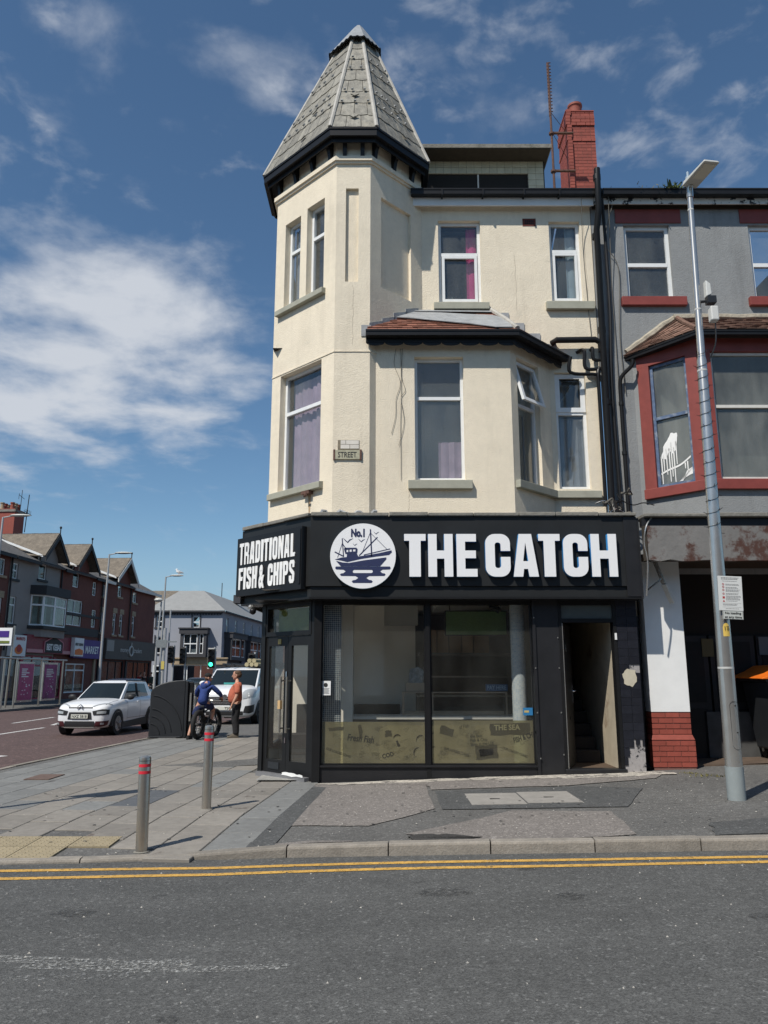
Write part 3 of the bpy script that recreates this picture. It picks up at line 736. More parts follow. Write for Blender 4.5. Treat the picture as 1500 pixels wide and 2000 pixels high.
w.M = FF; wall(w, 0, .59, B0, 10.95, [(.165, .385, 8.157, 9.926, .06, 1)])
w.M = FR; wall(w, 0, LFR, B0, 10.95, [(.26, 1.02, 8.16, 9.88, .06, 1)])
w.M = ID
w.quad((-2.02, 22, B0), (-2.02, 13.095, B0), (-2.02, 13.095, 10.4), (-2.02, 22, 10.4)); w.quad((-2.02, 13.9, 10.4), (-2.02, 13.095, 10.4), (-2.02, 13.095, 10.95), (-2.02, 13.9, 10.95))
w.quad((.695, 12.83, 10.2), (.695, 13.9, 10.2), (.695, 13.9, 10.95), (.695, 12.83, 10.95))
w.build('turret_wall', m_cream, corner)
w = MB(MAIN); wall(w, .695, 3.83, B0, 10.45, [(1.0, 1.78, 8.24, 9.90), (3.05, 3.62, 8.26, 9.88), (3.02, 3.57, 4.775, 6.9)], .17)
w.M = ID
w.quad((3.83, 12.83, 0), (3.83, 22, 0), (3.83, 22, 10.4), (3.83, 12.83, 10.4)); w.quad((-2.02, 22, 0), (3.83, 22, 0), (3.83, 22, 13), (-2.02, 22, 13))
w.build('main_wall', m_cream, corner)
w = MB(BAY); wall(w, -.137, 2.10, B0, 7.2, [(.505, 1.32, 4.725, 6.84)], .17)
w.M = CANT; wall(w, 0, LC, B0, 7.25, [(.18, .83, 4.73, 6.895)], .17)
w.build('bay_wall', m_cream, corner)
w = MB()
for z in (4.02, 7.4): w.quad((-2, 12.9, z), (3.8, 12.9, z), (3.8, 22, z), (-2, 22, z))
w.build('floor', m_dark, corner)
# thin raised lip of the lower render coat, and the moulded band under the eaves
w = MB(); ring(w, TW[1:], -.03, .012, 6.885, 6.905); w.build('string_course', m_cream, corner)
w = MB()
for d, z0, z1 in ((.035, 10.40, 10.44), (.065, 10.44, 10.52), (.035, 10.52, 10.56)): ring(w, TW, -.02, d, z0, z1)
w.build('moulded_band', m_cream, corner)
# sills
def sill(Mx, a, b, z0, z1, proj=.09, mat=m_stonesill, parent=corner, name='sill'):
    s = MB(Mx); s.hexa([(a, -proj, z0), (b, -proj, z0), (b, .03, z0), (a, .03, z0)], [(a, -proj, z1 - .02), (b, -proj, z1 - .02), (b, .03, z1), (a, .03, z1)])
    return s.build(name, mat, parent, bevel=.008)
sill(FL, .12, 1.44, 8.03, 8.148); sill(FL, .06, 1.46, 4.60, 4.728)
sill(MAIN, .90, 1.90, 8.09, 8.238); sill(MAIN, 2.93, 3.80, 8.09, 8.258); sill(BAY, .39, 1.42, 4.56, 4.723)
s = MB(); pl = [(2.13, 12.03), (2.93, 12.83), (3.72, 12.83)]; ring(s, pl, -.03, .09, 4.60, 4.728); s.build('sill', m_stonesill, corner, bevel=.008)

# windows
m_lilac = M('lilac curtain', (.43, .32, .375), .9, ns=4, na=.2)
m_pinkcur = M('bright pink curtain', (.62, .06, .22), .9, ns=5, na=.2)
m_palecur = M('pale blue grey curtain', (.34, .42, .45), .9, ns=5, na=.15)
m_net = M('grey net curtain', (.26, .27, .28), .95, ns=6, na=.15)
m_redcur = M('dark red curtain', (.20, .03, .03), .9, ns=5, na=.2)
m_card = M('plain card', (.55, .47, .33), .9)
window(corner, FL, .27, .72, 8.15, 9.85, .12, tr=(9.28,), curtain=[(.30, .42, 8.2, 9.8, m_net)])
window(corner, FL, .90, 1.38, 8.15, 9.90, .12, tr=(9.30,), curtain=[(1.1, 1.35, 8.2, 9.85, m_net)])
window(corner, FL, .25, 1.37, 4.73, 6.86, .12, tr=(6.15,), curtain=[(.38, 1.33, 4.76, 6.72, m_lilac)])
wn = window(corner, MAIN, 1.0, 1.78, 8.24, 9.90, .08, tr=(9.245,), curtain=[(1.53, 1.72, 8.3, 9.85, m_pinkcur)])
k = MB(MAIN); k.slab([(1.10, .3, 8.32), (1.34, .28, 8.32), (1.27, .3, 8.52), (1.18, .32, 8.46)], .01); k.build('card', m_card, wn)
f = MB(MAIN); a, b, c, d = 1.065, 1.715, 8.30, 9.215
for q in ((a, a + .05, c, d), (b - .05, b, c, d), (a + .05, b - .05, c, c + .05), (a + .05, b - .05, d - .05, d)): f.box(q[0], q[1], .062, .10, q[2], q[3])
f.build('casement', m_upvc, wn)
wn = window(corner, MAIN, 3.05, 3.62, 8.26, 9.88, .08, tr=(9.31,), curtain=[(3.38, 3.57, 8.3, 9.85, m_palecur)])
f = MB(MAIN); a, b, c, d = 3.11, 3.56, 8.32, 9.27
for q in ((a, a + .045, c, d), (b - .045, b, c, d), (a + .045, b - .045, c, c + .045), (a + .045, b - .045, d - .045, d)): f.box(q[0], q[1], .062, .10, q[2], q[3])
f.build('casement', m_upvc, wn)
window(corner, BAY, .505, 1.32, 4.725, 6.84, .10, tr=(6.14,), fw=.05, curtain=[(.90, 1.29, 4.76, 5.42, m_lilac)])
wn = window(corner, CANT, .18, .83, 4.73, 6.895, .10, tr=(6.10,), fw=.05, curtain=[(.30, .44, 4.8, 6.0, m_redcur), (.6, .66, 4.8, 6.0, m_net)])
# the top light of the canted window stands open at its bottom
f = MB(CANT); zt, zb, lean = 6.86, 6.12, -.20
def tp(s, z, d=0): t = (zt - z) / (zt - zb); return (s, .07 + lean * t + d, z)
for (s0, s1, z0, z1) in ((.19, .25, zb, zt), (.76, .82, zb, zt), (.25, .76, zb, zb + .06), (.25, .76, zt - .06, zt)):
    f.hexa([tp(s0, z0), tp(s1, z0), tp(s1, z0, .05), tp(s0, z0, .05)], [tp(s0, z1), tp(s1, z1), tp(s1, z1, .05), tp(s0, z1, .05)])
cs = f.build('open_top_light', m_upvc, wn)
f = MB(CANT); f.quad(tp(.24, zb + .05, .025), tp(.77, zb + .05, .025), tp(.77, zt - .05, .025), tp(.24, zt - .05, .025)); f.build('top_light_pane', m_pane, wn)
wn = window(corner, MAIN, 3.02, 3.57, 4.775, 6.9, .08, tr=(6.16,), curtain=[(3.06, 3.54, 4.8, 6.1, m_net)])
f = MB(MAIN); a, b, c, d = 3.03, 3.56, 6.18, 6.89
for q in ((a, a + .085, c, d), (b - .085, b, c, d), (a + .085, b - .085, c, c + .085), (a + .085, b - .085, d - .085, d)): f.box(q[0], q[1], .055, .078, q[2], q[3])
f.build('casement', m_upvc, wn)

# air brick under the eaves
m_vent = M('dark red air brick', (.12, .03, .022), .8)
v = MB(MAIN); v.box(2.57, 2.815, -.006, .05, 9.785, 9.94); vo = v.build('air_brick', m_vent, corner)
v = MB(MAIN)
for i in range(5):
    for j in range(2): v.box(2.615 + i * .034, 2.637 + i * .034, -.009, -.004, 9.82 + j * .05, 9.855 + j * .05)
v.build('vent_slot', m_black, vo)

# turret eaves: black gutter, soffit and brackets
EP = [(-2.02, 13.9), (-2.02, 13.095), (-.825, 11.9), (-.235, 11.9), (.565, 12.70), (.565, 13.9), (-.235, 14.9), (-.825, 14.9)]
e = MB(); ring(e, EP, .165, .19, 10.70, 10.90, True); ring(e, EP, .191, .26, 10.78, 10.93, True); ring(e, EP, .192, .275, 10.90, 10.945, True)
e.build('turret_gutter', m_black, corner)
e = MB(); ring(e, EP, -.01, .164, 10.875, 10.90, True); e.build('turret_soffit', m_black, corner)
def bracket(Mx, s):
    b = MB(Mx); w_ = .035
    pr = [(0, 10.872), (-.163, 10.872), (-.163, 10.76), (-.115, 10.73), (-.085, 10.66), (-.07, 10.58), (-.05, 10.50), (0, 10.48)]
    b.prism([(s - w_, y, z) for y, z in pr], (2 * w_, 0, 0)); b.build('bracket', m_black, corner)
for s in (.12, .60, 1.08, 1.56): bracket(FL, s)
for s in (.14, .45): bracket(FF, s)
for s in (.07, .55, 1.02): bracket(FR, s)
# turret roof: rows of slates on every face in view, hips, cap
CEN = Vector((-.52, 13.35))
eave = [Vector((*p, 10.93)) for p in offs(EP, .26, True)]
def shrink(p, k, z): q = CEN + (Vector(p[:2]) - CEN) * k; return Vector((*q, z))
ZT, KT = 13.98, .235
top = [shrink(p, KT, ZT) for p in eave]
r = MB()
for i in range(8):
    j = (i + 1) % 8; n = (eave[j] - eave[i]).cross(top[i] - eave[i]).normalized()
    r.quad(eave[i] - n * .0, eave[j], top[j], top[i])
r.quad(*[top[k] for k in (0, 2, 4, 6)])
troof = r.build('turret_roof', m_soffit, corner)
rt = random.Random(21)
for i in (0, 1, 2, 3, 4):
    j = (i + 1) % 8; A, B, C, D = eave[i], eave[j], top[j], top[i]
    n = (B - A).cross(D - A).normalized(); rows = 8
    for k in range(rows):
        t0, t1 = k / rows, min(1, (k + 1.12) / rows)
        L0, R0, L1, R1 = A.lerp(D, t0), B.lerp(C, t0), A.lerp(D, t1), B.lerp(C, t1)
        m = max(1, round((R0 - L0).length / .27)); st = .5 if k % 2 and m > 1 else 0
        cuts = [0] + [min(1, (q + 1 - st) / m) for q in range(m + (1 if st else 0))]
        for u0, u1 in zip(cuts, cuts[1:]):
            if u1 - u0 < .02: continue
            g = .005 / max(.1, (R0 - L0).length); u0g, u1g = u0 + g, u1 - g
            lo = []; hi = []
            lift, jit = .006 + rt.uniform(0, .006), rt.uniform(-.012, .012)
            sag = .03 if m > 1 or k > 4 else .05
            for q in range(5):
                u = u0g + (u1g - u0g) * q / 4; dn = (A - D).normalized() * (sag * math.sin(math.pi * q / 4) + jit)
                lo.append(L0.lerp(R0, u) + dn * (1 if k else .3) + n * (lift + .008))
            a_, b_ = L1.lerp(R1, u1g) + n * .004, L1.lerp(R1, u0g) + n * .004
            t = MB(); t.prism(lo + [a_, b_], -n * .008); t.build('slate', m_slate, troof)
    # little lead tacks along some courses and the diamond lugs
    tk = MB(); rr = random.Random(i)
    for k in (2, 3, 5, 6):
        L0, R0 = A.lerp(D, k / rows), B.lerp(C, k / rows); wd = (R0 - L0).length; q = .1
        while q < wd - .08:
            c = L0.lerp(R0, q / wd) + n * .04; u = (R0 - L0).normalized(); dn = (A - D).normalized()
            tk.hexa([c - u * .02 - dn * .02, c + u * .02 - dn * .02, c + u * .02 + dn * .025, c - u * .02 + dn * .025], [c - u * .016 - dn * .015 + n * .02, c + u * .016 - dn * .015 + n * .02, c + u * .016 + dn * .02 + n * .028, c - u * .016 + dn * .02 + n * .028])
            q += rr.uniform(.13, .24)
    tk.build('lead_tack', m_lead, troof)
    for k in (.75, 2.55):
        c = A.lerp(D, k / rows).lerp(B.lerp(C, k / rows), .5) + n * .035; u = (B - A).normalized(); dn = (A - D).normalized()
        if i in (1, 3): c += u * .1
        t = MB(); t.prism([c + u * .075, c - dn * .06, c - u * .075, c + dn * .06], n * .022); t.build('diamond_lug', m_slate, troof)
m_hip = M('pale cement hip', (.40, .38, .34), .7, ns=8, na=.2, bs=30, bd=.006)
for i in range(8):
    if i in (6, 7, 0): continue
    h = MB(); h.tube([eave[i].lerp(top[i], t) + Vector((0, 0, .012)) for t in (0, .14, .28, .42, .56, .7, .84, 1)], [.042, .040, .043, .040, .042, .039, .041, .036], 8); h.build('hip_capping', m_hip, troof, smooth=True)
# flared lead cap with its dark scalloped lower edge
ctop = Vector((CEN.x + .02, CEN.y, 14.70)); cap0 = [shrink(p, KT + .095, 13.90) for p in eave]; cap1 = [shrink(p, KT * .25, 14.60) for p in eave]
r = MB()
for i in range(8):
    j = (i + 1) % 8; r.quad(cap0[i], cap0[j], cap1[j], cap1[i])
    r.add((cap1[i], cap1[j], ctop), ((0, 1, 2),)); r.quad(cap0[i], cap0[j], shrink(cap0[j], .9, 13.93), shrink(cap0[i], .9, 13.93))
cp = r.build('turret_cap', m_lead, troof)
r = MB()
for i in range(8):
    j = (i + 1) % 8; a, b = cap0[i], cap0[j]; m = max(2, int((b - a).length / .11))
    for q in range(m):
        p0, p1 = a.lerp(b, q / m), a.lerp(b, (q + 1) / m); r.tube([p0, p0.lerp(p1, .5) - Vector((0, 0, .035)), p1], .016, 6)
r.build('cap_edge', m_black, troof)

# main gutter, white fascia board, soffit, roof
g = MB(); g.box(.50, 3.98, 12.54, 12.66, 10.265, 10.36); g.box(.49, 3.99, 12.53, 12.67, 10.345, 10.375)
for x in (1.05, 1.8, 2.55, 3.2): g.box(x, x + .03, 12.52, 12.68, 10.235, 10.36)
g.build('gutter', m_black, corner)
g = MB(); g.box(.50, 3.86, 12.67, 12.69, 10.11, 10.31); g.build('fascia_board', m_white, corner)
g = MB(); g.box(.50, 3.86, 12.691, 12.86, 10.19, 10.21); g.build('soffit', m_white, corner)
g = MB(); g.slab([(.3, 12.62, 10.36), (4.4, 12.62, 10.36), (4.4, 17.3, 13.3), (.3, 17.3, 13.3)], .05); g.slab([(-2.1, 13.3, 10.60), (.3, 13.3, 10.6), (.3, 17.3, 13.3), (-2.1, 17.3, 13.3)], .06); g.slab([(4.4, 22, 10.4), (-2.1, 22, 10.4), (-2.1, 17.3, 13.3), (4.4, 17.3, 13.3)], .06)
g.build('roof', m_slate, corner)
# flat-roofed dormer with a tiled border
dm = MB(); dm.box(.72, 3.46, 13.95, 17.2, 12.30, 12.385); dormer = dm.build('dormer', m_conc, corner)
dm = MB(); dm.box(.74, 3.44, 13.97, 17, 12.28, 12.299); dm.build('dormer_soffit', m_soffit, dormer)
dm = MB(); dm.box(.78, 3.36, 14.40, 14.5, 11.4, 11.99); dm.build('dormer_glazing', m_dark, dormer)
dm = MB(); dm.box(1.97, 2.0, 14.385, 14.42, 11.4, 12.0); dm.build('glazing_bar', m_upvcd, dormer)
dm = MB(); dm.box(3.36, 3.38, 14.36, 17, 11.0, 12.28); dm.box(.74, .76, 14.36, 17, 11, 12.28); dm.build('dormer_cheek', m_soffit, dormer)
dt = MB(); dt.box(-.078, .078, -.012, 0, -.069, .069); tile = mesh_of(dt, 'dormer_tile', m_creamtile)
for j in range(2):
    for i in range(16): piece('dormer_tile', tile, dormer, (.85 + i * .162, 14.372 + .0, 12.205 - j * .145))
for j in range(2, 7):
    for i in range(14, 16): piece('dormer_tile', tile, dormer, (.85 + i * .162, 14.372, 12.205 - j * .145))
dm = MB(); dm.box(.77, 3.359, 14.373, 14.40, 11.99, 12.28); dm.box(3.03, 3.359, 14.373, 14.40, 11.2, 11.99); dm.build('dormer_wall', m_conc, dormer)
# chimney of separate bricks
CX0, CX1, CY0, CY1 = 4.22, 4.84, 15.5, 16.3
c = MB(); c.box(CX0 + .006, CX1 - .006, CY0 + .006, CY1 - .006, 11.6, 14.44); chim = c.build('chimney', m_mortar, corner)
bl, bh = .215, .082
def brickmesh(l, d=.1): m = MB(); m.box(-l / 2, l / 2, 0, d, 0, bh - .011); return mesh_of(m, 'brick', m_brick)
bm_full, bm_half = brickmesh(bl - .010), brickmesh(bl / 2 - .010)
zq = Matrix.Rotation(R(-90), 3, 'Z').to_quaternion()
z = 12.25; k = 0
while z < 14.42:
    o = 0
    if 13.62 < z < 13.70: o = .018
    elif z > 14.05: o = .028 if z < 14.3 else .006
    for side in (0, 1):
        x = 0; L_ = CX1 - CX0 if side == 0 else CY1 - CY0
        first = True
        while x < L_ - .03:
            l = bl
            if first and k % 2: l = bl / 2
            if x + l > L_ + .01: l = bl / 2
            first = False
            me = bm_full if l == bl else bm_half
            if side == 0: piece('brick', me, chim, (CX0 + x + l / 2, CY0 - o, z))
            else: piece('brick', me, chim, (CX0 - o, CY1 - x - l / 2, z), zq)
            x += l
    z += bh; k += 1
m_pot = M('terracotta pot', (.27, .075, .05), .7, ns=6, na=.2)
c = MB(); c.lathe([(.17, 0), (.165, .04), (.145, .06), (.15, .20), (.155, .24), (.145, .25), (.15, .29), (.17, .31), (.17, .36), (.12, .36), (.12, .2)], (4.5, 15.75, 14.42), 20); c.build('chimney_pot', m_pot, chim, smooth=True)
c = MB(); c.box(CX0 - .02, CX1 + .02, CY0 - .02, CY1 + .02, 14.425, 14.45); c.build('chimney_flaunching', m_brick, chim)

# bay roof: clay tiles, lead sheet, gutter and scalloped board
BE = [(-.36, 11.9), (-.25, 12.0), (2.10, 12.0), (2.93, 12.83)]
EB = [(-.30, 11.74), (2.204, 11.74), (3.27, 12.806)]
TZ0, TZ1 = 7.20, 8.06
r = MB(); r.slab([(-.28, 11.76, TZ0), (2.19, 11.76, TZ0), (1.93, 12.84, TZ1), (-.28, 12.84, TZ1)], .04); r.slab([(2.19, 11.76, TZ0), (3.26, 12.82, TZ0), (3.2, 12.84, TZ0 + .02), (1.93, 12.84, TZ1)], .04)
broof = r.build('bay_roof', m_redtile, corner)
def tiled(parent, A, B, C, D, rows, wid, mat, lift=.012, seed=1, skip=None, skew=.0):
    """Plain tiles in broken bond over the quad A-B (eave, left to right) to D-C (top)."""
    A, B, C, D = map(Vector, (A, B, C, D)); n = (B - A).cross(D - A).normalized(); rr = random.Random(seed); cnt = 0
    for k in range(rows):
        t0, t1 = k / rows, min(1, (k + 1.25) / rows)
        L0, R0, L1, R1 = A.lerp(D, t0), B.lerp(C, t0), A.lerp(D, t1), B.lerp(C, t1)
        wd = (R0 - L0).length; u = (R0 - L0).normalized() if wd > 1e-4 else Vector((1, 0, 0)); x = -(wid / 2 if k % 2 else 0)
        while x < wd - .01:
            x0, x1 = max(0, x) + .003, min(wd, x + wid) - .003; x += wid
            if x1 - x0 < .03: continue
            if skip and skip((x0 + x1) / 2 / wd, (k + .5) / rows): continue
            up = (L1 - L0).lerp(R1 - R0, (x0 + x1) / 2 / wd); j = rr.uniform(-.006, .008)
            p = [L0 + u * x0, L0 + u * x1, L0 + u * x1 + up, L0 + u * x0 + up]
            nn = [n * (lift + .012 + j), n * (lift + .012 + j + rr.uniform(-.003, .003)), n * .006, n * .006]
            t = MB(); t.prism([a + b for a, b in zip(p, nn)], -n * .011); t.build('roof_tile', mat, parent); cnt += 1
    return cnt
nA = tiled(broof, (-.28, 11.74, TZ0 - .01), (2.2, 11.74, TZ0 - .01), (1.93, 12.84, TZ1), (-.28, 12.84, TZ1), 9, .168, m_redtile, seed=3, skip=lambda u, v: v > .95 - .0 and False)
tiled(broof, (2.2, 11.74, TZ0 - .01), (3.27, 12.81, TZ0 - .01), (3.16, 12.84, TZ0 + .03), (1.93, 12.84, TZ1), 9, .168, m_redtile, seed=4)
def onroof(x, t, up=.03):     # a point on the front slope: distance along and share of the way up
    return (x, 11.74 + (12.84 - 11.74) * t - up * .62, TZ0 - .01 + (TZ1 - TZ0 + .01) * t + up * .78)
ld = MB()
top_e = [onroof(x, t, .045) for x, t in ((.05, .93), (.5, .86), (1.0, .80), (1.5, .73), (1.9, .66), (2.1, .45))]
bot_e = [onroof(x, t, .042) for x, t in ((-.02, .62), (.45, .52), (.95, .36), (1.42, .22), (1.85, .04), (2.12, .03))]
for i in range(5): ld.hexa([bot_e[i], bot_e[i + 1], top_e[i + 1], top_e[i]], [Vector(q) + Vector((0, -.006, .008 + .006 * ((i + kk) % 2))) for kk, q in enumerate((bot_e[i], bot_e[i + 1], top_e[i + 1], top_e[i]))])
ld.build('lead_sheet', m_lead, broof)
ld = MB(); ld.tube([(2.2, 11.76, TZ0 + .04), (2.08, 12.2, TZ0 + .42), (1.93, 12.82, TZ1 + .04)], .045, 8); ld.build('hip_capping', m_hip, broof, smooth=True)
ld = MB()
for x0, x1, z in ((1.95, 2.25, 7.98), (2.2, 2.52, 7.78), (2.48, 2.8, 7.58), (2.75, 3.08, 7.38)): ld.box(x0, x1, 12.808, 12.829, z - .1, z + .06)
ld.hexa([(.2, 12.66, 8.0), (1.95, 12.66, 7.98), (1.95, 12.829, 8.085), (.2, 12.829, 8.1)], [(.2, 12.66, 8.012), (1.95, 12.66, 7.99), (1.95, 12.829, 8.10), (.2, 12.829, 8.115)])
a0 = Vector((-.235, 11.9)); dirv = Vector((Q, Q)); nv = Vector((Q, -Q)) * .012
for t0, t1, z0, z1 in ((-.02, .3, 7.22, 7.44), (.28, .6, 7.36, 7.62), (.56, .9, 7.55, 7.82), (.86, 1.2, 7.74, 8.0)):
    p, q = a0 + dirv * t0 + nv, a0 + dirv * t1 + nv; p2, q2 = p - nv, q - nv
    ld.hexa([(*p, z0), (*q, z0 + .16), (*q2, z0 + .16), (*p2, z0)], [(*p, z1 - .04), (*q, z1 + .10), (*q2, z1 + .10), (*p2, z1 - .04)])
ld.box(-.38, -.22, 11.885, 11.899, 7.16, 7.36)
ld.build('lead_flashing', m_lead, broof)
g = MB(); ring(g, EB, -.09, .03, 7.10, 7.19); ring(g, EB, -.10, .042, 7.17, 7.20); g.build('bay_gutter', m_black, corner)
g = MB(); ring(g, EB, -.11, -.09, 7.03, 7.16); fb = g.build('bay_fascia', m_black, corner)
g = MB()
for (p, q) in zip(EB, EB[1:]):
    p, q = Vector((*p, 0)), Vector((*q, 0)); L_ = (q - p).length; n = int(L_ / .30); u = (q - p).normalized(); inn = Vector((-u.y, u.x, 0)) * .10
    for i in range(n):
        c = p + u * (L_ * (i + .5) / n) + inn; rr_ = L_ / n / 2
        pts = [c + u * rr_ * math.cos(R(180 + 180 * k / 8)) + Vector((0, 0, 7.03 + .055 * math.sin(R(180 + 180 * k / 8)))) for k in range(9)]
        g.prism(pts, inn.normalized() * .015)
g.build('scalloped_board', m_black, fb)
g = MB(); ring(g, [(-.2, 11.92), (2.10, 11.93), (2.95, 12.78)], -.10, .02, 7.10, 7.14); g.build('bay_soffit', m_soffit, corner)

# street name plate over a patch of bare white brick
sn = thing('street_nameplate', 'small cream street nameplate on the turret, its upper half missing', 'nameplate', (-.6, 11.9, 5.1))
m_plate = M('old cream enamel', (.40, .38, .27), .5, ns=20, na=.2, stain=((.12, .06, .03), 9, .64, .70))
m_lett = M('dark lettering', (.03, .03, .028), .6)
k = MB(); k.box(-.80, -.375, 11.872, 11.897, 5.035, 5.185); k.build('plate', m_plate, sn)
k = MB(); k.box(-.815, -.785, 11.868, 11.898, 5.025, 5.195); k.box(-.39, -.36, 11.868, 11.898, 5.025, 5.195); k.build('rusty_end', m_rust2, sn)
write('STREET', FF, .085, -.029, 5.065, .09, m_lett, sn, fit=.30, bold=.012)
m_wb = M('white painted brick', (.66, .62, .55), .8, ns=9, na=.1, rnd=.06)
k = MB(); k.box(-.745, -.40, 11.893, 11.897, 5.20, 5.36); k.build('bare_patch', M('dark render edge', (.20, .17, .12), .9, ns=15, na=.4), sn)
for j, zz_ in enumerate((5.215, 5.288)):
    for x0, x1 in ((((-.70, -.555), (-.548, -.405)) if j == 0 else ((-.70, -.62), (-.613, -.405)))):
        k = MB(); k.box(x0, x1, 11.888, 11.895, zz_, zz_ + .066); k.build('brick', m_wb, sn)
# loose wires on the bay wall, a small bracket below the turret sill
m_wire = M('grey wire', (.13, .12, .10), .7)
wr = MB()
wr.tube(smooth_pts([(.28, 11.985, 6.98), (.285, 11.985, 6.2), (.27, 11.985, 5.6), (.275, 11.985, 5.2), (.275, 11.985, 4.72)], 5), .0035, 5)
wr.tube(smooth_pts([(.20, 11.985, 6.98), (.17, 11.985, 6.7), (.27, 11.985, 6.38), (.20, 11.985, 6.1), (.19, 11.985, 5.8), (.12, 11.985, 5.5)], 6), .0035, 5)
wr.tube(smooth_pts([(.31, 11.985, 6.98), (.29, 11.985, 6.5), (.35, 11.985, 6.25), (.28, 11.985, 6.1), (.33, 11.985, 5.7), (.24, 11.985, 5.3)], 6), .0035, 5)
wr.build('loose_wire', m_wire, corner)
k = MB(FL); k.box(1.02, 1.22, -.10, .0, 4.545, 4.60); k.tube([(1.12, -.06, 4.56), (1.12, -.11, 4.50), (1.18, -.12, 4.52)], .018, 6); k.build('rusty_bracket', m_rust2, corner)
k = MB(FL); k.prism([(1.09, -.003, 4.55), (1.16, -.003, 4.55), (1.15, -.003, 4.30), (1.12, -.003, 4.12)], (0, .002, 0)); k.build('rust_streak', M('rust stained render', (.42, .30, .18), .9, ns=18, na=.15), corner)

# pipes between the two buildings
pp = MB(); pp.tube([(3.90, 12.46, 10.72), (3.89, 12.47, 9.9), (3.885, 12.66, 9.6), (3.86, 12.72, 4.30)], .056, 12)
for z in (10.55, 9.5, 7.66, 6.3): pp.lathe([(.07, -.05), (.07, .05)], (3.88 if z < 9.7 else 3.895, 12.71 if z < 9.65 else 12.48, z), 12)
pp.build('soil_pipe', m_black, corner, smooth=True)
pp = MB(); pp.tube([(3.0, 12.79, 7.44), (3.06, 12.70, 7.46), (3.75, 12.70, 7.47), (3.84, 12.71, 7.42), (3.855, 12.72, 7.25)], .055, 12); pp.build('waste_pipe', m_black, corner, smooth=True)
for pts in ([(3.28, 12.64, 7.12), (3.28, 12.70, 6.85), (3.74, 12.74, 6.83), (3.77, 12.74, 6.76), (3.77, 12.75, 4.45)], [(3.44, 12.84, 7.28), (3.55, 12.74, 7.28), (3.56, 12.74, 6.95), (3.82, 12.74, 6.94)], [(3.70, 12.84, 7.32), (3.70, 12.74, 7.32), (3.71, 12.74, 7.12), (3.83, 12.74, 7.10)]):
    q = MB(); q.tube(smooth_pts(pts, 5), .032, 8)
    q.build('drainpipe', m_black, corner, smooth=True)

# hairline cracks in the render
cr = MB(); rr = random.Random(6)
def crack(M_, s, z0, z1, y=-.002):
    n = 14; cr.M = M_; cr.tube([(s + rr.uniform(-.012, .012), y, z0 + (z1 - z0) * i / n) for i in range(n + 1)], .0015, 4)
crack(BAY, .40, 4.1, 4.56); crack(MAIN, 2.4, 8.1, 9.2); crack(FF, .30, 7.0, 8.1); crack(MAIN, 3.70, 8.1, 9.9); 
cr.M = ID; cr.build('crack', M('crack in render', (.24, .20, .15), .9), corner)
# ------------------------------------------------------------------ shopfront, signs and the shop behind the glass
FP = [(-2.372, 12.802), (-1.12, 11.55), (3.86, 11.55)]
CH = frame((-2.372, 12.802), (Q, -Q)); CHL = 1.7706
FAS = frame((0, 11.55), (1, 0))
fa = MB(); ring(fa, FP, -.30, 0, 2.96, 4.03); fa.build('fascia', m_fascia, corner)
fa = MB(); ring(fa, FP, -.30, -.035, 2.80, 2.957); fa.build('lower_fascia', m_fascia, corner)
fa = MB(); ring(fa, FP, -.33, .006, 2.765, 2.797); fa.build('fascia_trim', m_black, corner)
fa = MB(); fa.box(3.66, 3.862, 11.535, 11.548, 2.80, 4.02); fa.box(3.864, 3.90, 11.54, 12.4, 2.77, 4.0); fa.build('fascia_end', m_blackm, corner)
fa = MB(); fa.box(-2.0, 3.86, 11.9, 12.85, 2.78, 2.80); fa.poly([(-2.35, 12.83, 2.79), (-1.1, 11.6, 2.79), (-1, 12.9, 2.79)]); fa.build('shop_soffit', m_black, corner)
# coping stones on top of the fascia, broken at the joints
rc = random.Random(9)
def coping(p, q, n, parent, out=.05, z=4.032):
    p, q = Vector((*p, 0)), Vector((*q, 0)); u = (q - p).normalized(); o = Vector((u.y, -u.x, 0)); L_ = (q - p).length
    cuts = [0] + sorted(rc.uniform(.1, .9) if n > 3 else (i + 1) / n for i in range(n - 1)) + [1]
    cuts = [i / n + (rc.uniform(-.15, .15) / n if 0 < i < n else 0) for i in range(n + 1)]
    for a, b in zip(cuts, cuts[1:]):
        a_, b_ = p + u * (a * L_ + .004), p + u * (b * L_ - .004); f, k = o * (out + rc.uniform(-.012, .012)), -o * .40
        h = .055 + rc.uniform(-.008, .008); m = MB()
        m.hexa([(*(a_ + f).xy, z), (*(b_ + f).xy, z), (*(b_ + k).xy, z), (*(a_ + k).xy, z)], [(*(a_ + f).xy, z + h), (*(b_ + f).xy, z + h), (*(b_ + k).xy, z + h + .02), (*(a_ + k).xy, z + h + .02)])
        m.build('coping_stone', m_conc, parent, bevel=.01)
coping(FP[0], FP[1], 3, corner); coping(FP[1], (3.86, 11.55), 8, corner)
ld = MB(); rr = random.Random(4); pts = []
for i in range(22):
    x = -1.05 + i * .045; pts.append((x, 11.80 + rr.uniform(-.03, .03), 4.10 + rr.uniform(0, .03) + (.05 if i % 6 in (2, 3) else 0)))
ld.tube(pts, [.02 + .018 * rr.random() for _ in pts], 7); ld.build('rolled_felt', m_lead, corner, smooth=True)

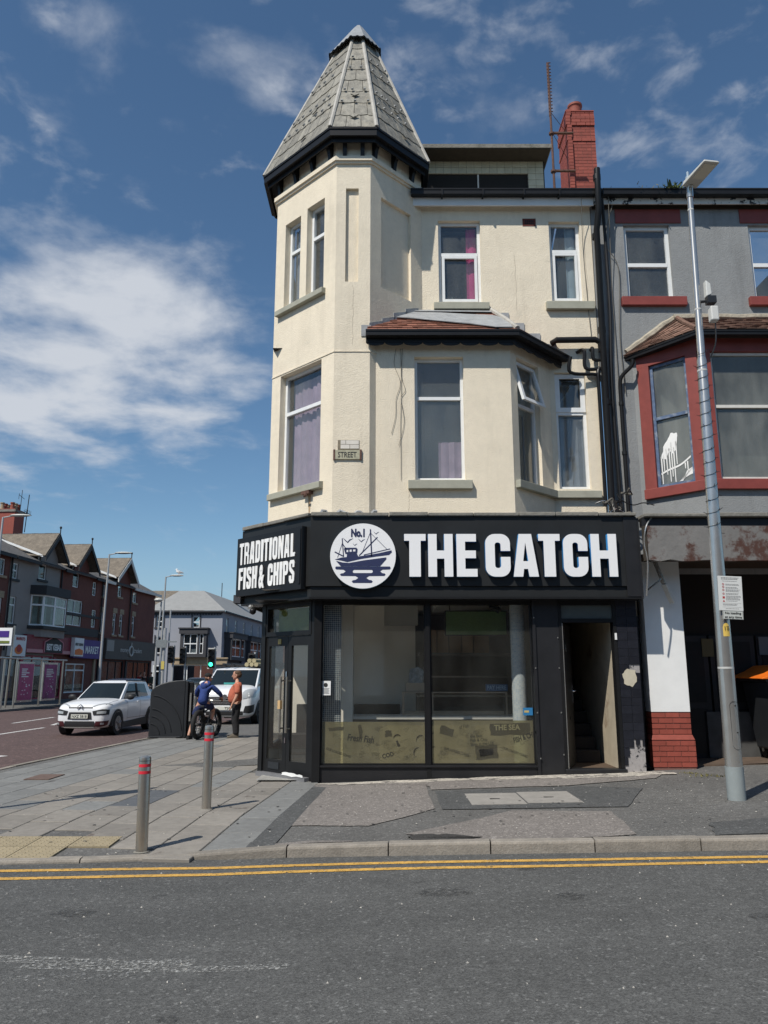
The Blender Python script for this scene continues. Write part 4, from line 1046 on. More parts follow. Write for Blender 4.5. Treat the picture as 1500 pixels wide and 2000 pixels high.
# sign on the corner
sg = thing('corner_sign', 'black board on the angled corner lettered in white TRADITIONAL FISH & CHIPS', 'shop sign', (-1.7, 12.1, 3.4))
b = MB(CH); b.box(-.03, 1.68, -.10, -.004, 2.91, 3.885); b.build('board', m_black, sg, bevel=.006)
def heavy(txt, Mx, s0, s1, d, z0, h, parent, mats, thick, widths=None, name='letter', sw=.5, gap=.10, space=.22):
    """A line of heavy condensed letters between s0 and s1; every letter is its own raised plate."""
    wd = {'I': .24, 'T': .46, 'L': .42, '&': .56, ' ': space, 'F': .44, 'A': .54}
    tot = sum(wd.get(c, .50) for c in txt) + gap * (len(txt) - 1); k = (s1 - s0) / tot; x = s0
    for c in txt:
        W_ = wd.get(c, .50)
        if c == '&': write('&', Mx, x - .02 * k, d - thick, z0, h, mats[0], parent, name='letter', fit=W_ * k, bold=.035, th=thick)
        elif c != ' ': plate(name, glyph(c, W_, .185 if c not in 'NR' else .165), thick, Mx, (x, d, z0), (k, h), mats, parent)
        x += (W_ + gap) * k
heavy('TRADITIONAL', CH, .06, 1.53, -.101, 3.43, .36, sg, [m_white], .012)
heavy('FISH & CHIPS', CH, .06, 1.53, -.101, 3.02, .355, sg, [m_white], .012, space=.10)
k = MB(CH); k.box(1.62, 1.665, -.118, -.101, 3.0, 3.84); k.build('edge_trim', m_black, sg)

# illuminated-style letters on the main fascia: every letter a box with blue sides
ls = thing('raised_letter_sign', 'large white raised letters with blue sides reading THE CATCH on the dark fascia', 'shop sign', (1.9, 11.55, 3.4))
for c, a, b_ in (('T', .305, .63), ('H', .667, 1.04), ('E', 1.095, 1.405), ('C', 1.530, 1.905), ('A', 1.945, 2.325), ('T', 2.335, 2.66), ('C', 2.705, 3.075), ('H', 3.125, 3.515)):
    wu = (b_ - a) / .65; st = .265 if c == 'T' else (.20 if c in 'HE' else .22)
    plate('letter', glyph(c, wu, st), .085, FAS, (a, -.001, 3.09), (.65, .65), [m_led, m_blueside], ls)
# round badge with the boat
bd = thing('round_boat_sign', 'round white sign with a dark blue fishing boat and No.1, on the fascia', 'shop sign', (-.317, 11.55, 3.407))
circ = [(.495 * math.cos(R(i * 6)), .495 * math.sin(R(i * 6))) for i in range(60)]
plate('disc', [circ], .085, FAS, (-.317, -.001, 3.407), (1, 1), [m_led, m_discedge], bd)
KS = .495 / 211
def bp(name, pts_list, th=.003):
    plate(name, [[((x - 875) * KS, (341 - y) * KS) for x, y in pts] for pts in pts_list], th, FAS, (-.317, -.0865, 3.407), (1, 1), [m_navy], bd)
def ln(p, q, w_):
    p, q = Vector(p), Vector(q); n = (q - p).normalized(); n = Vector((-n.y, n.x)) * w_ / 2
    return [tuple(p + n), tuple(q + n), tuple(q - n), tuple(p - n)]
bp('hull', [[(695, 365), (740, 352), (770, 350), (772, 330), (836, 326), (845, 346), (900, 338), (975, 325), (1058, 306), (1061, 318), (1042, 336), (960, 346), (860, 362), (775, 382), (735, 372)]])
bp('hull', [[(702, 374), (745, 385), (785, 388), (880, 371), (1024, 352), (1026, 362), (985, 409), (733, 409)]])
bp('wheelhouse', [[(757, 289), (832, 289), (840, 298), (838, 324), (762, 330), (752, 298)], [(768, 302), (768, 318), (780, 317), (780, 301)], [(788, 300), (788, 316), (802, 315), (802, 299)], [(810, 299), (810, 314), (826, 313), (826, 298)]])
for p, q, w_ in (((922, 168), (930, 326), 8), ((850, 340), (968, 220), 6), ((740, 228), (750, 345), 6), ((742, 262), (768, 300), 5), ((693, 316), (752, 346), 7), ((712, 352), (740, 262), 3), ((921, 190), (1030, 300), 2.4), ((921, 190), (866, 330), 2.4), ((880, 336), (1050, 296), 5), ((930, 326), (930, 346), 8)):
    bp('mast' if w_ > 3 else 'rigging', [ln(p, q, w_)])
for x, y, s_ in ((775, 240, 1.5), (864, 241, 1.0), (822, 268, .65), (959, 192, .8)):
    bp('gull_mark', [[(x - 22 * s_, y - 12 * s_), (x - 10 * s_, y - 2 * s_), (x, y + 7 * s_), (x + 8 * s_, y - 3 * s_), (x + 24 * s_, y - 8 * s_), (x + 9 * s_, y + 2 * s_), (x + 1 * s_, y + 12 * s_), (x - 10 * s_, y + 3 * s_)]])
wv = lambda x0, x1, y0, y1, r_: rrect(x0, x1, y0, y1, r_)
bp('wave', [[(733, 412), (985, 412), (985, 456), (733, 456)][0:4] if False else [(697, 420)] + [(702, 411), (1048, 411), (1053, 420), (1048, 429), (1000, 431), (985, 442), (1000, 454), (1015, 456), (1020, 463), (1012, 471), (915, 472), (896, 484), (915, 497), (930, 499), (938, 507), (930, 516), (812, 516), (804, 507), (812, 499), (828, 497), (846, 484), (828, 472), (736, 471), (728, 463), (736, 456), (750, 454), (765, 442), (750, 431), (702, 429)], wv(810, 938, 432, 453, 10)])
write('No.1', FAS, -.317 + (797 - 875) * KS, -.088, 3.407 + (341 - 215) * KS, .112, m_navy, bd, fit=88 * KS, bold=.055, th=.003)

# ground floor: frames, windows, pilasters
SF = frame((0, 11.8), (1, 0)); GZ = .12
b = MB(); b.box(-1.06, -.945, 11.76, 11.9, GZ - .1, 2.764); b.build('corner_post', m_black, corner)
b = MB(); b.box(-.944, .628, 11.80, 11.90, .0, .345); b.box(.692, 2.255, 11.80, 11.90, .05, .345); b.box(-.944, 2.255, 11.77, 11.799, .325, .352); b.build('stall_riser', m_blackm, corner)
b = MB(); b.box(.628, .692, 11.79, 11.88, .0, 2.764); b.build('mullion', m_black, corner)
b = MB(); b.box(-.944, 2.255, 11.81, 11.88, 2.72, 2.764); b.build('window_head', m_black, corner)
for a, c in ((-.943, .627), (.693, 2.24)):
    wn = MB(); e = .022
    for q in ((a, a + e, .353, 2.719), (c - e, c, .353, 2.719), (a + e, c - e, .353, .375), (a + e, c - e, 2.70, 2.719)): wn.box(q[0], q[1], 11.815, 11.85, q[2], q[3])
    wn = wn.build('shop_window', m_black, corner)
    g = MB(); g.box(a + .01, c - .01, 11.832, 11.838, .36, 2.71); g.build('pane', m_shopglass, wn)
b = MB(); b.box(2.256, 2.30, 11.775, 11.95, .1, 2.764); b.box(2.301, 2.66, 11.80, 11.95, .1, 2.764); b.build('panel', m_blackm, corner)
b = MB()
for x, z in ((2.28, 1.75), (2.28, 1.1), (2.64, 1.75), (2.64, 1.1), (2.28, 2.5), (2.64, 2.2), (2.30, .45), (2.65, .5)): b.lathe([(.010, -.01), (.010, .01)], (x, 11.772 if x < 2.31 else 11.798, z), 6)
b.build('screw_head', m_galv, corner, kind='stuff')
# doorway to the flats, door standing open
b = MB(); b.box(2.661, 2.705, 11.79, 11.95, .15, 2.764); b.box(3.485, 3.535, 11.79, 11.95, .15, 2.764); b.box(2.706, 3.484, 11.79, 11.95, 2.43, 2.49); b.box(2.706, 3.484, 11.79, 11.95, 2.69, 2.764); b.build('door_frame', m_black, corner)
b = MB(); b.box(2.66, 3.56, 11.74, 11.96, .13, .30); b.build('door_step', m_blackm, corner, bevel=.01)
m_trans = M('grey green transom board', (.085, .10, .095), .35, ns=5, na=.2)
b = MB(); b.box(2.706, 3.484, 11.82, 11.84, 2.49, 2.69); b.build('transom_light', m_trans, corner)
m_hall = M('stained cream hall plaster', (.46, .40, .30), .9, ns=4, na=.15, stain=((.25, .17, .11), 2.2, .55, .75))
h = MB(); h.quad((3.50, 11.95, .25), (3.50, 15.5, .25), (3.50, 15.5, 2.75), (3.50, 11.95, 2.75)); h.build('hall_wall', m_hall, corner)
h = MB(); h.quad((2.68, 11.95, .25), (2.68, 15.5, .25), (2.68, 15.5, 2.75), (2.68, 11.95, 2.75)); h.quad((2.68, 15.5, 0), (3.5, 15.5, 0), (3.5, 15.5, 2.8), (2.68, 15.5, 2.8)); h.build('hall_partition', m_dark, corner)
h = MB(); h.quad((2.68, 11.9, .285), (3.5, 11.9, .285), (3.5, 15.5, .285), (2.68, 15.5, .285)); h.build('hall_floor', M('brown mat', (.09, .06, .04), .95, ns=30, na=.3), corner)
m_stair = M('dark stair carpet', (.03, .026, .024), .95, ns=40, na=.3)
for i in range(8):
    h = MB(); h.box(2.69, 3.44 - .0 * i, 12.75 + i * .24, 15, .285 + i * .19, .285 + (i + 1) * .19 - .002); h.build('stair', m_stair, corner, bevel=.015)
h = MB(); h.quad((2.68, 11.95, 2.75), (3.5, 11.95, 2.75), (3.5, 15.5, 2.75), (2.68, 15.5, 2.75)); h.build('hall_ceiling', m_hall, corner)
DR = frame((2.715, 11.86), (.36, .933))
m_door = M('dark painted door', (.022, .021, .021), .45, ns=6, na=.2)
d_ = MB(DR); d_.box(0, .76, -.02, .022, .30, 2.42); door = d_.build('flat_door', m_door, corner)
d_ = MB(DR); d_.box(.66, .70, -.035, -.021, 1.22, 1.50); d_.tube([(.68, -.03, 1.40), (.68, -.08, 1.40), (.56, -.085, 1.40)], .012, 8); d_.build('door_handle', m_chrome, door)
write('85', DR, .14, -.022, 2.0, .11, m_galv, door, name='house_number', sx=.8, bold=.01)
d_ = MB(DR); d_.box(.30, .48, -.028, -.021, .98, 1.03); d_.build('letter_slot', m_black, door)
d_ = MB(); d_.box(2.706, 2.716, 11.785, 11.80, .3, 2.42); d_.build('door_edge_trim', m_galv, corner)
# tiled pier right of the doorway: glazed navy tiles, the lowest torn off
m_ntile = M('navy glazed tile', (.017, .018, .024), .28, ns=9, na=.2, rnd=.15, stain=((.28, .27, .26), 13, .70, .74))
m_scar = M('bare grey adhesive', (.33, .31, .30), .85, ns=20, na=.2, stain=((.03, .03, .035), 9, .56, .62))
b = MB(); b.box(3.536, 3.852, 11.81, 12.4, .1, 2.764); b.build('pier', m_scar, corner)
for j in range(17):
    for i in range(2):
        z = .72 + j * .1205 * 1.0
        if z > 2.66: continue
        if (j == 8 and i == 1): continue
        t = MB(); t.box(3.539 + i * .158, 3.539 + i * .158 + .154, 11.797, 11.809, z, z + .117); t.build('tile', m_ntile, corner)
for (x0, z0, x1, z1) in ((3.539, .60, 3.69, .718), (3.539, .47, 3.62, .59), (3.82, .62, 3.851, .718), (3.72, .64, 3.78, .718), (3.54, .35, 3.59, .46)):
    t = MB(); t.box(x0, x1, 11.797, 11.809, z0, z1); t.build('tile', m_ntile, corner)
blob = rag([(3.58, 1.66), (3.66, 1.74), (3.78, 1.72), (3.79, 1.55), (3.72, 1.47), (3.60, 1.52)], .012, 3, 4)
b = MB(); b.prism([(x, 11.796, z) for x, z in blob], (0, -.006, 0)); b.build('plaster_patch', M('cream plaster patch', (.52, .47, .36), .9, ns=9, na=.1), corner)
b = MB(); b.box(3.50, 3.53, 11.775, 11.789, 2.17, 2.27); b.build('bell_push', m_white, corner)
# downpipe in the gap, with its cream return wall
b = MB(); b.box(3.88, 4.02, 12.25, 12.45, .1, 4.0); b.build('return_wall', m_hall, corner)
b = MB(); b.tube([(3.945, 12.15, 2.55), (3.945, 12.15, .36), (3.945, 12.02, .27)], .05, 10)
for z in (2.5, 1.95, .7): b.lathe([(.06, -.03), (.06, .03)], (3.945, 12.15, z), 10)
b.build('drainpipe', m_black, corner, smooth=True)

# corner entrance
DO = frame((-1.99, 12.79), (Q, -Q))   # runs from the far jamb to the corner post: length 1.40
b = MB(DO); b.box(0, .10, -.03, .10, .0, 2.764); b.box(1.25, 1.345, -.01, .10, .0, 2.764); b.box(.10, 1.25, -.02, .08, 2.255, 2.325); b.box(.10, 1.25, -.02, .08, 2.70, 2.764); b.box(.10, .14, -.02, .08, 2.325, 2.7); b.box(1.2, 1.25, -.02, .08, 2.325, 2.70); b.build('entrance_frame', m_black, corner)
m_yel = M('yellow green poster board', (.14, .17, .035), .7, ns=3, na=.35)
b = MB(DO); b.box(.141, 1.199, .04, .046, 2.326, 2.699); b.build('entrance_transom', m_shopglass, corner)
b = MB(DO); b.box(.28, 1.19, .10, .11, 2.33, 2.69); b.build('transom_board', m_yel, corner)
def leaf(a, c, hs, name='entrance_door'):
    d_ = MB(DO); y0, y1 = .0, .045
    d_.box(a, a + .085, y0, y1, .17, 2.25); d_.box(c - .085, c, y0, y1, .17, 2.25); d_.box(a + .085, c - .085, y0, y1, .17, .36); d_.box(a + .085, c - .085, y0, y1, 2.10, 2.25)
    o = d_.build(name, m_black, corner)
    g = MB(DO); g.box(a + .08, c - .08, .02, .026, .35, 2.11); g.build('pane', m_shopglass, o)
    h_ = MB(DO); h_.tube([(hs, -.075, .78), (hs, -.075, 1.62)], .017, 10)
    for z in (.84, 1.56): h_.tube([(hs, -.075, z), (hs, .0, z)], .012, 8)
    h_.build('pull_handle', m_steel, o, smooth=True); return o
l1 = leaf(.102, .672, .60); l2 = leaf(.678, 1.248, .755)
k = MB(DO); k.box(.60 - .03, .60 + .03, -.10, -.055, 1.13, 1.26); k.build('card_tag', M('buff card tag', (.55, .36, .17), .8), l1)
k = MB(DO); k.box(.25, .52, -.012, .0, .22, .32); k.build('letter_plate', m_plastic, l1)
k = MB(DO); k.box(.645, .668, -.012, 0, .62, .70); k.box(.645, .668, -.014, 0, 1.62, 1.70); k.build('lock', m_chrome, l1)
k = MB(DO); k.box(.42, .50, -.008, 0, 2.13, 2.21); k.build('number_plaque', M('brass plaque', (.30, .22, .09), .35, .8), l1)
k = MB(DO); k.box(.05, 1.26, -.10, .09, .085, .165); k.build('threshold', M('grey metal threshold', (.17, .17, .175), .5, ns=8, na=.15), corner)
k = MB(DO); k.prism([(x, -.104, z) for x, z in rag([(.72, .168), (1.22, .168), (1.22, .20), (.95, .215), (.74, .205)], .01, 4, 3)], (0, -.004, 0)); k.build('white_filler', m_white, corner)
k = MB(DO); k.prism([(.02, -.14, .02), (1.36, -.14, .02), (1.36, -.14, .10), (.02, -.14, .09)], (0, .14, 0)); k.build('doorstep', m_blackm, corner)
# side wall of the ground floor beyond the entrance
SW = frame((-1.95, 22), (.005, -1)); b = MB(SW); wall(b, 0, 9.17, 0, 2.8, [(4.6, 6.7, .5, 2.6), (6.9, 9.0, .5, 2.6)], .1); b.build('side_wall', m_black, corner)
for a, c in ((4.6, 6.7), (6.9, 9.0)): window(corner, SW, a, c, .5, 2.6, .03, fw=.05, mat=m_black, pane=m_shopglass, name='side_window')
b = MB(); ring(b, [(-1.95, 22), (-2.372, 12.802)][::1], 0, .02, 2.8, 4.03); b.build('side_fascia', m_fascia, corner)

# small camera slung under the fascia at the corner
cc = thing('security_camera', 'small black dome camera under the left end of the corner sign', 'security camera', (-2.15, 12.55, 2.7))
k = MB(); k.lathe([(.05, 0), (.055, .03), (.03, .065)], (-2.17, 12.57, 2.70), 14); k.build('mount', m_galv, cc, smooth=True)
k = MB(); k.ellips((-2.13, 12.53, 2.66), (.055, .055, .055)); k.build('dome', m_black, cc, smooth=True)

# ---------------- inside the shop
m_floor = M('grey shop floor tile', (.34, .33, .30), .4, ns=10, na=.2)
m_bwall = M('grey back wall', (.20, .19, .175), .85, ns=3, na=.2)
m_intw = M('warm white wall', (.84, .81, .75), .7, ns=2, na=.05)
shop = thing('shop_interior', 'white walled takeaway room seen through the shop window', 'shop interior', (0, 13.5, .12))
b = MB(); b.quad((-1.9, 11.95, .125), (2.67, 11.95, .125), (2.67, 17, .125), (-1.9, 17, .125)); b.build('room_floor', m_floor, shop)
b = MB(); b.quad((-1.9, 11.9, 2.95), (2.67, 11.9, 2.95), (2.67, 17, 2.95), (-1.9, 17, 2.95)); b.build('ceiling', m_intw, shop)
b = MB(); b.quad((-1.85, 14.9, .12), (.6, 14.9, .12), (.6, 14.9, 2.95), (-1.85, 14.9, 2.95)); b.quad((.6, 14.9, .12), (.6, 17, .12), (.6, 17, 2.95), (.6, 16, 2.95))
b.box(-.74, -.50, 12.6, 13.1, .2, 2.95); b.box(-.42, .0, 13.6, 13.9, 1.3, 2.95); b.build('white_wall', m_intw, shop)
b = MB(); b.quad((.6, 17, .12), (2.67, 17, .12), (2.67, 17, 2.95), (.6, 17, 2.95)); b.quad((2.66, 11.9, .12), (2.66, 17, .12), (2.66, 17, 2.95), (2.66, 11.9, 2.95)); b.build('back_wall', m_bwall, shop)
b = MB(); b.box(-.2, .62, 14.2, 14.5, 2.55, 2.949); b.box(.9, 1.4, 13.2, 14.5, 2.80, 2.949); b.build('beam', m_offw, shop)
m_mos = mosaic('pale mosaic', (.50, .56, .60), (.34, .43, .52), .028); m_mosd = mosaic('blue mosaic', (.02, .035, .06), (.07, .11, .15), .03)
b = MB(); b.box(-.93, -.66, 12.0, 12.22, .13, 2.9); b.build('mosaic_pier', m_mosd, shop)
b = MB(); b.lathe([(.115, .13), (.115, 2.95)], (2.12, 12.35, 0), 24); b.lathe([(.15, .13), (.15, .19), (.12, .24)], (2.12, 12.35, 0), 20); b.build('mosaic_column', m_mos, shop, smooth=True)
b = MB(); b.box(-1.85, .4, 14.0, 14.5, .13, .62); b.box(-1.6, .3, 14.5, 14.7, .62, 1.12); b.build('bench_seat', M('dark grey upholstery', (.05, .05, .052), .8, ns=6, na=.2), shop)
# counter wrapped in printed paper
ct = thing('shop_counter', 'pale topped serving counter just behind the shop window', 'counter', (.7, 12.9, .13))
m_paper = M('olive newsprint facing', (.27, .245, .125), .75, ns=2.5, na=.14, ns2=18, na2=.06)
m_print = M('dark newsprint ink', (.075, .06, .03), .8); m_print2 = M('faded newsprint ink', (.15, .125, .065), .8)
b = MB(); b.box(-.62, 2.3, 12.72, 13.3, .13, .955); b.build('front', m_bwall, ct)
b = MB(); b.box(-.66, 2.34, 12.66, 13.36, .956, 1.0); b.build('counter_top', m_offw, ct)
# printed olive film stuck inside the lower part of both panes: lets some light through, carries dark newsprint
m_film = bpy.data.materials.new('olive printed film'); m_film.use_nodes = True
def film_nodes():
    nt = m_film.node_tree; nt.nodes.clear(); N, L = nt.nodes.new, nt.links.new
    tr = N('ShaderNodeBsdfTransparent'); tr.inputs[0].default_value = (.62, .58, .30, 1); df = N('ShaderNodeBsdfDiffuse')
    ge = N('ShaderNodeNewGeometry'); n = N('ShaderNodeTexNoise'); n.inputs['Scale'].default_value = 3; n.inputs['Detail'].default_value = 6; L(ge.outputs['Position'], n.inputs['Vector'])
    mr = N('ShaderNodeMapRange'); L(n.outputs[0], mr.inputs[0]); mr.inputs[1].default_value = .3; mr.inputs[2].default_value = .7; mr.inputs[3].default_value = .75; mr.inputs[4].default_value = 1.2
    sc = N('ShaderNodeVectorMath'); sc.operation = 'SCALE'; sc.inputs[0].default_value = (.225, .205, .13); L(mr.outputs[0], sc.inputs['Scale']); L(sc.outputs[0], df.inputs[0])
    mx = N('ShaderNodeMixShader'); mx.inputs[0].default_value = .62; L(tr.outputs[0], mx.inputs[1]); L(df.outputs[0], mx.inputs[2]); o = N('ShaderNodeOutputMaterial'); L(mx.outputs[0], o.inputs[0])
film_nodes()
fm_ = thing('window_film', 'olive printed newspaper film covering the lower part of the shop window', 'window film', (.65, 11.845, .36))
k = MB(); k.quad((-.93, 11.846, .375), (.62, 11.846, .375), (.62, 11.846, .965), (-.93, 11.846, .965)); k.build('film_sheet', m_film, fm_)
k = MB(); k.quad((.70, 11.846, .375), (2.225, 11.846, .375), (2.225, 11.846, .985), (.70, 11.846, .985)); k.build('film_sheet', m_film, fm_)
CT = frame((0, 11.844), (1, 0)); m_print = M('dark newsprint ink', (.022, .019, .012), .8); m_print2 = M('faded newsprint ink', (.05, .044, .024), .8); m_pale = M('pale newsprint', (.20, .185, .10), .8)
def ink(t, s, z, h, mt=None, sx=.8, bold=.012, rot=0.0, shear=0.0): write(t, CT, s, 0, z, h, mt or m_print, fm_, 'newsprint', sx, bold, rot=rot, shear=shear, th=.001)
ink('Fresh Fish', -.55, .70, .095, rot=-.10, shear=.12, sx=.72, bold=.02); ink('FISH & CHIPS', 1.93, .66, .075, rot=.30, sx=.62, bold=.03)
for i, t in enumerate(('the Best', 'Fish & Chip', 'Shop in the U.K')): ink(t, 1.28, .735 - i * .058, .045, rot=.06, sx=.85, bold=.004)
ink('OUR LOADED CONES', -.86, .57, .034, m_print2, .8, .02, -.32); ink('OUR LOADED CONES', 1.75, .58, .034, m_print2, .8, .02, -.34); ink('OUR LOADED CONES', .88, .58, .034, m_print2, .8, .02, -.30); ink('COD', -.02, .44, .06, m_print, .9, .03, .25); ink('of Fish', 1.12, .86, .05, m_print2, .8, .01, .2)
rp = random.Random(12)
def blot(s, z, w_, h_, a, mt, nm='newsprint'):
    pts = rag([(s + x * math.cos(a) - y * math.sin(a), z + x * math.sin(a) + y * math.cos(a)) for x, y in ((0, 0), (w_, 0), (w_, h_), (0, h_))], .012, 4, int(s * 100 + z * 10) + 57)
    k = MB(CT); k.poly([(x, .0006, zz_) for x, zz_ in pts]); k.build(nm, mt, fm_)
blot(1.58, .77, .60, .165, .02, m_print2); blot(1.36, .42, .33, .20, .06, m_print2); blot(1.42, .47, .2, .1, .1, m_print); blot(.02, .74, .10, .09, .1, m_print2); blot(-.36, .72, .05, .2, .15, m_print2); blot(.82, .80, .2, .12, -.3, m_print2); blot(.22, .60, .03, .1, .5, m_print); blot(-.82, .83, .22, .05, .05, m_print2)
ink('THE SEA', 1.64, .845, .075, m_pale, .95, .03, .02)
for s, z, r0, a0 in ((.55, .70, .07, 60), (.52, .52, .08, 90), (.76, .74, .07, 100), (.75, .55, .06, 80), (.20, .72, .06, 40)):
    k = MB(CT); k.tube([(s + r0 * math.cos(R(a0 + t)), 0, z + r0 * math.sin(R(a0 + t))) for t in range(0, 150, 15)], [.003, .006, .009, .011, .012, .011, .009, .007, .005, .003], 4); k.build('newsprint', m_print, fm_)
pr2 = MB(CT)
for _ in range(46):
    s, z, a = rp.uniform(-.88, 2.1), rp.uniform(.42, .88), rp.uniform(-.5, .5)
    if .55 < s < .72: continue
    for q in range(rp.randint(2, 5)):
        n = rp.randint(4, 12); ca, sa = math.cos(a), math.sin(a)
        for i in range(n):
            x = s + i * .014 * ca + q * .018 * sa; zz_ = z - q * .018 + i * .014 * sa
            if rp.random() < .25 or zz_ < .39 or zz_ > .93 or x > 2.2 or .6 < x < .71: continue
            pr2.quad((x, 0, zz_), (x + .010 * ca, 0, zz_ + .01 * sa), (x + .010 * ca - .006 * sa, 0, zz_ + .01 * sa + .006 * ca), (x - .006 * sa, 0, zz_ + .006 * ca))
pr2.build('fine_print', m_print2, fm_, kind='stuff')
# range, shelves, boxes, appliances behind the counter
rg_ = thing('frying_range', 'dark fryer range with steel top behind the counter', 'range', (1.5, 14.6, .13))
b = MB(); b.box(.65, 2.5, 14.5, 15.2, .13, 1.25); b.build('cabinet', m_dark, rg_)
b = MB(); b.box(.62, 2.53, 14.46, 15.24, 1.251, 1.29); b.box(.65, 2.5, 15.0, 15.04, 1.6, 1.63); b.build('steel_top', m_steel, rg_)
b = MB(); b.box(.66, .72, 14.5, 14.56, 1.29, 2.0); b.box(2.42, 2.48, 14.5, 14.56, 1.29, 2.0); b.box(.65, 2.5, 14.5, 15.0, 2.0, 2.05); b.build('shelf', m_bwall, rg_)
m_cb = M('brown cardboard', (.34, .23, .14), .85, ns=4, na=.12, rnd=.2)
for i, (x, w_, h_) in enumerate(((.78, .2, .42), (1.0, .2, .42), (1.22, .22, .42), (1.46, .2, .40), (1.68, .28, .38))):
    b = MB(); b.box(x, x + w_, 14.55, 14.9, 2.052, 2.052 + h_); tag(b.build('cardboard_box', m_cb), ('leftmost', 'second from left', 'middle', 'second from right', 'rightmost')[i] + ' of the five brown cardboard boxes on the shelf behind the counter', 'box', 'cardboard boxes on the shelf')
cab = thing('display_cabinet', 'glass and steel serving cabinet standing on the counter', 'cabinet', (1.2, 13.1, 1.0))
b = MB(); b.box(.30, 2.0, 12.80, 13.25, 1.36, 1.375); b.box(.30, .33, 12.80, 12.83, 1.001, 1.36); b.box(1.97, 2.0, 12.80, 12.83, 1.001, 1.36); b.box(.30, 2.0, 13.2, 13.25, 1.001, 1.06); b.box(.78, .80, 12.8, 12.83, 1.001, 1.36); b.build('frame', m_steel, cab)
b = MB(); b.box(.33, 1.97, 12.812, 12.818, 1.002, 1.359); b.build('pane', m_shopglass, cab)
till = thing('wrapped_machine', 'counter machine wrapped in clear plastic film', 'machine', (.42, 13.0, 1.38))
b = MB(); b.box(.36, .66, 12.9, 13.2, 1.38, 1.52); b.build('base', m_steel, till)
b = MB(); b.prism([(.40, 12.9, 1.521), (.64, 12.9, 1.521), (.66, 12.92, 1.72), (.56, 12.95, 1.78), (.43, 12.93, 1.74)], (0, .24, 0)); b.build('film', M('crumpled film', (.30, .32, .33), .22, ns=18, na=.5, bs=16, bd=.03), till)
b = MB(); b.box(.655, .68, 12.9, 13.2, 1.52, 1.78); b.build('screen', m_black, till)
py = tag((lambda k: k.build('pay_here_sign', M('blue sign board', (.05, .13, .27), .5)))(MB().box(1.66, 2.02, 12.86, 12.87, 1.39, 1.50)), 'small blue PAY HERE sign standing on the serving cabinet', 'sign')
write('PAY HERE', frame((0, 12.86), (1, 0)), 1.685, -.002, 1.415, .065, M('pale blue print', (.34, .50, .66), .6), py, fit=.31, bold=.015)
m_scr = M('green menu board', (.12, .21, .085), .5, ns=60, na=.25)
mb_ = thing('menu_board', 'dark green menu board hanging from the shop ceiling', 'menu board', (1.5, 12.9, 2.5))
b = MB(); b.box(1.03, 2.03, 12.86, 12.90, 2.30, 2.68); b.build('panel', m_scr, mb_)
b = MB(); b.box(1.01, 2.05, 12.862, 12.91, 2.285, 2.299); b.box(1.01, 2.05, 12.862, 12.91, 2.681, 2.70); b.box(1.01, 1.029, 12.862, 12.91, 2.30, 2.68); b.box(2.031, 2.05, 12.862, 12.91, 2.3, 2.68); b.tube([(1.1, 12.89, 2.69), (1.08, 12.89, 2.95)], .006, 5); b.tube([(1.95, 12.89, 2.69), (1.97, 12.89, 2.95)], .006, 5); b.build('hanging_frame', m_black, mb_)
sp = thing('ceiling_spotlight', 'black spotlight on the shop ceiling beside the mosaic column', 'spotlight', (1.9, 12.5, 2.8))
b = MB(); b.tube([(1.72, 12.5, 2.94), (1.78, 12.48, 2.80)], .012, 6); b.tube([(1.72, 12.46, 2.74), (1.86, 12.42, 2.66)], .05, 10); b.build('lamp_head', m_black, sp)
nt_ = thing('window_notice', 'white paper notice with a dark emblem stuck to the left window', 'notice', (-.87, 11.83, 1.45))
b = MB(); b.box(-.945, -.80, 11.815, 11.819, 1.35, 1.56); b.build('paper', m_white, nt_)
b = MB(); b.prism([(-.875 + .032 * math.cos(R(i * 30)), 11.8145, 1.50 + .032 * math.sin(R(i * 30))) for i in range(12)], (0, -.001, 0)); b.build('emblem', m_lett, nt_)
b = MB()
for i in range(5): b.box(-.93, -.82 - .01 * (i % 2), 11.813, 11.8145, 1.445 - i * .017, 1.451 - i * .017)
b.build('print_lines', m_lett, nt_, kind='stuff')
b = MB(); b.box(2.075, 2.235, 11.815, 11.819, 1.06, 1.17); bs_ = tag(b.build('window_sticker', M('blue sticker', (.03, .17, .36), .4)), 'small blue sticker at the right edge of the shop window', 'sticker')
b = MB(); b.box(2.09, 2.16, 11.8125, 11.8145, 1.10, 1.13); b.build('print', M('gold print', (.5, .38, .14), .5), bs_)
# ------------------------------------------------------------------ the grey neighbour
nb = thing('grey_building', 'grey roughcast terraced building with red painted bay frame and derelict ground floor', 'building', (6, 12.8, 0))
w = MB(MAIN); wall(w, 3.84, 8.6, 3.3, 10.45, [(4.43, 5.28, 8.34, 9.81), (6.74, 7.6, 8.34, 9.81)], .17)
w.M = ID; w.quad((8.6, 12.83, 0), (8.6, 22, 0), (8.6, 22, 10.4), (8.6, 12.83, 10.4))
w.build('main_wall', m_grey, nb)
NB = frame((0, 12.0), (1, 0)); NC = frame((4.42, 12.83), (Q, -Q))
w = MB(NC); wall(w, 0, LC, B0 + .1, 7.2, [(.09, 1.12, 4.56, 7.02)], .12); w.M = NB; wall(w, 5.25, 8.6, B0 + .1, 7.2, [(5.31, 8.1, 4.56, 7.02)], .12)
w.build('bay_wall', m_grey, nb)
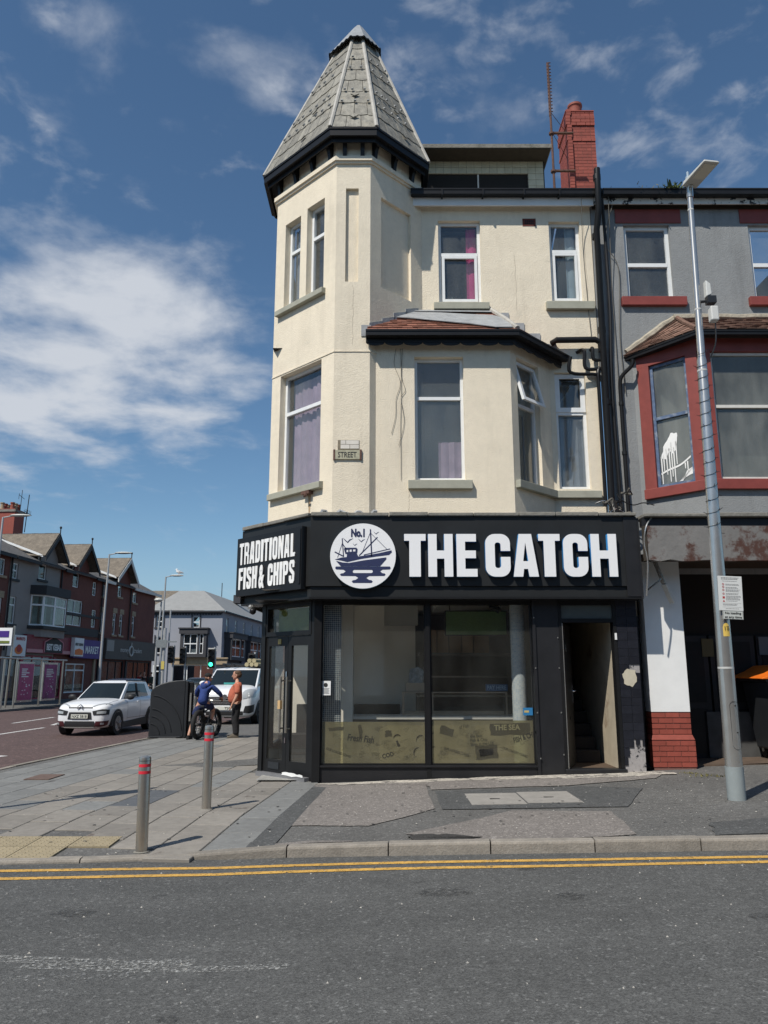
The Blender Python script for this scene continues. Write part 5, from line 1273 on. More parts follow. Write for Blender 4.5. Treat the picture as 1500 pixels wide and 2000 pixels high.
# red frame of the bay
r = MB(NC); r.box(.09, .30, -.03, .10, 4.73, 6.93); r.build('bay_post', m_redpaint, nb, bevel=.006)
r = MB(NC); r.box(.955, 1.15, -.03, .10, 4.73, 6.93); r.M = NB; r.box(5.262, 5.43, -.03, .10, 4.73, 6.93); r.build('bay_post', m_redpaint, nb)
BP = [(4.48, 12.77), (5.25, 12.0), (8.6, 12.0)]
r = MB(); ring(r, BP, -.12, .03, 6.93, 7.16); r.build('bay_head', m_redpaint, nb)
r = MB(); ring(r, BP, -.14, .07, 4.56, 4.73); r.build('sill', m_redpaint, nb, bevel=.008)
m_dustglass = glass('dusty window glass', (.75, .77, .75), 1.5, 1.2, dust=.22)
wn = window(nb, NC, .30, .955, 4.735, 6.925, .02, tr=(5.95,), fw=.05, mat=m_bluepaint, pane=m_dustglass)
# white paint splashes on that pane
sp_ = MB(NC); y = .049
blobs = rag([(.37, 5.25), (.46, 5.50), (.57, 5.66), (.68, 5.64), (.66, 5.45), (.60, 5.28), (.52, 5.36), (.45, 5.22)], .012, 4, 3)
sp_.prism([(s, y, z) for s, z in blobs], (0, -.002, 0))
sp_.build('paint_splash', m_white, wn)
sp_ = MB(NC)
for s, z0, z1 in ((.38, 4.80, 5.28), (.42, 5.0, 5.3), (.47, 4.95, 5.4), (.52, 4.82, 5.4), (.56, 4.9, 5.5), (.60, 4.80, 5.4), (.645, 5.1, 5.5), (.82, 4.93, 5.12), (.78, 5.0, 5.1)): sp_.prism([(s - .006, y, z0), (s + .006, y, z0), (s + .011, y, z1), (s - .011, y, z1)], (0, -.002, 0))
sp_.build('paint_drip', m_white, wn, kind='stuff')
sp_ = MB(NC); P = smooth_pts([(.36, y, 4.98), (.5, y, 5.03), (.7, y, 5.08), (.88, y, 5.19)], 5)
sp_.prism([(p.x, p.y, p.z + .016) for p in P] + [(p.x, p.y, p.z - .016) for p in P[::-1]], (0, -.002, 0)); sp_.prism([(.66, y, 4.80), (.72, y, 4.80), (.80, y, 4.96), (.92, y, 5.02), (.92, y, 4.90), (.84, y, 4.88)], (0, -.002, 0)); sp_.build('paint_streak', m_white, wn)
window(nb, NB, 5.43, 8.0, 4.735, 6.925, .03, tr=(5.98,), mu=(), fw=.045, mat=m_upvcd, pane=m_dustglass)
for a, b_, fw_ in ((4.43, 5.28, .065), (6.74, 7.6, .065)):
    window(nb, MAIN, a, b_, 8.34, 9.81, .07, tr=(9.03,), fw=fw_, mat=m_upvc)
    s = MB(MAIN); s.box(a - .13, b_ + .19, -.08, .03, 8.17, 8.338); s.build('sill', m_redpaint, nb, bevel=.006)
    s = MB(MAIN); s.box(a - .14, b_ + .22, -.022, .03, 9.845, 10.12); s.build('lintel', m_redpaint, nb)
g = MB(); g.box(4.0, 8.7, 12.53, 12.66, 10.255, 10.35); g.box(4.0, 8.7, 12.52, 12.67, 10.34, 10.37); g.build('gutter', m_black, nb)
m_peel = M('peeling white fascia', (.62, .61, .57), .7, ns=5, na=.1, stain=((.02, .022, .03), 5.5, .55, .575))
g = MB(); g.box(3.87, 8.7, 12.67, 12.69, 10.14, 10.30); g.build('fascia_board', m_peel, nb)
g = MB(); g.box(3.87, 8.7, 12.691, 12.85, 10.19, 10.21); g.build('soffit', m_soffit, nb)
g = MB(); g.box(3.87, 8.6, 12.80, 12.829, 10.13, 10.188); g.build('wall_plate', m_soffit, nb)
g = MB(); g.slab([(4.4, 12.62, 10.35), (9, 12.62, 10.35), (9, 17.3, 13.0), (4.4, 17.3, 13.0)], .06); g.slab([(9, 22, 10.4), (4.4, 22, 10.4), (4.4, 17.3, 13.0), (9, 17.3, 13)], .06); g.build('roof', m_slate, nb)
g = MB(); g.tube(smooth_pts([(4.0, 12.60, 10.2), (4.06, 12.75, 9.4), (4.07, 12.78, 8), (4.02, 12.79, 6.6), (4.04, 12.78, 4.3)], 5), .03, 8); g.build('drainpipe', m_black, nb, smooth=True)
g = MB(); g.tube(smooth_pts([(4.36, 12.62, 7.06), (4.34, 12.64, 6.95), (4.18, 12.74, 6.78), (4.16, 12.78, 6.6)], 4) + [Vector((4.16, 12.78, 4.35))], .035, 8)
for z in (6.3, 5.4): g.lathe([(.046, -.03), (.046, .03)], (4.16, 12.78, z), 8)
g.build('drainpipe', m_black, nb, smooth=True)
# bay roof in brown tiles with cement hip and top fillet
A0, A1, A2 = (4.28, 12.80, 7.20), (5.14, 11.74, 7.22), (8.7, 11.74, 7.22)
T0, T1 = (5.28, 12.84, 7.93), (8.7, 12.84, 7.93)
r = MB(); r.slab([(5.16, 11.76, 7.21), (8.7, 11.76, 7.21), T1, T0], .04); r.slab([(4.28, 12.80, 7.19), (5.16, 11.76, 7.21), T0, (4.29, 12.84, 7.21)], .04); nr = r.build('bay_roof', m_browntile, nb)
tiled(nr, (5.15, 11.74, 7.21), (7.6, 11.74, 7.21), (7.6, 12.84, 7.93), T0, 10, .165, m_browntile, seed=8)
tiled(nr, (4.26, 12.80, 7.19), (5.15, 11.74, 7.21), T0, (4.36, 12.84, 7.24), 8, .165, m_browntile, seed=9)
m_fillet = M('broken cement fillet', (.36, .32, .25), .9, ns=9, na=.25, bs=14, bd=.03)
f = MB(); rr = random.Random(2); pts = [Vector((4.30, 12.80, 7.26)).lerp(Vector((5.22, 12.80, 7.93)), t / 9) + Vector((rr.uniform(-.015, .015), 0, rr.uniform(-.01, .02))) for t in range(10)]
f.tube(pts, [.05 + .025 * rr.random() for _ in pts], 7); pts = [Vector((5.2 + i * .24, 12.78, 7.93 + rr.uniform(-.01, .015))) for i in range(12)]; f.tube(pts, [.055 + .02 * rr.random() for _ in pts], 7); f.build('cement_fillet', m_fillet, nr, smooth=True)
f = MB(); f.tube([(5.15, 11.76, 7.25), (5.2, 12.3, 7.6), (5.26, 12.8, 7.95)], .04, 7); f.build('hip_capping', m_browntile, nr, smooth=True)
NE = [(4.30, 12.86), (5.15, 11.76), (8.7, 11.76)]
g = MB(); ring(g, NE, -.09, .03, 7.12, 7.19); ring(g, NE, -.10, .04, 7.17, 7.20); g.build('bay_gutter', m_black, nb)
g = MB(); ring(g, NE, -.28, -.09, 7.161, 7.175); g.build('bay_soffit', m_soffit, nb)
# ledge and rusted fascia over the ground floor
coping((3.95, 11.45), (8.6, 11.45), 4, nb, .05, 4.0)
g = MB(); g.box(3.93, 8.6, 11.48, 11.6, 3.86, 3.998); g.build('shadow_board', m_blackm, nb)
g = MB(); bot = [(3.98 + i * .16, 3.33 + random.Random(i).uniform(-.018, .018)) for i in range(30)]
g.prism([(3.98, 11.42, 3.858)] + [(x, 11.42, z) for x, z in bot] + [(8.62, 11.42, 3.858)], (0, .10, 0)); g.build('rusted_fascia', m_rust, nb)
g = MB(); g.box(7.45 - 1.35, 7.6 - 1.25, 11.405, 11.419, 3.36, 3.85); g.build('dark_strip', m_blackm, nb)
g = MB(); g.box(3.93, 8.6, 11.6, 12.9, 3.40, 3.45); g.box(3.93, 3.97, 11.43, 11.52, 3.33, 3.86); g.build('soffit_board', m_soffit, nb)
g = MB(); g.box(4.06, 4.655, 12.05, 12.6, 1.10, 3.40); g.build('pillar', m_white, nb)
pb = MB(); pb.box(4.072, 4.643, 12.062, 12.6, .2, 1.095); pb.box(4.042, 4.673, 12.022, 12.6, .2, .70); base = pb.build('pillar_base', m_mortar, nb)
g = MB(); g.hexa([(4.03, 12.01, .69), (4.685, 12.01, .69), (4.685, 12.6, .69), (4.03, 12.6, .69)], [(4.055, 12.048, .765), (4.66, 12.048, .765), (4.66, 12.6, .765), (4.055, 12.6, .765)]); g.build('plinth_moulding', m_brick, nb, bevel=.008)
bx = {}
def brick(l, x, y, z, rot=None):
    if l not in bx: mm = MB(); mm.box(0, l, 0, .06, 0, .068); bx[l] = mesh_of(mm, 'brick', m_brick)
    piece('brick', bx[l], base, (x, y, z), rot)
for j in range(9):
    low = j < 5; z = .30 + j * .0775 if low else .775 + (j - 5) * .081
    x0, x1, y = (4.032, 4.683, 12.012) if low else (4.062, 4.653, 12.052)
    x = x0; first = True
    while x < x1 - .03:
        l = .205 if not (first and j % 2) else .10
        l = min(l, round(x1 - x - .002, 3)); first = False
        brick(round(l, 3), x, y, z); x += l + .010
    y2 = y; first = True
    while y2 < 12.5:
        l = .205 if not (first and not j % 2) else .10; first = False
        brick(l, x0 - .0, y2 + l + .004, z, zq); brick(l, x1 - .06, y2 + l + .004, z, zq); y2 += l + .01
brk = MB(); brk.bar((4.14, 11.7, 3.40), (4.36, 11.86, 2.95), .06, .03); brk.bar((4.28, 11.80, 3.10), (4.08, 11.95, 2.92), .03, .02); brk.build('bent_bracket', m_galv, nb)
brk = MB(); brk.bar((4.33, 11.84, 3.02), (4.47, 11.92, 2.74), .085, .05); brk.build('old_lamp', m_upvcd, nb)
# the recess behind: dark shutters, notices
g = MB(); g.quad((4.02, 13.3, 0), (8.6, 13.3, 0), (8.6, 13.3, 3.45), (4.02, 13.3, 3.45)); g.quad((4.02, 12.2, 0), (4.02, 13.3, 0), (4.02, 13.3, 3.45), (4.02, 12.2, 3.45)); g.build('recess_wall', m_dark, nb)
for x in (4.72, 5.52, 6.32, 7.12):
    g = MB(); g.box(x, x + .76, 13.22, 13.27, .3, 2.3); dd = g.build('shutter_door', m_blackm, nb)
    for z0, z1 in ((.4, 1.1), (1.2, 2.2)):
        h = MB(); h.box(x + .08, x + .68, 13.205, 13.219, z0, z1); h.build('door_panel', m_black, dd)
for x, z, c in ((5.38, 1.95, (.12, .10, .05)), (6.35, 1.98, (.14, .16, .17))):
    g = MB(); g.box(x, x + .2, 13.19, 13.2, z, z + .3); g.build('old_notice', M('faded notice', c, .8), nb)
g = MB(); g.quad((4.68, 12.3, .29), (8.6, 12.3, .41), (8.6, 13.4, .41), (4.68, 13.4, .29)); g.box(4.68, 8.6, 12.28, 12.32, .2, .31); g.build('doorstep', M('brown timber sill', (.10, .07, .05), .9, ns=8, na=.3), nb)
g = MB(); g.box(5.35, 6.2, 13.15, 13.2, .32, 1.05); g.build('grey_panel', M('faded grey panel', (.07, .07, .068), .8, ns=5, na=.3), nb)

# ------------------------------------------------------------------ aerial, cables, weeds
ae = thing('aerial_mast', 'rusty thin aerial mast beside the red brick chimney', 'aerial', (3.74, 15.0, 11.9))
a = MB(); a.tube([(3.74, 15.0, 11.5), (3.735, 15.0, 13.4), (3.725, 15.0, 15.26)], [.028, .026, .024], 8)
a.build('mast', m_rust2, ae, smooth=True)
a = MB(); z = 14.0
while z < 15.3: a.tube([(3.70, 14.98, z), (3.79, 15.0, z + .02)], .013, 5); z += .085
a.tube([(3.728, 15.0, 13.9), (3.724, 15.0, 15.28)], .030, 7); a.build('aerial_spines', m_rust2, ae)
a = MB()
for z in (12.5, 13.45): a.box(3.68, 4.22, 14.97, 15.03, z, z + .03); a.lathe([(.06, -.02), (.06, .02)], (3.735, 15.0, z), 10)
a.tube([(3.74, 15, 14.0), (4.2, 15.52, 13.9)], .006, 4); a.tube([(3.74, 15, 13.5), (4.2, 15.52, 13.2)], .006, 4); a.build('bracket_arm', m_rust2, ae)
cb = thing('loose_cables', 'tangle of loose cables and a black pipe end where the two buildings meet', 'cables', (4.0, 12.4, 4.3))
rr = random.Random(8)
for i in range(9):
    p0 = Vector((3.85 + rr.uniform(-.15, .3), 12.5 + rr.uniform(-.1, .2), 4.42 + rr.uniform(-.1, .25))); pts = [p0]
    for k in range(4): pts.append(pts[-1] + Vector((rr.uniform(-.18, .2), rr.uniform(-.1, .05), rr.uniform(-.14, .10))))
    q = MB(); q.tube(smooth_pts(pts, 5), .010 if i % 3 else .016, 5); q.build('cable', (m_wire, m_galv, m_black)[i % 3], cb, smooth=True)
q = MB(); q.tube([(3.86, 12.68, 4.5), (3.88, 12.6, 4.3), (3.9, 12.5, 4.12)], .075, 10); q.tube([(3.72, 12.5, 4.12), (3.6, 12.42, 4.13), (3.5, 12.45, 4.12), (3.6, 12.55, 4.13)], .02, 7); q.build('pipe_end', m_black, cb, smooth=True)
q = MB(); q.tube(smooth_pts([(4.1, 11.5, 4.02), (3.97, 11.42, 3.85), (3.93, 11.44, 3.6), (3.96, 11.44, 3.3), (3.93, 11.5, 2.8)], 6), .012, 6); q.build('cable', m_galv, cb, smooth=True)
q = MB(); q.tube(smooth_pts([(4.2, 12.66, 10.1), (4.05, 12.74, 9.4), (4.28, 12.79, 8.9), (4.22, 12.79, 7.6), (4.26, 12.8, 6.5)], 6), .008, 5); q.tube([(4.12, 12.6, 10.3), (4.14, 12.80, 8.5), (4.15, 12.80, 5.2)], .007, 5); q.tube(smooth_pts([(3.62, 12.6, 10.2), (3.66, 12.81, 9.3), (3.69, 12.81, 8.2), (3.72, 12.81, 7.5)], 5), .006, 5); q.build('wall_wire', m_wire, cb)
m_weed = M('weed green', (.07, .10, .03), .8, ns=20, na=.3); m_moss = M('dry moss', (.13, .115, .04), .9, ns=30, na=.3)
def weed(c, n, sp, h, lab, seed, mat):
    rr = random.Random(seed); q = MB()
    for _ in range(n):
        p = Vector(c) + Vector((rr.gauss(0, sp), rr.gauss(0, sp * .4), 0)); d = Vector((rr.uniform(-1, 1), rr.uniform(-1, 1), rr.uniform(.2, 1.2))) * h; s = Vector((rr.uniform(-1, 1), rr.uniform(-1, 1), rr.uniform(-.3, .5))) * h * .35
        q.add((p - s, p + s, p + d + s * .3, p + d - s * .3), ((0, 1, 2, 3),))
    tag(q.build('weed', mat), lab, 'weed')
weed((5.25, 12.58, 10.36), 70, .16, .10, 'tuft of green weed growing in the gutter behind the lamp head', 1, m_weed)
weed((4.95, 12.58, 10.36), 40, .22, .05, 'low dry moss along the grey building gutter', 2, m_moss)
q = Vector((4.55, 11.35)); weed((4.55, 11.15, zpav(4.5, 11) + .0), 80, .14, .03, 'small patch of weed in the pavement left of the lamp post', 3, m_moss)
weed((4.35, 11.5, zpav(4.3, 11.5)), 60, .10, .02, 'thin strip of moss in front of the red brick pillar base', 4, m_moss)
# ------------------------------------------------------------------ street furniture near the camera
def bollard(loc, lab):
    t = thing('bollard', lab, 'bollard', loc, 'steel bollards on the pavement')
    return t
b0 = bollard((0, 0, 0), 'steel bollard with two red bands nearest the kerb, left of the other one')
k = MB(); k.lathe([(.0555, 0), (.0555, .93), (.052, .945), (.035, .953), (.0, .953)], (0, 0, 0), 28); k.build('post', m_steel, b0, smooth=True)
for z in (.775, .845): k = MB(); k.lathe([(.0568, z), (.0568, z + .03)], (0, 0, 0), 28); k.build('red_band', m_redband, b0, smooth=True)
k = MB(); k.lathe([(.075, 0), (.07, .006), (.058, .008)], (0, 0, 0), 24); k.build('base_collar', m_conc, b0)
k = MB(); k.lathe([(.0566, .905), (.0566, .909)], (0, 0, 0), 28); k.build('cap_joint', m_black, b0)
b1 = copy_tree(b0); b1['label'] = 'steel bollard with two red bands beside the shop door, further back than the other'
b0.scale = (1, 1, .9); b0.location = (-2.27, 7.69, zpav(-2.27, 7.69) - .01); b0.rotation_euler = (0, R(-1.2), R(20)); b1.location = (-2.1, 9.6, zpav(-2.1, 9.6)); b1.rotation_euler = (0, R(-.5), R(80))

lp = thing('lamp_post', 'tall tapered galvanised lamp post with a flat lamp head and notices, right of the shop', 'lamp post', (4.03, 9.26, .265))
k = MB(); k.tube([(4.03, 9.26, .2), (4.03, 9.26, .62)], .101, 24); k.build('painted_base', m_greybase, lp, smooth=True)
k = MB(); k.tube([(4.03, 9.26, .62), (4.044, 9.26, 2.1), (4.058, 9.26, 3.5), (4.085, 9.26, 5.60), (4.088, 9.26, 5.66), (4.13, 9.26, 8.05)], [.0965, .087, .073, .060, .047, .036], 24); k.build('column', m_galv, lp, smooth=True)
k = MB()
for z, x, r_ in ((1.72, 4.040, .0893), (5.45, 4.083, .061), (6.3, 4.099, .0435), (7.75, 4.124, .037)): k.lathe([(r_ + .002, 0), (r_ + .002, .022)], (x, 9.26, z), 24)
k.build('strap', M('pale tape', (.5, .5, .48), .5), lp, smooth=True)
k = MB()
for z in (1.02, .70 + .62): k.ellips((4.07, 9.26 - .0925, z - .02), (.009, .006, .009), 8, 5)
k.build('door_lock', m_black, lp)
k = MB()
o_ = [(4.055 + .05 * math.cos(R(a)), 9.26 - .0965 + .008 * (1 - abs(math.sin(R(a)))), z0 + .05 * math.sin(R(a))) for z0, rng in ((1.30, range(0, 181, 20)), (.86, range(180, 361, 20))) for a in rng]
k.tube(o_ + [o_[0]], .0022, 5); k.build('door_seam', m_black, lp)
# flat lamp head reaching out over the road
k = MB(); k.tube([(4.13, 9.26, 7.95), (4.132, 9.25, 8.09), (4.135, 9.22, 8.12)], [.046, .042, .04], 12); k.build('spigot', m_galv, lp, smooth=True)
m_lampw = M('pale grey lamp casing', (.50, .50, .46), .45)
def hv(x, y, z): return (x, y, z)
k = MB(); k.hexa([(4.02, 9.24, 8.10), (4.24, 9.28, 8.10), (4.36, 8.80, 8.15), (4.14, 8.77, 8.15)], [(4.04, 9.22, 8.17), (4.22, 9.26, 8.17), (4.34, 8.82, 8.19), (4.15, 8.79, 8.19)]); hd = k.build('lamp_head', m_lampw, lp, bevel=.012)
k = MB(); k.hexa([(4.11, 9.08, 8.112), (4.25, 9.10, 8.112), (4.33, 8.84, 8.141), (4.17, 8.82, 8.141)], [(4.11, 9.08, 8.118), (4.25, 9.10, 8.118), (4.33, 8.84, 8.147), (4.17, 8.82, 8.147)]); k.build('lens', M('lamp lens', (.60, .58, .48), .3), hd)
k = MB(); k.lathe([(.035, 0), (.035, .05), (.018, .06), (.018, .12), (.0, .14)], (4.10, 9.20, 8.17), 12); k.build('photocell', M('blue grey photocell', (.30, .38, .45), .4), hd, smooth=True)
# wireless box and bracket
k = MB(); k.tube([(4.10, 9.26, 6.42), (4.26, 9.22, 6.42)], .02, 8); k.box(4.19, 4.30, 9.14, 9.24, 6.36, 6.455); k.build('bracket', m_plastic, lp)
m_box = M('pale equipment plastic', (.60, .60, .57), .5)
k = MB(); k.prism([(4.19, 9.17, 6.46), (4.26, 9.17, 6.49), (4.255, 9.17, 6.64), (4.195, 9.17, 6.69)], (0, .09, 0)); k.build('antenna', m_box, lp, bevel=.01)
k = MB(); k.box(4.22, 4.32, 9.15, 9.26, 6.12, 6.32); k.build('equipment_box', m_box, lp, bevel=.015)
k = MB(); k.tube(smooth_pts([(4.28, 9.2, 6.09), (4.24, 9.16, 5.8), (4.16, 9.18, 5.6)], 5), .009, 6); k.build('lead_wire', m_black, lp)
# cord with little lights wound round the column
k = MB(); pts = []; n = 15
for i in range(n * 16 + 1):
    t = i / (n * 16); z = 3.35 + 2.4 * t; x = 4.053 + .036 * t; r_ = .0745 - .012 * t + .004; a = 2 * math.pi * i / 16
    pts.append((x + r_ * math.cos(a), 9.26 + r_ * math.sin(a), z + .03 * math.sin(a)))
k.tube(pts, .003, 5)
k.build('light_cord', m_black, lp)
k = MB()
for i in range(0, len(pts), 6):
    p = Vector(pts[i]); d = Vector((p.x - 4.07, p.y - 9.26, .01)).normalized(); k.tube([p, p + d * .045 + Vector((0, 0, rs.uniform(-.02, .02)))], [.005, .003], 4)
k.build('string_light', m_black, lp, kind='stuff')
# notices on the column
m_notice = M('white notice plate', (.62, .63, .61), .4); m_grey_t = M('grey print', (.20, .20, .20), .7); m_redt = M('red print', (.40, .05, .05), .6)
NP = Matrix.Translation((0, 9.15, 0)) @ Matrix.Rotation(R(1.5), 4, 'Y'); NPi = Matrix.Translation((4.13, 9.15, 2.6)) @ Matrix.Rotation(R(2.2), 4, 'Y')
pn = thing('rules_notice', 'white notice with small red symbols strapped to the lamp post', 'notice', (4.13, 9.15, 2.6))
k = MB(NPi); k.box(-.147, .137, -.004, .004, -.205, .205); k.build('plate', m_notice, pn)
k = MB(NPi); rn = random.Random(3)
def lines(z, s0, s1, n, gap=.011, h=.0045):
    for i in range(n):
        s = s0; e = s1 - rn.uniform(0, .05)
        while s < e: l = rn.uniform(.008, .022); k.quad((s, -.0055, z - i * gap), (min(s + l, e), -.0055, z - i * gap), (min(s + l, e), -.0055, z - i * gap + h), (s, -.0055, z - i * gap + h)); s += l + .004
lines(.180, -.11, .11, 2, .016, .008); lines(.142, -.10, .09, 1)
for z, n in ((.105, 2), (.068, 2), (.040, 3), (-.005, 2), (-.035, 5), (-.095, 1)): lines(z, -.06, .115, n)
lines(-.133, -.10, .11, 2); lines(-.185, -.07, .10, 1)
for q in ((-.105, .115, -.118, -.1165), (-.105, .115, -.165, -.1635)): k.quad((q[0], -.0055, q[2]), (q[1], -.0055, q[2]), (q[1], -.0055, q[3]), (q[0], -.0055, q[3]))
k.build('print_lines', m_grey_t, pn, kind='stuff')
for i, z in enumerate((.105, .072, .036, -.008, -.052, -.092)):
    k = MB(NPi); c = (-.088, -.0055, z)
    if i < 4:
        r0, r1 = .013, .009
        for j in range(12):
            a, b = R(j * 30), R(j * 30 + 30); k.quad((c[0] + r0 * math.cos(a), c[1], z + r0 * math.sin(a)), (c[0] + r0 * math.cos(b), c[1], z + r0 * math.sin(b)), (c[0] + r1 * math.cos(b), c[1], z + r1 * math.sin(b)), (c[0] + r1 * math.cos(a), c[1], z + r1 * math.sin(a)))
        k.quad((c[0] - .009, c[1] - .0003, z + .007), (c[0] - .006, c[1] - .0003, z + .009), (c[0] + .009, c[1] - .0003, z - .007), (c[0] + .006, c[1] - .0003, z - .009))
    elif i == 4: k.box(c[0] - .013, c[0] + .013, c[1], c[1] + .001, z - .013, z + .013)
    else: k.prism([(c[0] - .013, c[1], z - .012), (c[0] + .013, c[1], z - .012), (c[0], c[1], z + .013)], (0, .001, 0))
    k.build('red_symbol', m_redt, pn)
pn2 = thing('loading_sign', 'small pale sign reading No loading at any time, on the lamp post', 'sign', (4.14, 9.15, 2.34))
NQ = Matrix.Translation((4.135, 9.15, 2.343)) @ Matrix.Rotation(R(2.2), 4, 'Y')
k = MB(NQ); k.box(-.122, .118, -.004, .004, -.052, .050); k.build('plate', M('pale grey sign plate', (.50, .52, .49), .4), pn2)
write('No loading', NQ, -.098, -.0055, .010, .026, m_lett, pn2, fit=.19, bold=.012); write('at any time', NQ, -.100, -.0055, -.036, .026, m_lett, pn2, fit=.198, bold=.012)
k = MB(NQ)
for q in ((-.118, .114, .0455, .048), (-.118, .114, -.050, -.0475), (-.118, -.1155, -.0475, .0455), (.1115, .114, -.0475, .0455)): k.quad((q[0], -.0053, q[2]), (q[1], -.0053, q[2]), (q[1], -.0053, q[3]), (q[0], -.0053, q[3]))
k.build('border', m_lett, pn2)
pn3 = thing('number_sticker', 'yellow arched sticker with the number 17 on the lamp post', 'sticker', (4.06, 9.16, 2.18))
k = MB(); n = 8; rad = .0885; cx = 4.0445
arch = []
for i in range(n + 1):
    u = -1 + 2 * i / n; a = R(-90 + 4) + u * .46; zt_ = 2.20 + .05 * math.sqrt(max(0, 1 - u * u)); arch.append((cx + rad * math.cos(a), 9.26 + rad * math.sin(a), zt_))
for a, b in zip(arch, arch[1:]): k.quad((a[0], a[1], 2.095), (b[0], b[1], 2.095), b, a)
k.build('label', M('yellow sticker', (.66, .46, .10), .5), pn3)
write('17', Matrix.Translation((0, 9.1665, 0)), 4.028, 0, 2.168, .045, m_lett, pn3, fit=.052, bold=.005)

# wheelie bin in the recess
BT = Matrix.Translation((.40, 0, 0))
wb = thing('wheeled_bin', 'large black wheeled bin with a bright orange lid in the dark recess', 'bin', (6.2, 12.55, .38))
k = MB(BT); k.hexa([(5.66, 12.35, .50), (6.75, 12.35, .50), (6.75, 13.0, .50), (5.66, 13.0, .50)], [(5.55, 12.2, 1.55), (6.9, 12.2, 1.55), (6.9, 13.1, 1.55), (5.55, 13.1, 1.55)]); k.build('tub', m_plastic, wb, bevel=.03)
k = MB(BT); k.box(5.50, 6.95, 12.14, 13.15, 1.545, 1.60); k.box(5.62, 5.82, 12.06, 12.15, 1.44, 1.53); k.box(5.72, 5.78, 12.06, 12.15, 1.34, 1.45); k.build('rim', m_plastic, wb, bevel=.015)
m_orange = M('orange plastic lid', (.72, .16, .015), .45, ns=9, na=.1)
k = MB(BT); k.add([(5.42, 12.10, 1.60), (5.62, 12.10, 1.665), (5.80, 12.10, 1.75), (6.95, 12.10, 1.86), (6.95, 13.15, 1.86), (5.80, 13.15, 1.80), (5.62, 13.15, 1.70), (5.42, 13.15, 1.62), (5.42, 12.10, 1.585), (6.95, 12.10, 1.61), (6.95, 13.15, 1.61), (5.42, 13.15, 1.60)],
    [(0, 1, 6, 7), (1, 2, 5, 6), (2, 3, 4, 5), (8, 9, 3, 2, 1, 0), (11, 7, 6, 5, 4, 10), (8, 0, 7, 11), (9, 10, 4, 3), (8, 11, 10, 9)]); k.build('lid', m_orange, wb, bevel=.01)
for x, y in ((5.78, 12.42), (6.62, 12.42), (5.78, 12.95), (6.62, 12.95)):
    k = MB(BT); k.tube([(x - .03, y, .44), (x + .03, y, .44)], .09, 14); wh = k.build('wheel', m_rubber, wb)
    k = MB(BT); k.box(x - .05, x - .035, y - .03, y + .03, .44, .56); k.box(x + .035, x + .05, y - .03, y + .03, .44, .56); k.build('fork', m_galv, wh)

# tall sign pole outside the picture on the left: it casts the long shadow over the slabs
so = thing('sign_pole', 'thin grey pole with a small sign on the pavement left of the view', 'pole', (-6.05, 8.9, .1))
k = MB(); k.tube([(-6.05, 7.9, .1), (-6.05, 7.9, 5.6)], .05, 10); k.build('pole', m_galv, so); k = MB(); k.box(-6.3, -5.8, 7.86, 7.90, 4.3, 5.2); k.build('sign_plate', m_notice, so)

# brick terrace across the road, behind the viewer: it is what the shop windows mirror
ot = thing('opposite_terrace', 'plain brick terrace across the road behind the viewer', 'building', (0, -14, 0))
OT = frame((40, -14), (-1, 0)); w = MB(OT); wall(w, 0, 80, -.1, 7.6, [(2 + 4 * i, 3.4 + 4 * i, z, z + 1.6) for i in range(19) for z in (.9, 4.4)], .15); w.build('wall', m_darkbrick, ot)
k = MB(OT)
for i in range(19):
    for z in (.9, 4.4): k.box(2 + 4 * i, 3.4 + 4 * i, .12, .14, z, z + 1.6)
k.build('glazing', m_rubber, ot, kind='stuff'); k = MB(); k.prism([(-40, -13.7, 7.6), (-40, -22, 7.6), (-40, -18, 10)], (80, 0, 0)); k.build('roof', m_soffit, ot)
# ------------------------------------------------------------------ terrace across the side street
UX = Vector((.0819, .99664)); TO = (-21.6, 42.7)
TM = frame(TO, UX)
def tw(s, d, z): return TM @ Vector((s, d, z))
m_tgrey = M('grey terrace render', (.27, .245, .225), .85, ns=.9, na=.12)
m_tred = M('red terrace brick', (.15, .052, .038), .8, ns=8, na=.22, ns2=.7, na2=.18)
m_tslate = M('brown grey roof slate', (.16, .135, .105), .8, ns=3.5, na=.35, ns2=14, na2=.25, stain=((.26, .24, .20), 2.5, .62, .72))
m_tslate2 = M('dark grey roof slate', (.11, .105, .10), .8, ns=3.5, na=.3, ns2=14, na2=.25)
m_tstone = M('buff stone dressing', (.34, .26, .17), .8, ns=4, na=.2)
m_farpane = glass('far window glass', (.8, .84, .84), 1.5, 1.1)
m_curt = M('pale green grey curtain', (.30, .35, .33), .9, ns=3, na=.3)
m_tblack = M('black painted timber', (.018, .018, .02), .6)
def house(label, s0, s1, mat, ops, gable=None, eave=8.4, base=2.7):
    t = thing('terraced_house', label, 'house', tw((s0 + s1) / 2, 0, 0), 'terraced houses across the side street')
    w = MB(TM); wall(w, s0, s1, 0, eave, ops, .14)
    w.quad((s1, 0, 0), (s1, 9, 0), (s1, 9, eave), (s1, 0, eave)); w.quad((s0, 0, 2), (s0, 9, 2), (s0, 9, eave), (s0, 0, eave))
    if gable:
        for a, b, ap, z0 in gable: w.poly([(a + .25, 0, eave), (b - .25, 0, eave), (b - .25, 0, z0), ((a + b) / 2 if ap is None else ap, 0, 10.25), (a + .25, 0, z0)])
    w.build('wall', mat, t)
    r = MB(TM); r.slab([(s0, -.35, eave - .02), (s1, -.35, eave - .02), (s1, 5, 11.2), (s0, 5, 11.2)], .10); r.slab([(s1, 10, 8), (s0, 10, 8), (s0, 5, 11.2), (s1, 5, 11.2)], .1); r.build('roof', m_tslate2, t)
    return t
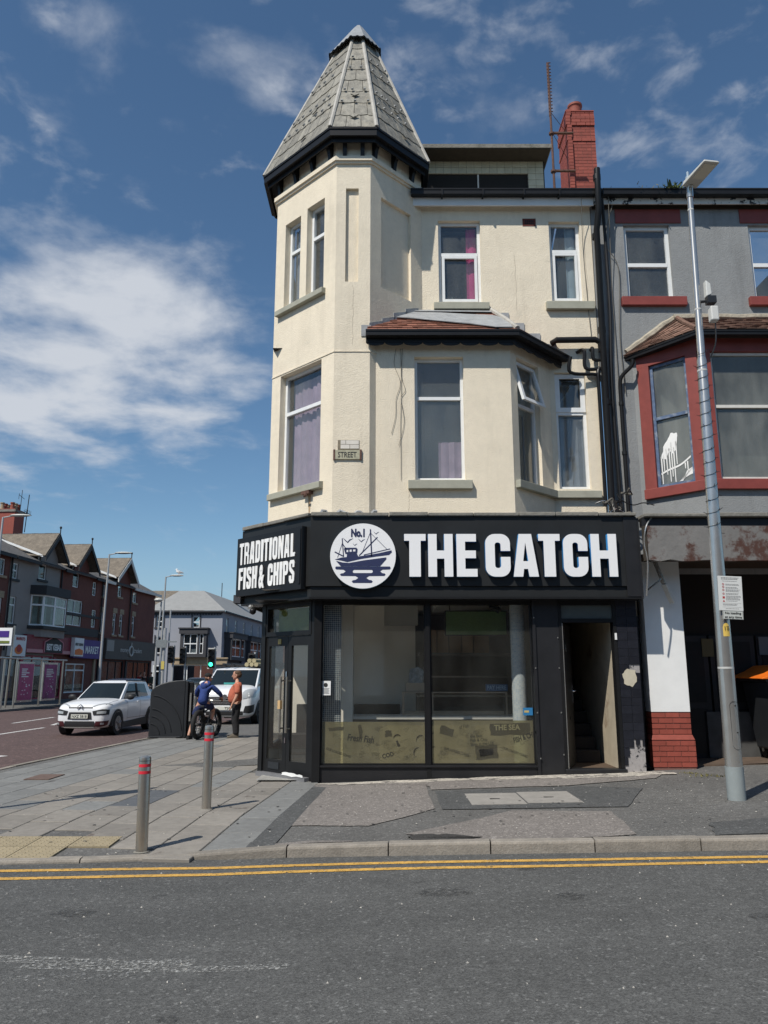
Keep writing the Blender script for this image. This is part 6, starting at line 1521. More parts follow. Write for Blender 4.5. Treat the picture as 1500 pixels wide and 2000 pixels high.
def gable_roof(t, a, b, ap, zr, ze, white=False, back=4.0):
    r = MB(TM); r.slab([(a, -.55, ze), (ap, -.55, zr), (ap, back, zr), (a, back, ze)][::-1], .09); r.slab([(ap, -.55, zr), (b, -.55, ze), (b, back, ze), (ap, back, zr)][::-1], .09); g = r.build('gable_roof', m_tslate, t)
    mt = m_upvcd if white else m_tblack
    e = MB(TM)
    for p, q in (((a, ze), (ap, zr)), ((ap, zr), (b, ze))):
        e.hexa([(p[0], -.60, p[1] - .32), (q[0], -.60, q[1] - .32), (q[0], -.54, q[1] - .32), (p[0], -.54, p[1] - .32)], [(p[0], -.60, p[1] + .03), (q[0], -.60, q[1] + .03), (q[0], -.54, q[1] + .03), (p[0], -.54, p[1] + .03)])
    e.build('bargeboard', mt, g)
    e = MB(TM); e.tube([(ap, -.57, zr - .3), (ap, -.57, zr + .45)], .035, 6); e.ellips((ap, -.57, zr + .42), (.08, .08, .09), 8, 5); e.build('finial', m_tblack, g)
    e = MB(TM)
    for i in range(10): e.box(ap - .10, ap + .10, -.5 + i * .45, -.5 + i * .45 + .43, zr - .03, zr + .06 + .008 * (i % 2))
    e.build('ridge_tile', m_tslate2, g, kind='stuff')
    e = MB(TM); e.hexa([(a - .05, -.4, ze - .04), (a + .1, -.4, ze - .02), (a + .1, 3.6, 10.2), (a - .05, 3.6, 10.2)], [(a - .05, -.4, ze + .08), (a + .1, -.4, ze + .1), (a + .1, 3.6, 10.32), (a - .05, 3.6, 10.32)]); e.build('valley_flashing', m_upvc, g)
def hwin(t, a, b, c, d, tr=(), mu=(), fr=None, sl=None, head=None, cur=True, fw=.07):
    fr = fr or m_upvc; w = window(t, TM, a, b, c, d, .07, tr=tr, mu=mu, fw=fw, mat=fr, pane=m_farpane)
    if cur: k = MB(TM); k.quad((a, .5, c), (b, .5, c), (b, .5, d), (a, .5, d)); k.build('curtain', m_curt if cur is True else cur, w)
    if sl: k = MB(TM); k.box(a - .12, b + .12, -.09, .04, c - .14, c - .002); k.build('sill', sl, w)
    if head: k = MB(TM); k.box(a - .08, b + .08, -.03, .04, d + .002, d + .38); k.build('lintel', head, w)
    return w
h0 = house('red brick terraced house cut by the left edge of the view', -5, 1.18, m_darkbrick, [(-.6, .7, 7.15, 8.1), (-.7, .75, 4.2, 5.9)])
hwin(h0, -.6, .7, 7.15, 8.1, sl=m_tstone); hwin(h0, -.7, .75, 4.2, 5.9, tr=(5.3,), head=m_tstone)
def far_chimney(t):
    c = MB(TM); c.box(6.45, 7.6, 3.2, 4.6, 9.5, 12.36); ch = c.build('chimney', m_brick, t)
    c = MB(TM); c.box(6.38, 7.67, 3.13, 4.67, 12.15, 12.30); c.build('chimney_band', m_conc, ch)
    for i in range(3):
        for j in range(2): c = MB(TM); c.lathe([(.15, 0), (.13, .1), (.12, .35), (.15, .4), (.15, .46)], (6.68 + i * .36, 3.55 + j * .7, 12.36), 10); c.build('chimney_pot', (m_pot, m_tstone)[(i + j) % 2], ch)
g = thing('tv_aerial', 'thin television aerials on the far brick chimney at the left edge', 'aerial', tw(7.7, 4.6, 12))
c = MB(TM); c.tube([(7.72, 3.15, 11.0), (7.80, 3.1, 13.6)], .03, 5); c.tube([(7.3, 3.1, 12.4), (8.3, 3.1, 12.25)], .02, 4); c.tube([(7.2, 3.3, 12.3), (7.25, 3.3, 13.8)], .02, 4); c.tube([(6.9, 3.3, 13.4), (7.6, 3.3, 13.25)], .015, 4); c.tube([(6.9, 3.3, 13.1), (6.92, 3.3, 13.5)], .015, 4)
for i in range(5): c.tube([(7.45 + i * .18, 3.1, 12.2), (7.45 + i * .18, 3.1, 12.55)], .012, 4)
c.build('mast', m_tblack, g)

h1 = house('grey rendered house with a white bay window, dark gabled dormer and brick chimney', 1.2, 7.0, m_tgrey, [(1.38, 2.05, 7.1, 8.03), (4.3, 5.25, 7.42, 8.4), (1.4, 2.15, 4.52, 6.08), (3.8, 7.0, 4.6, 6.5), (3.3, 6.9, .2, 2.8), (1.5, 3.0, .2, 2.6)], [(4.16, 6.8, 5.45, 8.9)])
gable_roof(h1, 3.95, 6.95, 5.45, 10.4, 8.75); far_chimney(h1)
hwin(h1, 1.38, 2.05, 7.1, 8.03, tr=(7.6,), sl=m_tblack); hwin(h1, 4.3, 5.25, 7.42, 8.88, tr=(8.35,), sl=m_tblack); hwin(h1, 1.4, 2.15, 4.52, 6.08, tr=(5.6,), sl=m_tblack)
BW = [((3.70, 0), (4.15, -.62)), ((4.15, -.62), (5.3, -.75)), ((5.3, -.75), (6.95, -.62)), ((6.95, -.62), (7.3, 0))]
bw = MB(TM); bw.prism([(3.55, 0, 6.42), (3.98, -.8, 6.42), (6.95, -.85, 6.42), (7.4, 0, 6.42)], (0, 0, .55)); bw.build('bay_cornice', m_tblack, h1)
bw = MB(TM); bw.prism([(3.55, 0, 4.35), (3.98, -.8, 4.35), (6.95, -.85, 4.35), (7.4, 0, 4.35)], (0, 0, .2)); bw.build('bay_sill', m_tblack, h1)
bw = MB(TM); bw.prism([(3.7, 0, 3.9), (4.1, -.62, 3.9), (6.9, -.65, 3.9), (7.25, 0, 3.9)], (0, 0, .448)); bw.build('bay_apron', m_tgrey, h1)
for (p, q) in BW:
    L_ = (Vector(q) - Vector(p)).length; u = (Vector(q) - Vector(p)).normalized(); fm = TM @ frame(p, u)
    wn = window(h1, fm, .0, L_, 4.56, 6.41, .02, tr=(5.8,), fw=.09, mat=m_upvc, pane=m_farpane)
    k = MB(fm); k.quad((.1, .3, 4.6), (L_ * .62, .3, 4.6), (L_ * .62, .3, 6.4), (.1, .3, 6.4)); k.build('curtain', m_curt, wn)
h2 = house('red brick house with black bargeboards over a four paned white window', 7.02, 13.1, m_tred, [(8.73, 9.62, 7.43, 8.4), (8.24, 10.43, 4.88, 6.6), (11.7, 12.3, 7.15, 8.12), (11.88, 12.58, 4.93, 6.16), (8.7, 11.5, .48, 2.4), (7.3, 8.3, .2, 2.5)], [(8.55, 11.2, 9.9, 8.95)])
gable_roof(h2, 8.3, 11.5, 9.9, 10.45, 8.75)
hwin(h2, 8.73, 9.62, 7.43, 9.0, tr=(8.4,)); hwin(h2, 8.24, 10.43, 4.88, 6.6, tr=(5.75,), mu=(9.33,)); hwin(h2, 11.7, 12.3, 7.15, 8.12, tr=(7.65,)); hwin(h2, 11.88, 12.58, 4.93, 6.16, tr=(5.7,))
k = MB(TM); k.box(8.24, 10.43, .02, .06, 6.6, 6.85); k.build('blind_box', m_upvcd, h2)
k = MB(TM); k.box(7.05, 13.08, -.04, .05, 5.55, 5.72); k.box(7.05, 13.08, -.05, .05, 4.25, 4.8); k.build('dark_band', m_tblack, h2)
h3 = house('red brick house with white bargeboards above the dark shop with white lettering', 13.12, 18.2, m_tred, [(13.15 + .1, 13.8, 7.25, 8.1), (15.92, 16.65, 7.49, 8.4), (13.2, 13.75, 4.65, 6.1), (15.38, 15.95, 4.6, 6.2), (16.6, 17.18, 4.6, 6.2), (14.0, 17.9, .2, 2.7)], [(15.6, 18.4, 17.05, 8.95)])
gable_roof(h3, 14.6, 18.5, 16.7, 10.5, 8.75, white=True)
hwin(h3, 13.25, 13.8, 7.25, 8.1, sl=m_tstone); hwin(h3, 15.92, 16.65, 7.49, 8.9, tr=(8.4,), sl=m_tstone); hwin(h3, 13.2, 13.75, 4.65, 6.1, tr=(5.6,), head=m_tstone, sl=m_tstone); hwin(h3, 15.38, 15.95, 4.6, 6.2, tr=(5.7,), sl=m_tstone, head=m_tstone); hwin(h3, 16.6, 17.18, 4.6, 6.2, tr=(5.7,), sl=m_tstone, head=m_tstone)
h4 = house('last red brick house of the terrace, its plain end wall by the crossroads', 18.22, 23.6, m_tred, [(18.78, 19.58, 7.3, 8.13), (18.93, 19.48, 4.63, 6.22), (18.6, 23.2, .2, 2.7)])
hwin(h4, 18.78, 19.58, 7.3, 8.13, sl=m_tstone); hwin(h4, 18.93, 19.48, 4.63, 6.22, tr=(5.7,), sl=m_tstone, head=m_tstone)
k = MB(TM); r_ = [(23.9, 1.4, 8.65), (23.9, 4.8, 10.4), (20.2, 4.8, 10.4), (20.2, 1.4, 8.65)]; k.slab(r_, .1); k.box(22.6, 24.0, 1.3, 1.5, 8.45, 8.66); k.build('gable_roof', m_tslate, h4)
k = MB(TM); k.tube([(23.0, 4.6, 10.3), (23.0, 4.6, 10.9)], .04, 6); k.build('finial', m_tblack, h4)
for t, s0, s1, mt in ((h0, -5, 1.1, m_tblack), (h1, 1.2, 3.9, m_tblack), (h2, 7.0, 8.3, m_tblack), (h2, 11.5, 13.1, m_tblack), (h3, 13.2, 14.6, m_upvcd), (h4, 18.3, 24.0, m_upvcd)):
    k = MB(TM); k.box(s0, s1, -.42, -.34, 8.20, 8.40); k.build('gutter', mt, t)
for t, s in ((h1, 1.25), (h3, 13.16), (h4, 18.25), (h2, 7.1)): k = MB(TM); k.tube([(s, -.08, 8.3), (s, -.08, 3)], .05, 6); k.build('drainpipe', m_tblack, t)
# shopfronts
m_kred = M('dark red shop board', (.20, .012, .03), .45, ns=12, na=.5); m_purple = M('purple shop board', (.055, .02, .19), .5, ns=2, na=.15); m_mt = M('grey brown shop board', (.085, .072, .06), .6, ns=2, na=.15)
m_shopdark = M('dark shop window', (.03, .04, .04), .12, ns=2.2, na=.6); m_poster = M('food poster window', (.34, .29, .24), .6, ns=2.5, na=.8); m_pink = M('pink red trim', (.34, .02, .05), .5); m_blued = M('blue shop door', (.012, .03, .14), .5)
def board(label, name, s0, s1, z0, z1, d, mat, th=.25, cat='shop sign'):
    t = thing(name, label, cat, tw((s0 + s1) / 2, -d, z0)); k = MB(TM); k.box(s0, s1, -d - th, -d, z0, z1); k.build('board', mat, t); return t
t = board('white shop sign with red lettering and a plain round dish, left of the red one', 'shop_sign', 1.6, 3.12, 2.7, 3.9, .06, m_white)
write("MARIO'S", TM, 2.0, -.325, 3.62, .17, m_redt, t, fit=.95, bold=.03); k = MB(TM); k.prism([(2.35 + .42 * math.cos(R(i * 20)), -.32, 3.05 + .24 * math.sin(R(i * 20))) for i in range(18)], (0, -.01, 0)); k.build('dish_mark', m_orange, t); k = MB(TM); k.prism([(2.35 + .25 * math.cos(R(i * 20)), -.33, 3.15 + .22 * math.sin(R(i * 20))) for i in range(18)], (0, -.01, 0)); k.build('dish_mark', m_redt, t)
t = board('dark red shop sign with a house shaped badge lettered in white', 'shop_sign', 3.15, 8.6, 2.93, 4.0, .06, m_kred)
k = MB(TM); k.prism([(5.2, -.32, 3.0), (7.4, -.32, 3.0), (7.4, -.32, 3.62), (6.3, -.32, 3.98), (5.2, -.32, 3.62)], (0, -.04, 0)); k.build('badge', m_tblack, t)
k = MB(TM)
for p, q in (((5.15, -.34, 3.0), (5.15, -.34, 3.64)), ((5.15, -.34, 3.64), (6.3, -.34, 4.02)), ((6.3, -.34, 4.02), (7.45, -.34, 3.64)), ((7.45, -.34, 3.64), (7.45, -.34, 3.0))): k.bar(p, q, .07, .06)
k.build('badge_outline', M('pink badge outline', (.55, .2, .24), .5), t)
write('BEST KEBAB', TM, 5.4, -.365, 3.16, .36, m_white, t, fit=1.8, bold=.035)
for a, b in ((3.2, 5.05), (7.5, 8.55)): k = MB(TM); k.box(a, b, -.335, -.312, 2.96, 3.16); k.build('pink_strip', M('pale pink strip', (.55, .25, .26), .5), t)
t = board('small white and orange hanging sign between the red and purple signs', 'projecting_sign', 8.62, 9.9, 2.85, 4.05, .3, m_white)
write('BEST KEBAB', TM, 8.7, -.565, 3.55, .16, m_lett, t, fit=1.1, bold=.03); k = MB(TM); k.prism([(8.7, -.56, 2.95), (9.8, -.56, 2.95), (9.8, -.56, 3.25), (9.25, -.56, 3.36), (8.7, -.56, 3.25)], (0, -.01, 0)); k.build('orange_mark', m_orange, t)
t = board('purple shop sign with white lettering ending in MARKET', 'shop_sign', 9.0, 13.1, 2.75, 4.0, .06, m_purple)
write('A MARKET', TM, 10.1, -.325, 3.1, .48, m_white, t, fit=2.6, bold=.03)
t = board('grey brown shop sign with pale curly lettering on the end house', 'shop_sign', 13.9, 23.7, 2.78, 4.25, .06, m_mt)
m_palet = M('pale sign lettering', (.50, .48, .44), .5)
write('money', TM, 16.4, -.325, 3.35, .36, m_palet, t, fit=1.55, bold=.012); write('traders', TM, 18.92, -.325, 3.35, .36, m_palet, t, fit=1.55, bold=.012)
k = MB(TM); k.torus((18.35, -.34, 3.45), (0, 1, 0), .36, .07, 16, 6); k.tube([(18.35, -.34, 3.85), (18.35, -.34, 4.1)], .05, 6); k.build('ring_mark', m_palet, t)
k = MB(TM); k.box(14.0, 15.2, -.33, -.312, 3.35, 4.15); k.build('notice_panel', M('pale sign panel', (.30, .28, .25), .6), t)
def shopfront(t, s0, s1, z0, z1, mat, bars=(), fr=m_tblack, trs=()):
    w = window(t, TM, s0, s1, z0, z1, .05, tr=trs, mu=bars, fw=.09, mat=fr, pane=m_farpane, name='shop_window'); k = MB(TM); k.quad((s0, .25, z0), (s1, .25, z0), (s1, .25, z1), (s0, .25, z1)); k.build('display', mat, w)
shopfront(h1, 3.3, 6.9, .2, 2.8, m_shopdark, (4.6, 5.8), m_pink, (2.2,)); shopfront(h1, 1.5, 3.0, .2, 2.6, m_blued, (2.2,)); shopfront(h2, 8.7, 11.5, .48, 2.4, m_poster, (10.1,), m_upvc, (1.95,)); shopfront(h2, 7.3, 8.3, .2, 2.5, m_shopdark, fr=m_pink)
shopfront(h3, 14.0, 17.9, .2, 2.7, M('display of teal goods', (.05, .11, .11), .5, ns=3, na=.9), (15.3, 16.6)); shopfront(h4, 18.6, 23.2, .2, 2.7, m_shopdark, (20, 20.8, 22.4))
for s, mt in ((7.05, m_pink), (3.2, m_pink), (12.7, m_tstone), (13.4, m_tblack), (18.2, m_tblack)): k = MB(TM); k.box(s - .14, s + .14, -.1, 0.02, 0, 2.72); k.build('pilaster', mt, h2 if s < 13 and s > 7 else (h1 if s < 7 else h3))

# corner block beyond the crossroads
gb = thing('corner_block', 'grey rendered corner block with hipped pale slate roof beyond the crossroads', 'building', (-20, 80, 0))
m_lav = M('blue grey render', (.30, .31, .345), .85, ns=.5, na=.08); m_dkgrey = M('dark grey paint', (.045, .045, .05), .7)
GF = frame((0, 80), (1, 0)); RV = Vector((.07, .9975)); GR = frame((-16.7, 80), RV)
ops = [(-19.78, -19.05, 6.4, 7.58), (-23.5, -22.8, 6.45, 7.65), (-23.5, -22.8, 3.8, 5.5), (-21.6, -17.2, .9, 2.66), (-23.6, -22.6, .2, 2.6)]
w = MB(GF); wall(w, -24.2, -16.7, 0, 8.1, ops, .15)
rops = [(1.5 + 3.6 * i, 2.4 + 3.6 * i, 6.0, 7.5) for i in range(7)] + [(1.0 + 4 * i, 2.2 + 4 * i, 3.6, 5.6) for i in range(6)]
w.M = GR; wall(w, 0, 32, 0, 8.1, rops, .15); w.M = ID; w.quad((-24.2, 80, 0), (-24.2, 100, 0), (-24.2, 100, 8.1), (-24.2, 80, 8.1)); w.build('wall', m_lav, gb)
m_hslate = M('pale grey slate', (.27, .27, .26), .7, ns=1.5, na=.1, ns2=12, na2=.15)
E1, E2, E3 = (-24.6, 79.6, 8.15), (-16.35, 79.6, 8.15), (-14.0, 112, 8.15)
A_, B_, C_ = (-22.6, 85, 10.75), (-19.9, 85, 10.75), (-18.0, 112, 10.75)
r = MB(); r.poly([E1, E2, B_, A_]); r.poly([E2, E3, C_, B_]); r.poly([(-24.6, 100, 8.15), E1, A_, (-22.6, 100, 10.75)]); r.poly([A_, B_, C_, (-22.6, 100, 10.75)]); r.build('roof', m_hslate, gb)
r = MB(); r.box(-24.5, -16.4, 79.62, 79.72, 7.98, 8.14); r.M = GR; r.box(0, 32, -.38, -.28, 7.98, 8.14); r.build('gutter', m_dkgrey, gb)
r = MB()
for i in range(26):
    x = -24.3 + i * .295; r.prism([(x + .14 * math.cos(R(180 + a)), 79.86, 7.9 + .2 * math.sin(R(180 + a))) for a in range(0, 181, 30)], (0, .05, 0))
r.box(-24.3, -16.7, 79.84, 79.98, 7.88, 8.0); r.build('scalloped_board', m_dkgrey, gb)
r = MB(); r.box(-18.6, -17.6, 95, 96.5, 10.3, 11.3); r.build('chimney', m_dkgrey, gb); r = MB(); r.tube([(-19.0, 90, 10.6), (-19.0, 90, 12.2)], .05, 5); r.build('roof_aerial', m_dkgrey, gb)
for a, b, c, d in ops[:3]:
    wn = window(gb, GF, a, b, c, d, .1, tr=((c + d) / 2,), fw=.09, mat=m_upvc, pane=m_farpane); k = MB(GF); k.box(a - .2, b + .2, -.08, .03, c - .16, c - .01); k.build('sill', m_dkgrey, wn); k = MB(GF); k.box(a - .14, a - .01, -.05, .03, c, d + .15); k.box(b + .01, b + .14, -.05, .03, c, d + .15); k.build('surround', m_dkgrey, wn)
for a, b, c, d in rops: window(gb, GR, a, b, c, d, .1, tr=((c + d) / 2,), fw=.09, mat=m_upvc, pane=m_farpane)
def far_bay(Mx, s0, s1, z0, z1, parent):
    k = MB(Mx); k.box(s0 - .12, s1 + .12, -.95, .02, z1, z1 + .5); k.box(s0 - .2, s1 + .2, -1.05, .02, z1 + .5, z1 + .62); k.box(s0, s1, -.8, .02, z0 - .35, z0); k.box(s0, s0 + .3, -.8, 0.02, z0, z1); k.box(s1 - .3, s1, -.8, .02, z0, z1); k.box(s0 + (s1 - s0) * .66, s0 + (s1 - s0) * .66 + .2, -.8, .02, z0, z1); o = k.build('bay', m_dkgrey, parent)
    window(parent, Mx, s0 + .3, s0 + (s1 - s0) * .66, z0, z1, -.72, tr=((z0 + z1) / 2,), mu=(s0 + .3 + (s1 - s0) * .27,), fw=.1, mat=m_upvc, pane=m_farpane); window(parent, Mx, s0 + (s1 - s0) * .66 + .2, s1 - .3, z0, z1, -.72, tr=((z0 + z1) / 2,), fw=.08, mat=m_upvc, pane=m_farpane)
far_bay(GF, -20.75, -18.1, 3.75, 5.75, gb)
for s in (1.0, 9.0, 17.0): far_bay(GR, s, s + 6, 3.5, 5.4, gb)
k = MB(GF); k.box(-21.7, -16.0, -.35, .02, 2.67, 3.25); k.box(-21.8, -15.9, -.5, .02, 3.25, 3.38); k.build('shop_fascia', m_tstone, gb)
window(gb, GF, -21.6, -17.2, .9, 2.66, -.02, mu=(-20.1, -18.7), fw=.11, mat=m_upvc, pane=m_farpane, name='shop_window'); window(gb, GF, -23.6, -22.6, .2, 2.6, -.02, tr=(2.0,), fw=.1, mat=m_upvc, pane=m_farpane, name='door_window')
k = MB(GR); k.box(0, 32, -.3, .02, 2.5, 3.3); k.box(.5, 3, -.33, -.3, 2.6, 3.2); k.build('side_fascia', m_dkgrey, gb)
t = thing('blue_shop_sign', 'small dark blue sign on the side of the corner block', 'sign', (-16, 87, 2.6)); k = MB(GR); k.box(6.5, 9.5, -.5, -.32, 2.2, 3.1); k.build('board', M('dark blue board', (.03, .05, .10), .5), t)
# building behind the block and the rest of the street's end, closing the view
eb = thing('distant_terrace', 'long low brick terrace closing the far end of the side street', 'building', (-8, 135, 0))
k = MB(); k.box(-60, 30, 135, 145, 0, 7.5); k.build('wall', m_darkbrick, eb); k = MB(); k.prism([(-60, 134.5, 7.5), (-60, 145.5, 7.5), (-60, 140, 10.5)], (90, 0, 0)); k.build('roof', m_tslate2, eb)
cw = thing('corner_wing', 'narrow wing with brown slate roof left of the grey corner block', 'building', (-28, 82, 0))
k = MB(); k.box(-32, -24.25, 80.3, 95, 0, 8); k.build('wall', m_lav, cw); k = MB(); k.poly([(-32.2, 80, 8), (-24.25, 80, 8), (-22.65, 85, 10.75), (-32.2, 85, 10.75)]); k.build('roof', m_tslate, cw)
# ------------------------------------------------------------------ vehicles
m_carw = M('white car paint', (.72, .73, .74), .25, coat=.6); m_glassd = M('dark tinted car glass', (.014, .019, .021), .05, spec=.35); m_cplast = M('black car plastic', (.02, .02, .021), .55)
m_alloy = M('wheel alloy', (.42, .42, .43), .3, .9); m_lampc = M('clear lamp cover', (.35, .37, .38), .1, spec=.8); m_plate = M('number plate', (.62, .62, .55), .5); m_maroon = M('dark red trim', (.07, .016, .02), .4)
m_navycar = M('dark blue car paint', (.012, .022, .05), .25, coat=.6); m_blackcar = M('black car paint', (.012, .012, .014), .25, coat=.6)
def loft(sections, M_, cap=True):
    """Skin closed rings of equal length, one after the other."""
    m = MB(M_); n = len(sections[0]); m.v = [M_ @ Vector(p) for s in sections for p in s]
    for i in range(len(sections) - 1):
        for k in range(n): m.f.append((i * n + k, i * n + (k + 1) % n, (i + 1) * n + (k + 1) % n, (i + 1) * n + k))
    if cap: m.f.append(tuple(range(n))[::-1]); m.f.append(tuple(range((len(sections) - 1) * n, len(sections) * n)))
    return m
def sub(o, lv=2):
    s = o.modifiers.new('subsurf', 'SUBSURF'); s.levels = lv; s.render_levels = lv; o.data.shade_smooth(); return o
def car(name, label, cat, loc, heading, P, paint, plate=None, group='vehicles on the side street'):
    """x forward, y left, z up.  P: profile stations (x, half width, bottom, shoulder height, bonnet or belt height) and the cabin."""
    t = thing(name, label, cat, loc, group); Mx = Matrix.Translation(loc) @ Matrix.Rotation(heading, 4, 'Z') @ Matrix.Diagonal((P.get('scale', 1.0), P.get('scale', 1.0), P.get('scale', 1.0) ** .45, 1))
    def sec(x, hw, zb, zs, zt, tk=.86):
        h = [(0, zb), (hw * .80, zb), (hw * .97, zb + .10), (hw, zb + (zs - zb) * .5), (hw * .985, zs), (hw * tk, zt), (hw * .45, zt + .025), (0, zt + .03)]
        return [(x, y, z) for y, z in h] + [(x, -y, z) for y, z in h[-2:0:-1]]
    body = sub(loft([sec(*s) for s in P['body']], Mx).build('body', paint, t))
    # cabin: base and roof outlines
    cb, cr = P['cab'], P['roof']      # (x front, x rear, half width front, half width rear, z front, z rear)
    def ringp(q, n=5):
        xf, xr, wf, wr, zf, zr = q; o = []
        for i in range(n): y = wf * (1 - 2 * i / (n - 1)); o.append((xf - .10 * (2 * i / (n - 1) - 1) ** 2, y, zf))
        o.append(((xf + xr) / 2, -(wf + wr) / 2 * 1.03, (zf + zr) / 2))
        for i in range(n): y = -wr * (1 - 2 * i / (n - 1)); o.append((xr + .06 * (2 * i / (n - 1) - 1) ** 2, y, zr))
        o.append(((xf + xr) / 2, (wf + wr) / 2 * 1.03, (zf + zr) / 2)); return o
    b0, r0 = ringp(cb), ringp(cr); top_in = [(x * .0 + (cr[0] + cr[1]) / 2 + (x - (cr[0] + cr[1]) / 2) * .6, y * .6, z + P.get('crown', .05)) for x, y, z in r0]
    loft([b0, r0, top_in], Mx).build('cabin', paint, t, smooth=True)
    bv, rv = [Vector(p) for p in b0], [Vector(p) for p in r0]
    def panel(nm, idx, u0=.0, u1=1.0, v0=.04, v1=.93, mat=m_glassd, out=.012):
        bl = [bv[i] for i in idx]; tl = [rv[i] for i in idx]; c = Vector(((cb[0] + cb[1]) / 2, 0, bl[0].z)); m = MB(Mx)
        def at(line, u): f = u * (len(line) - 1); i = min(int(f), len(line) - 2); return line[i].lerp(line[i + 1], f - i)
        N_ = 6; lo = []; hi = []
        for k in range(N_ + 1):
            u = u0 + (u1 - u0) * k / N_; a, b = at(bl, u), at(tl, u); p, q = a.lerp(b, v0), a.lerp(b, v1); n = Vector((p.x - c.x, p.y, 0)); n = (Vector((1 if p.x > c.x else -1, 0, .4)) if nm in ('windscreen', 'rear_window') else Vector((0, 1 if p.y > 0 else -1, .2))).normalized() * out
            lo.append(p + n); hi.append(q + n)
        for k in range(N_): m.quad(lo[k], lo[k + 1], hi[k + 1], hi[k])
        return m.build(nm, mat, t, smooth=True)
    panel('windscreen', [0, 1, 2, 3, 4], .03, .97); panel('rear_window', [6, 7, 8, 9, 10], .06, .94)
    for rng in P['side']:
        panel('side_window', [0, 11, 10], *rng, .06, .88); panel('side_window', [4, 5, 6], *rng, .06, .88)
    # wheels and arches
    R0, hw = P['wheel'], P['hw']
    for x in P['axles']:
        for sgn in (1, -1):
            y = sgn * (hw - .10); m = MB(Mx); m.tube([(x, y - .11, R0), (x, y + .11, R0)], R0, 24); wh = m.build('wheel', m_rubber, t, smooth=True)
            m = MB(Mx); yo = y + sgn * .113; m.tube([(x, yo - .01, R0), (x, yo + .004, R0)], R0 * .66, 20)
            for k in range(5): a = R(72 * k + 18); m.bar((x, yo + sgn * .01, R0), (x + R0 * .6 * math.cos(a), yo + sgn * .01, R0 + R0 * .6 * math.sin(a)), .055, .02)
            m.build('rim', m_alloy if P.get('alloy', True) else m_cplast, wh, smooth=True)
            m = MB(Mx); n = 14; ya = sgn * (hw + .004); rr0, rr1 = R0 + .015, R0 + .085
            for k in range(n):
                a, b = R(-8 + 196 * k / n), R(-8 + 196 * (k + 1) / n)
                ps = [(x + r_ * math.cos(q), yy, max(.14, R0 + r_ * math.sin(q))) for yy in (ya, ya - sgn * .16) for r_, q in ((rr0, a), (rr1, a), (rr1, b), (rr0, b))]
                m.hexa(ps[:4], ps[4:])
            m.build('wheel_arch', m_cplast, t)
    if P.get('cladding', True):
        for sgn in (1, -1):
            m = MB(Mx); x0, x1 = P['axles'][1] + R0, P['axles'][0] - R0; m.hexa([(x0, sgn * (hw - .1), .17), (x1, sgn * (hw - .1), .17), (x1, sgn * (hw + .006), .19), (x0, sgn * (hw + .006), .19)], [(x0, sgn * (hw - .1), .42), (x1, sgn * (hw - .1), .34), (x1, sgn * (hw + .002), .34), (x0, sgn * (hw + .002), .42)]); m.build('sill_cladding', m_cplast, t)
    for sgn in (1, -1):
        m = MB(Mx); x, y, z = P['mirror']; m.ellips((x, sgn * y, z), (.07, .13, .085), 10, 6); m.box(x - .04, x + .03, min(sgn * (y - .2), sgn * y), max(sgn * (y - .2), sgn * y), z - .06, z - .02); m.build('mirror', P.get('mirror_mat', m_cplast), t, smooth=True)
    return t, Mx, body
P1 = dict(scale=.915, hw=.86, wheel=.325, axles=(1.30, -1.30), body=[(2.06, .50, .32, .60, .66), (2.04, .66, .24, .70, .78), (1.92, .79, .20, .80, .87), (1.60, .85, .19, .86, .94), (1.0, .86, .19, .90, 1.0), (.6, .86, .19, .93, 1.04), (-.4, .86, .19, .95, 1.05), (-1.5, .86, .20, .97, 1.06), (-1.9, .83, .24, .97, 1.05), (-2.05, .76, .30, .92, 1.0), (-2.09, .6, .38, .85, .9)],
          cab=(.98, -1.98, .72, .66, .99, 1.04), roof=(.18, -1.60, .58, .54, 1.50, 1.49), crown=.045, side=((.08, .44), (.47, .84)), mirror=(.70, .96, 1.06))
fl = Vector((-7.61, 22.45)); hd_ = math.atan2(-.9962, -.087)
cc_ = (-8.20, 23.70, 0)
ct_, MX, BODY = car('parked_car', 'white compact crossover car facing the camera with black wheel arches and dark red bumper trim', 'car', cc_, hd_, P1, m_carw)
def cpart(nm, mat, fn, parent=ct_): m = MB(MX); fn(m); return m.build(nm, mat, parent)
def patch(nm, mat, q, parent, off=.012, n=8):
    """A lamp or grille panel laid on the curved body: a grid between four corners, wrapped on to the paintwork."""
    q = [Vector(p) for p in q]; m = MB(MX)
    P_ = [[q[0].lerp(q[1], i / n).lerp(q[3].lerp(q[2], i / n), j / n) for i in range(n + 1)] for j in range(n + 1)]
    for j in range(n):
        for i in range(n): m.quad(P_[j][i], P_[j][i + 1], P_[j + 1][i + 1], P_[j + 1][i])
    o = m.build(nm, mat, parent, smooth=True); s = o.modifiers.new('wrap', 'SHRINKWRAP'); s.target = BODY; s.wrap_method = 'NEAREST_SURFACEPOINT'; s.wrap_mode = 'ABOVE_SURFACE'; s.offset = off
    return o
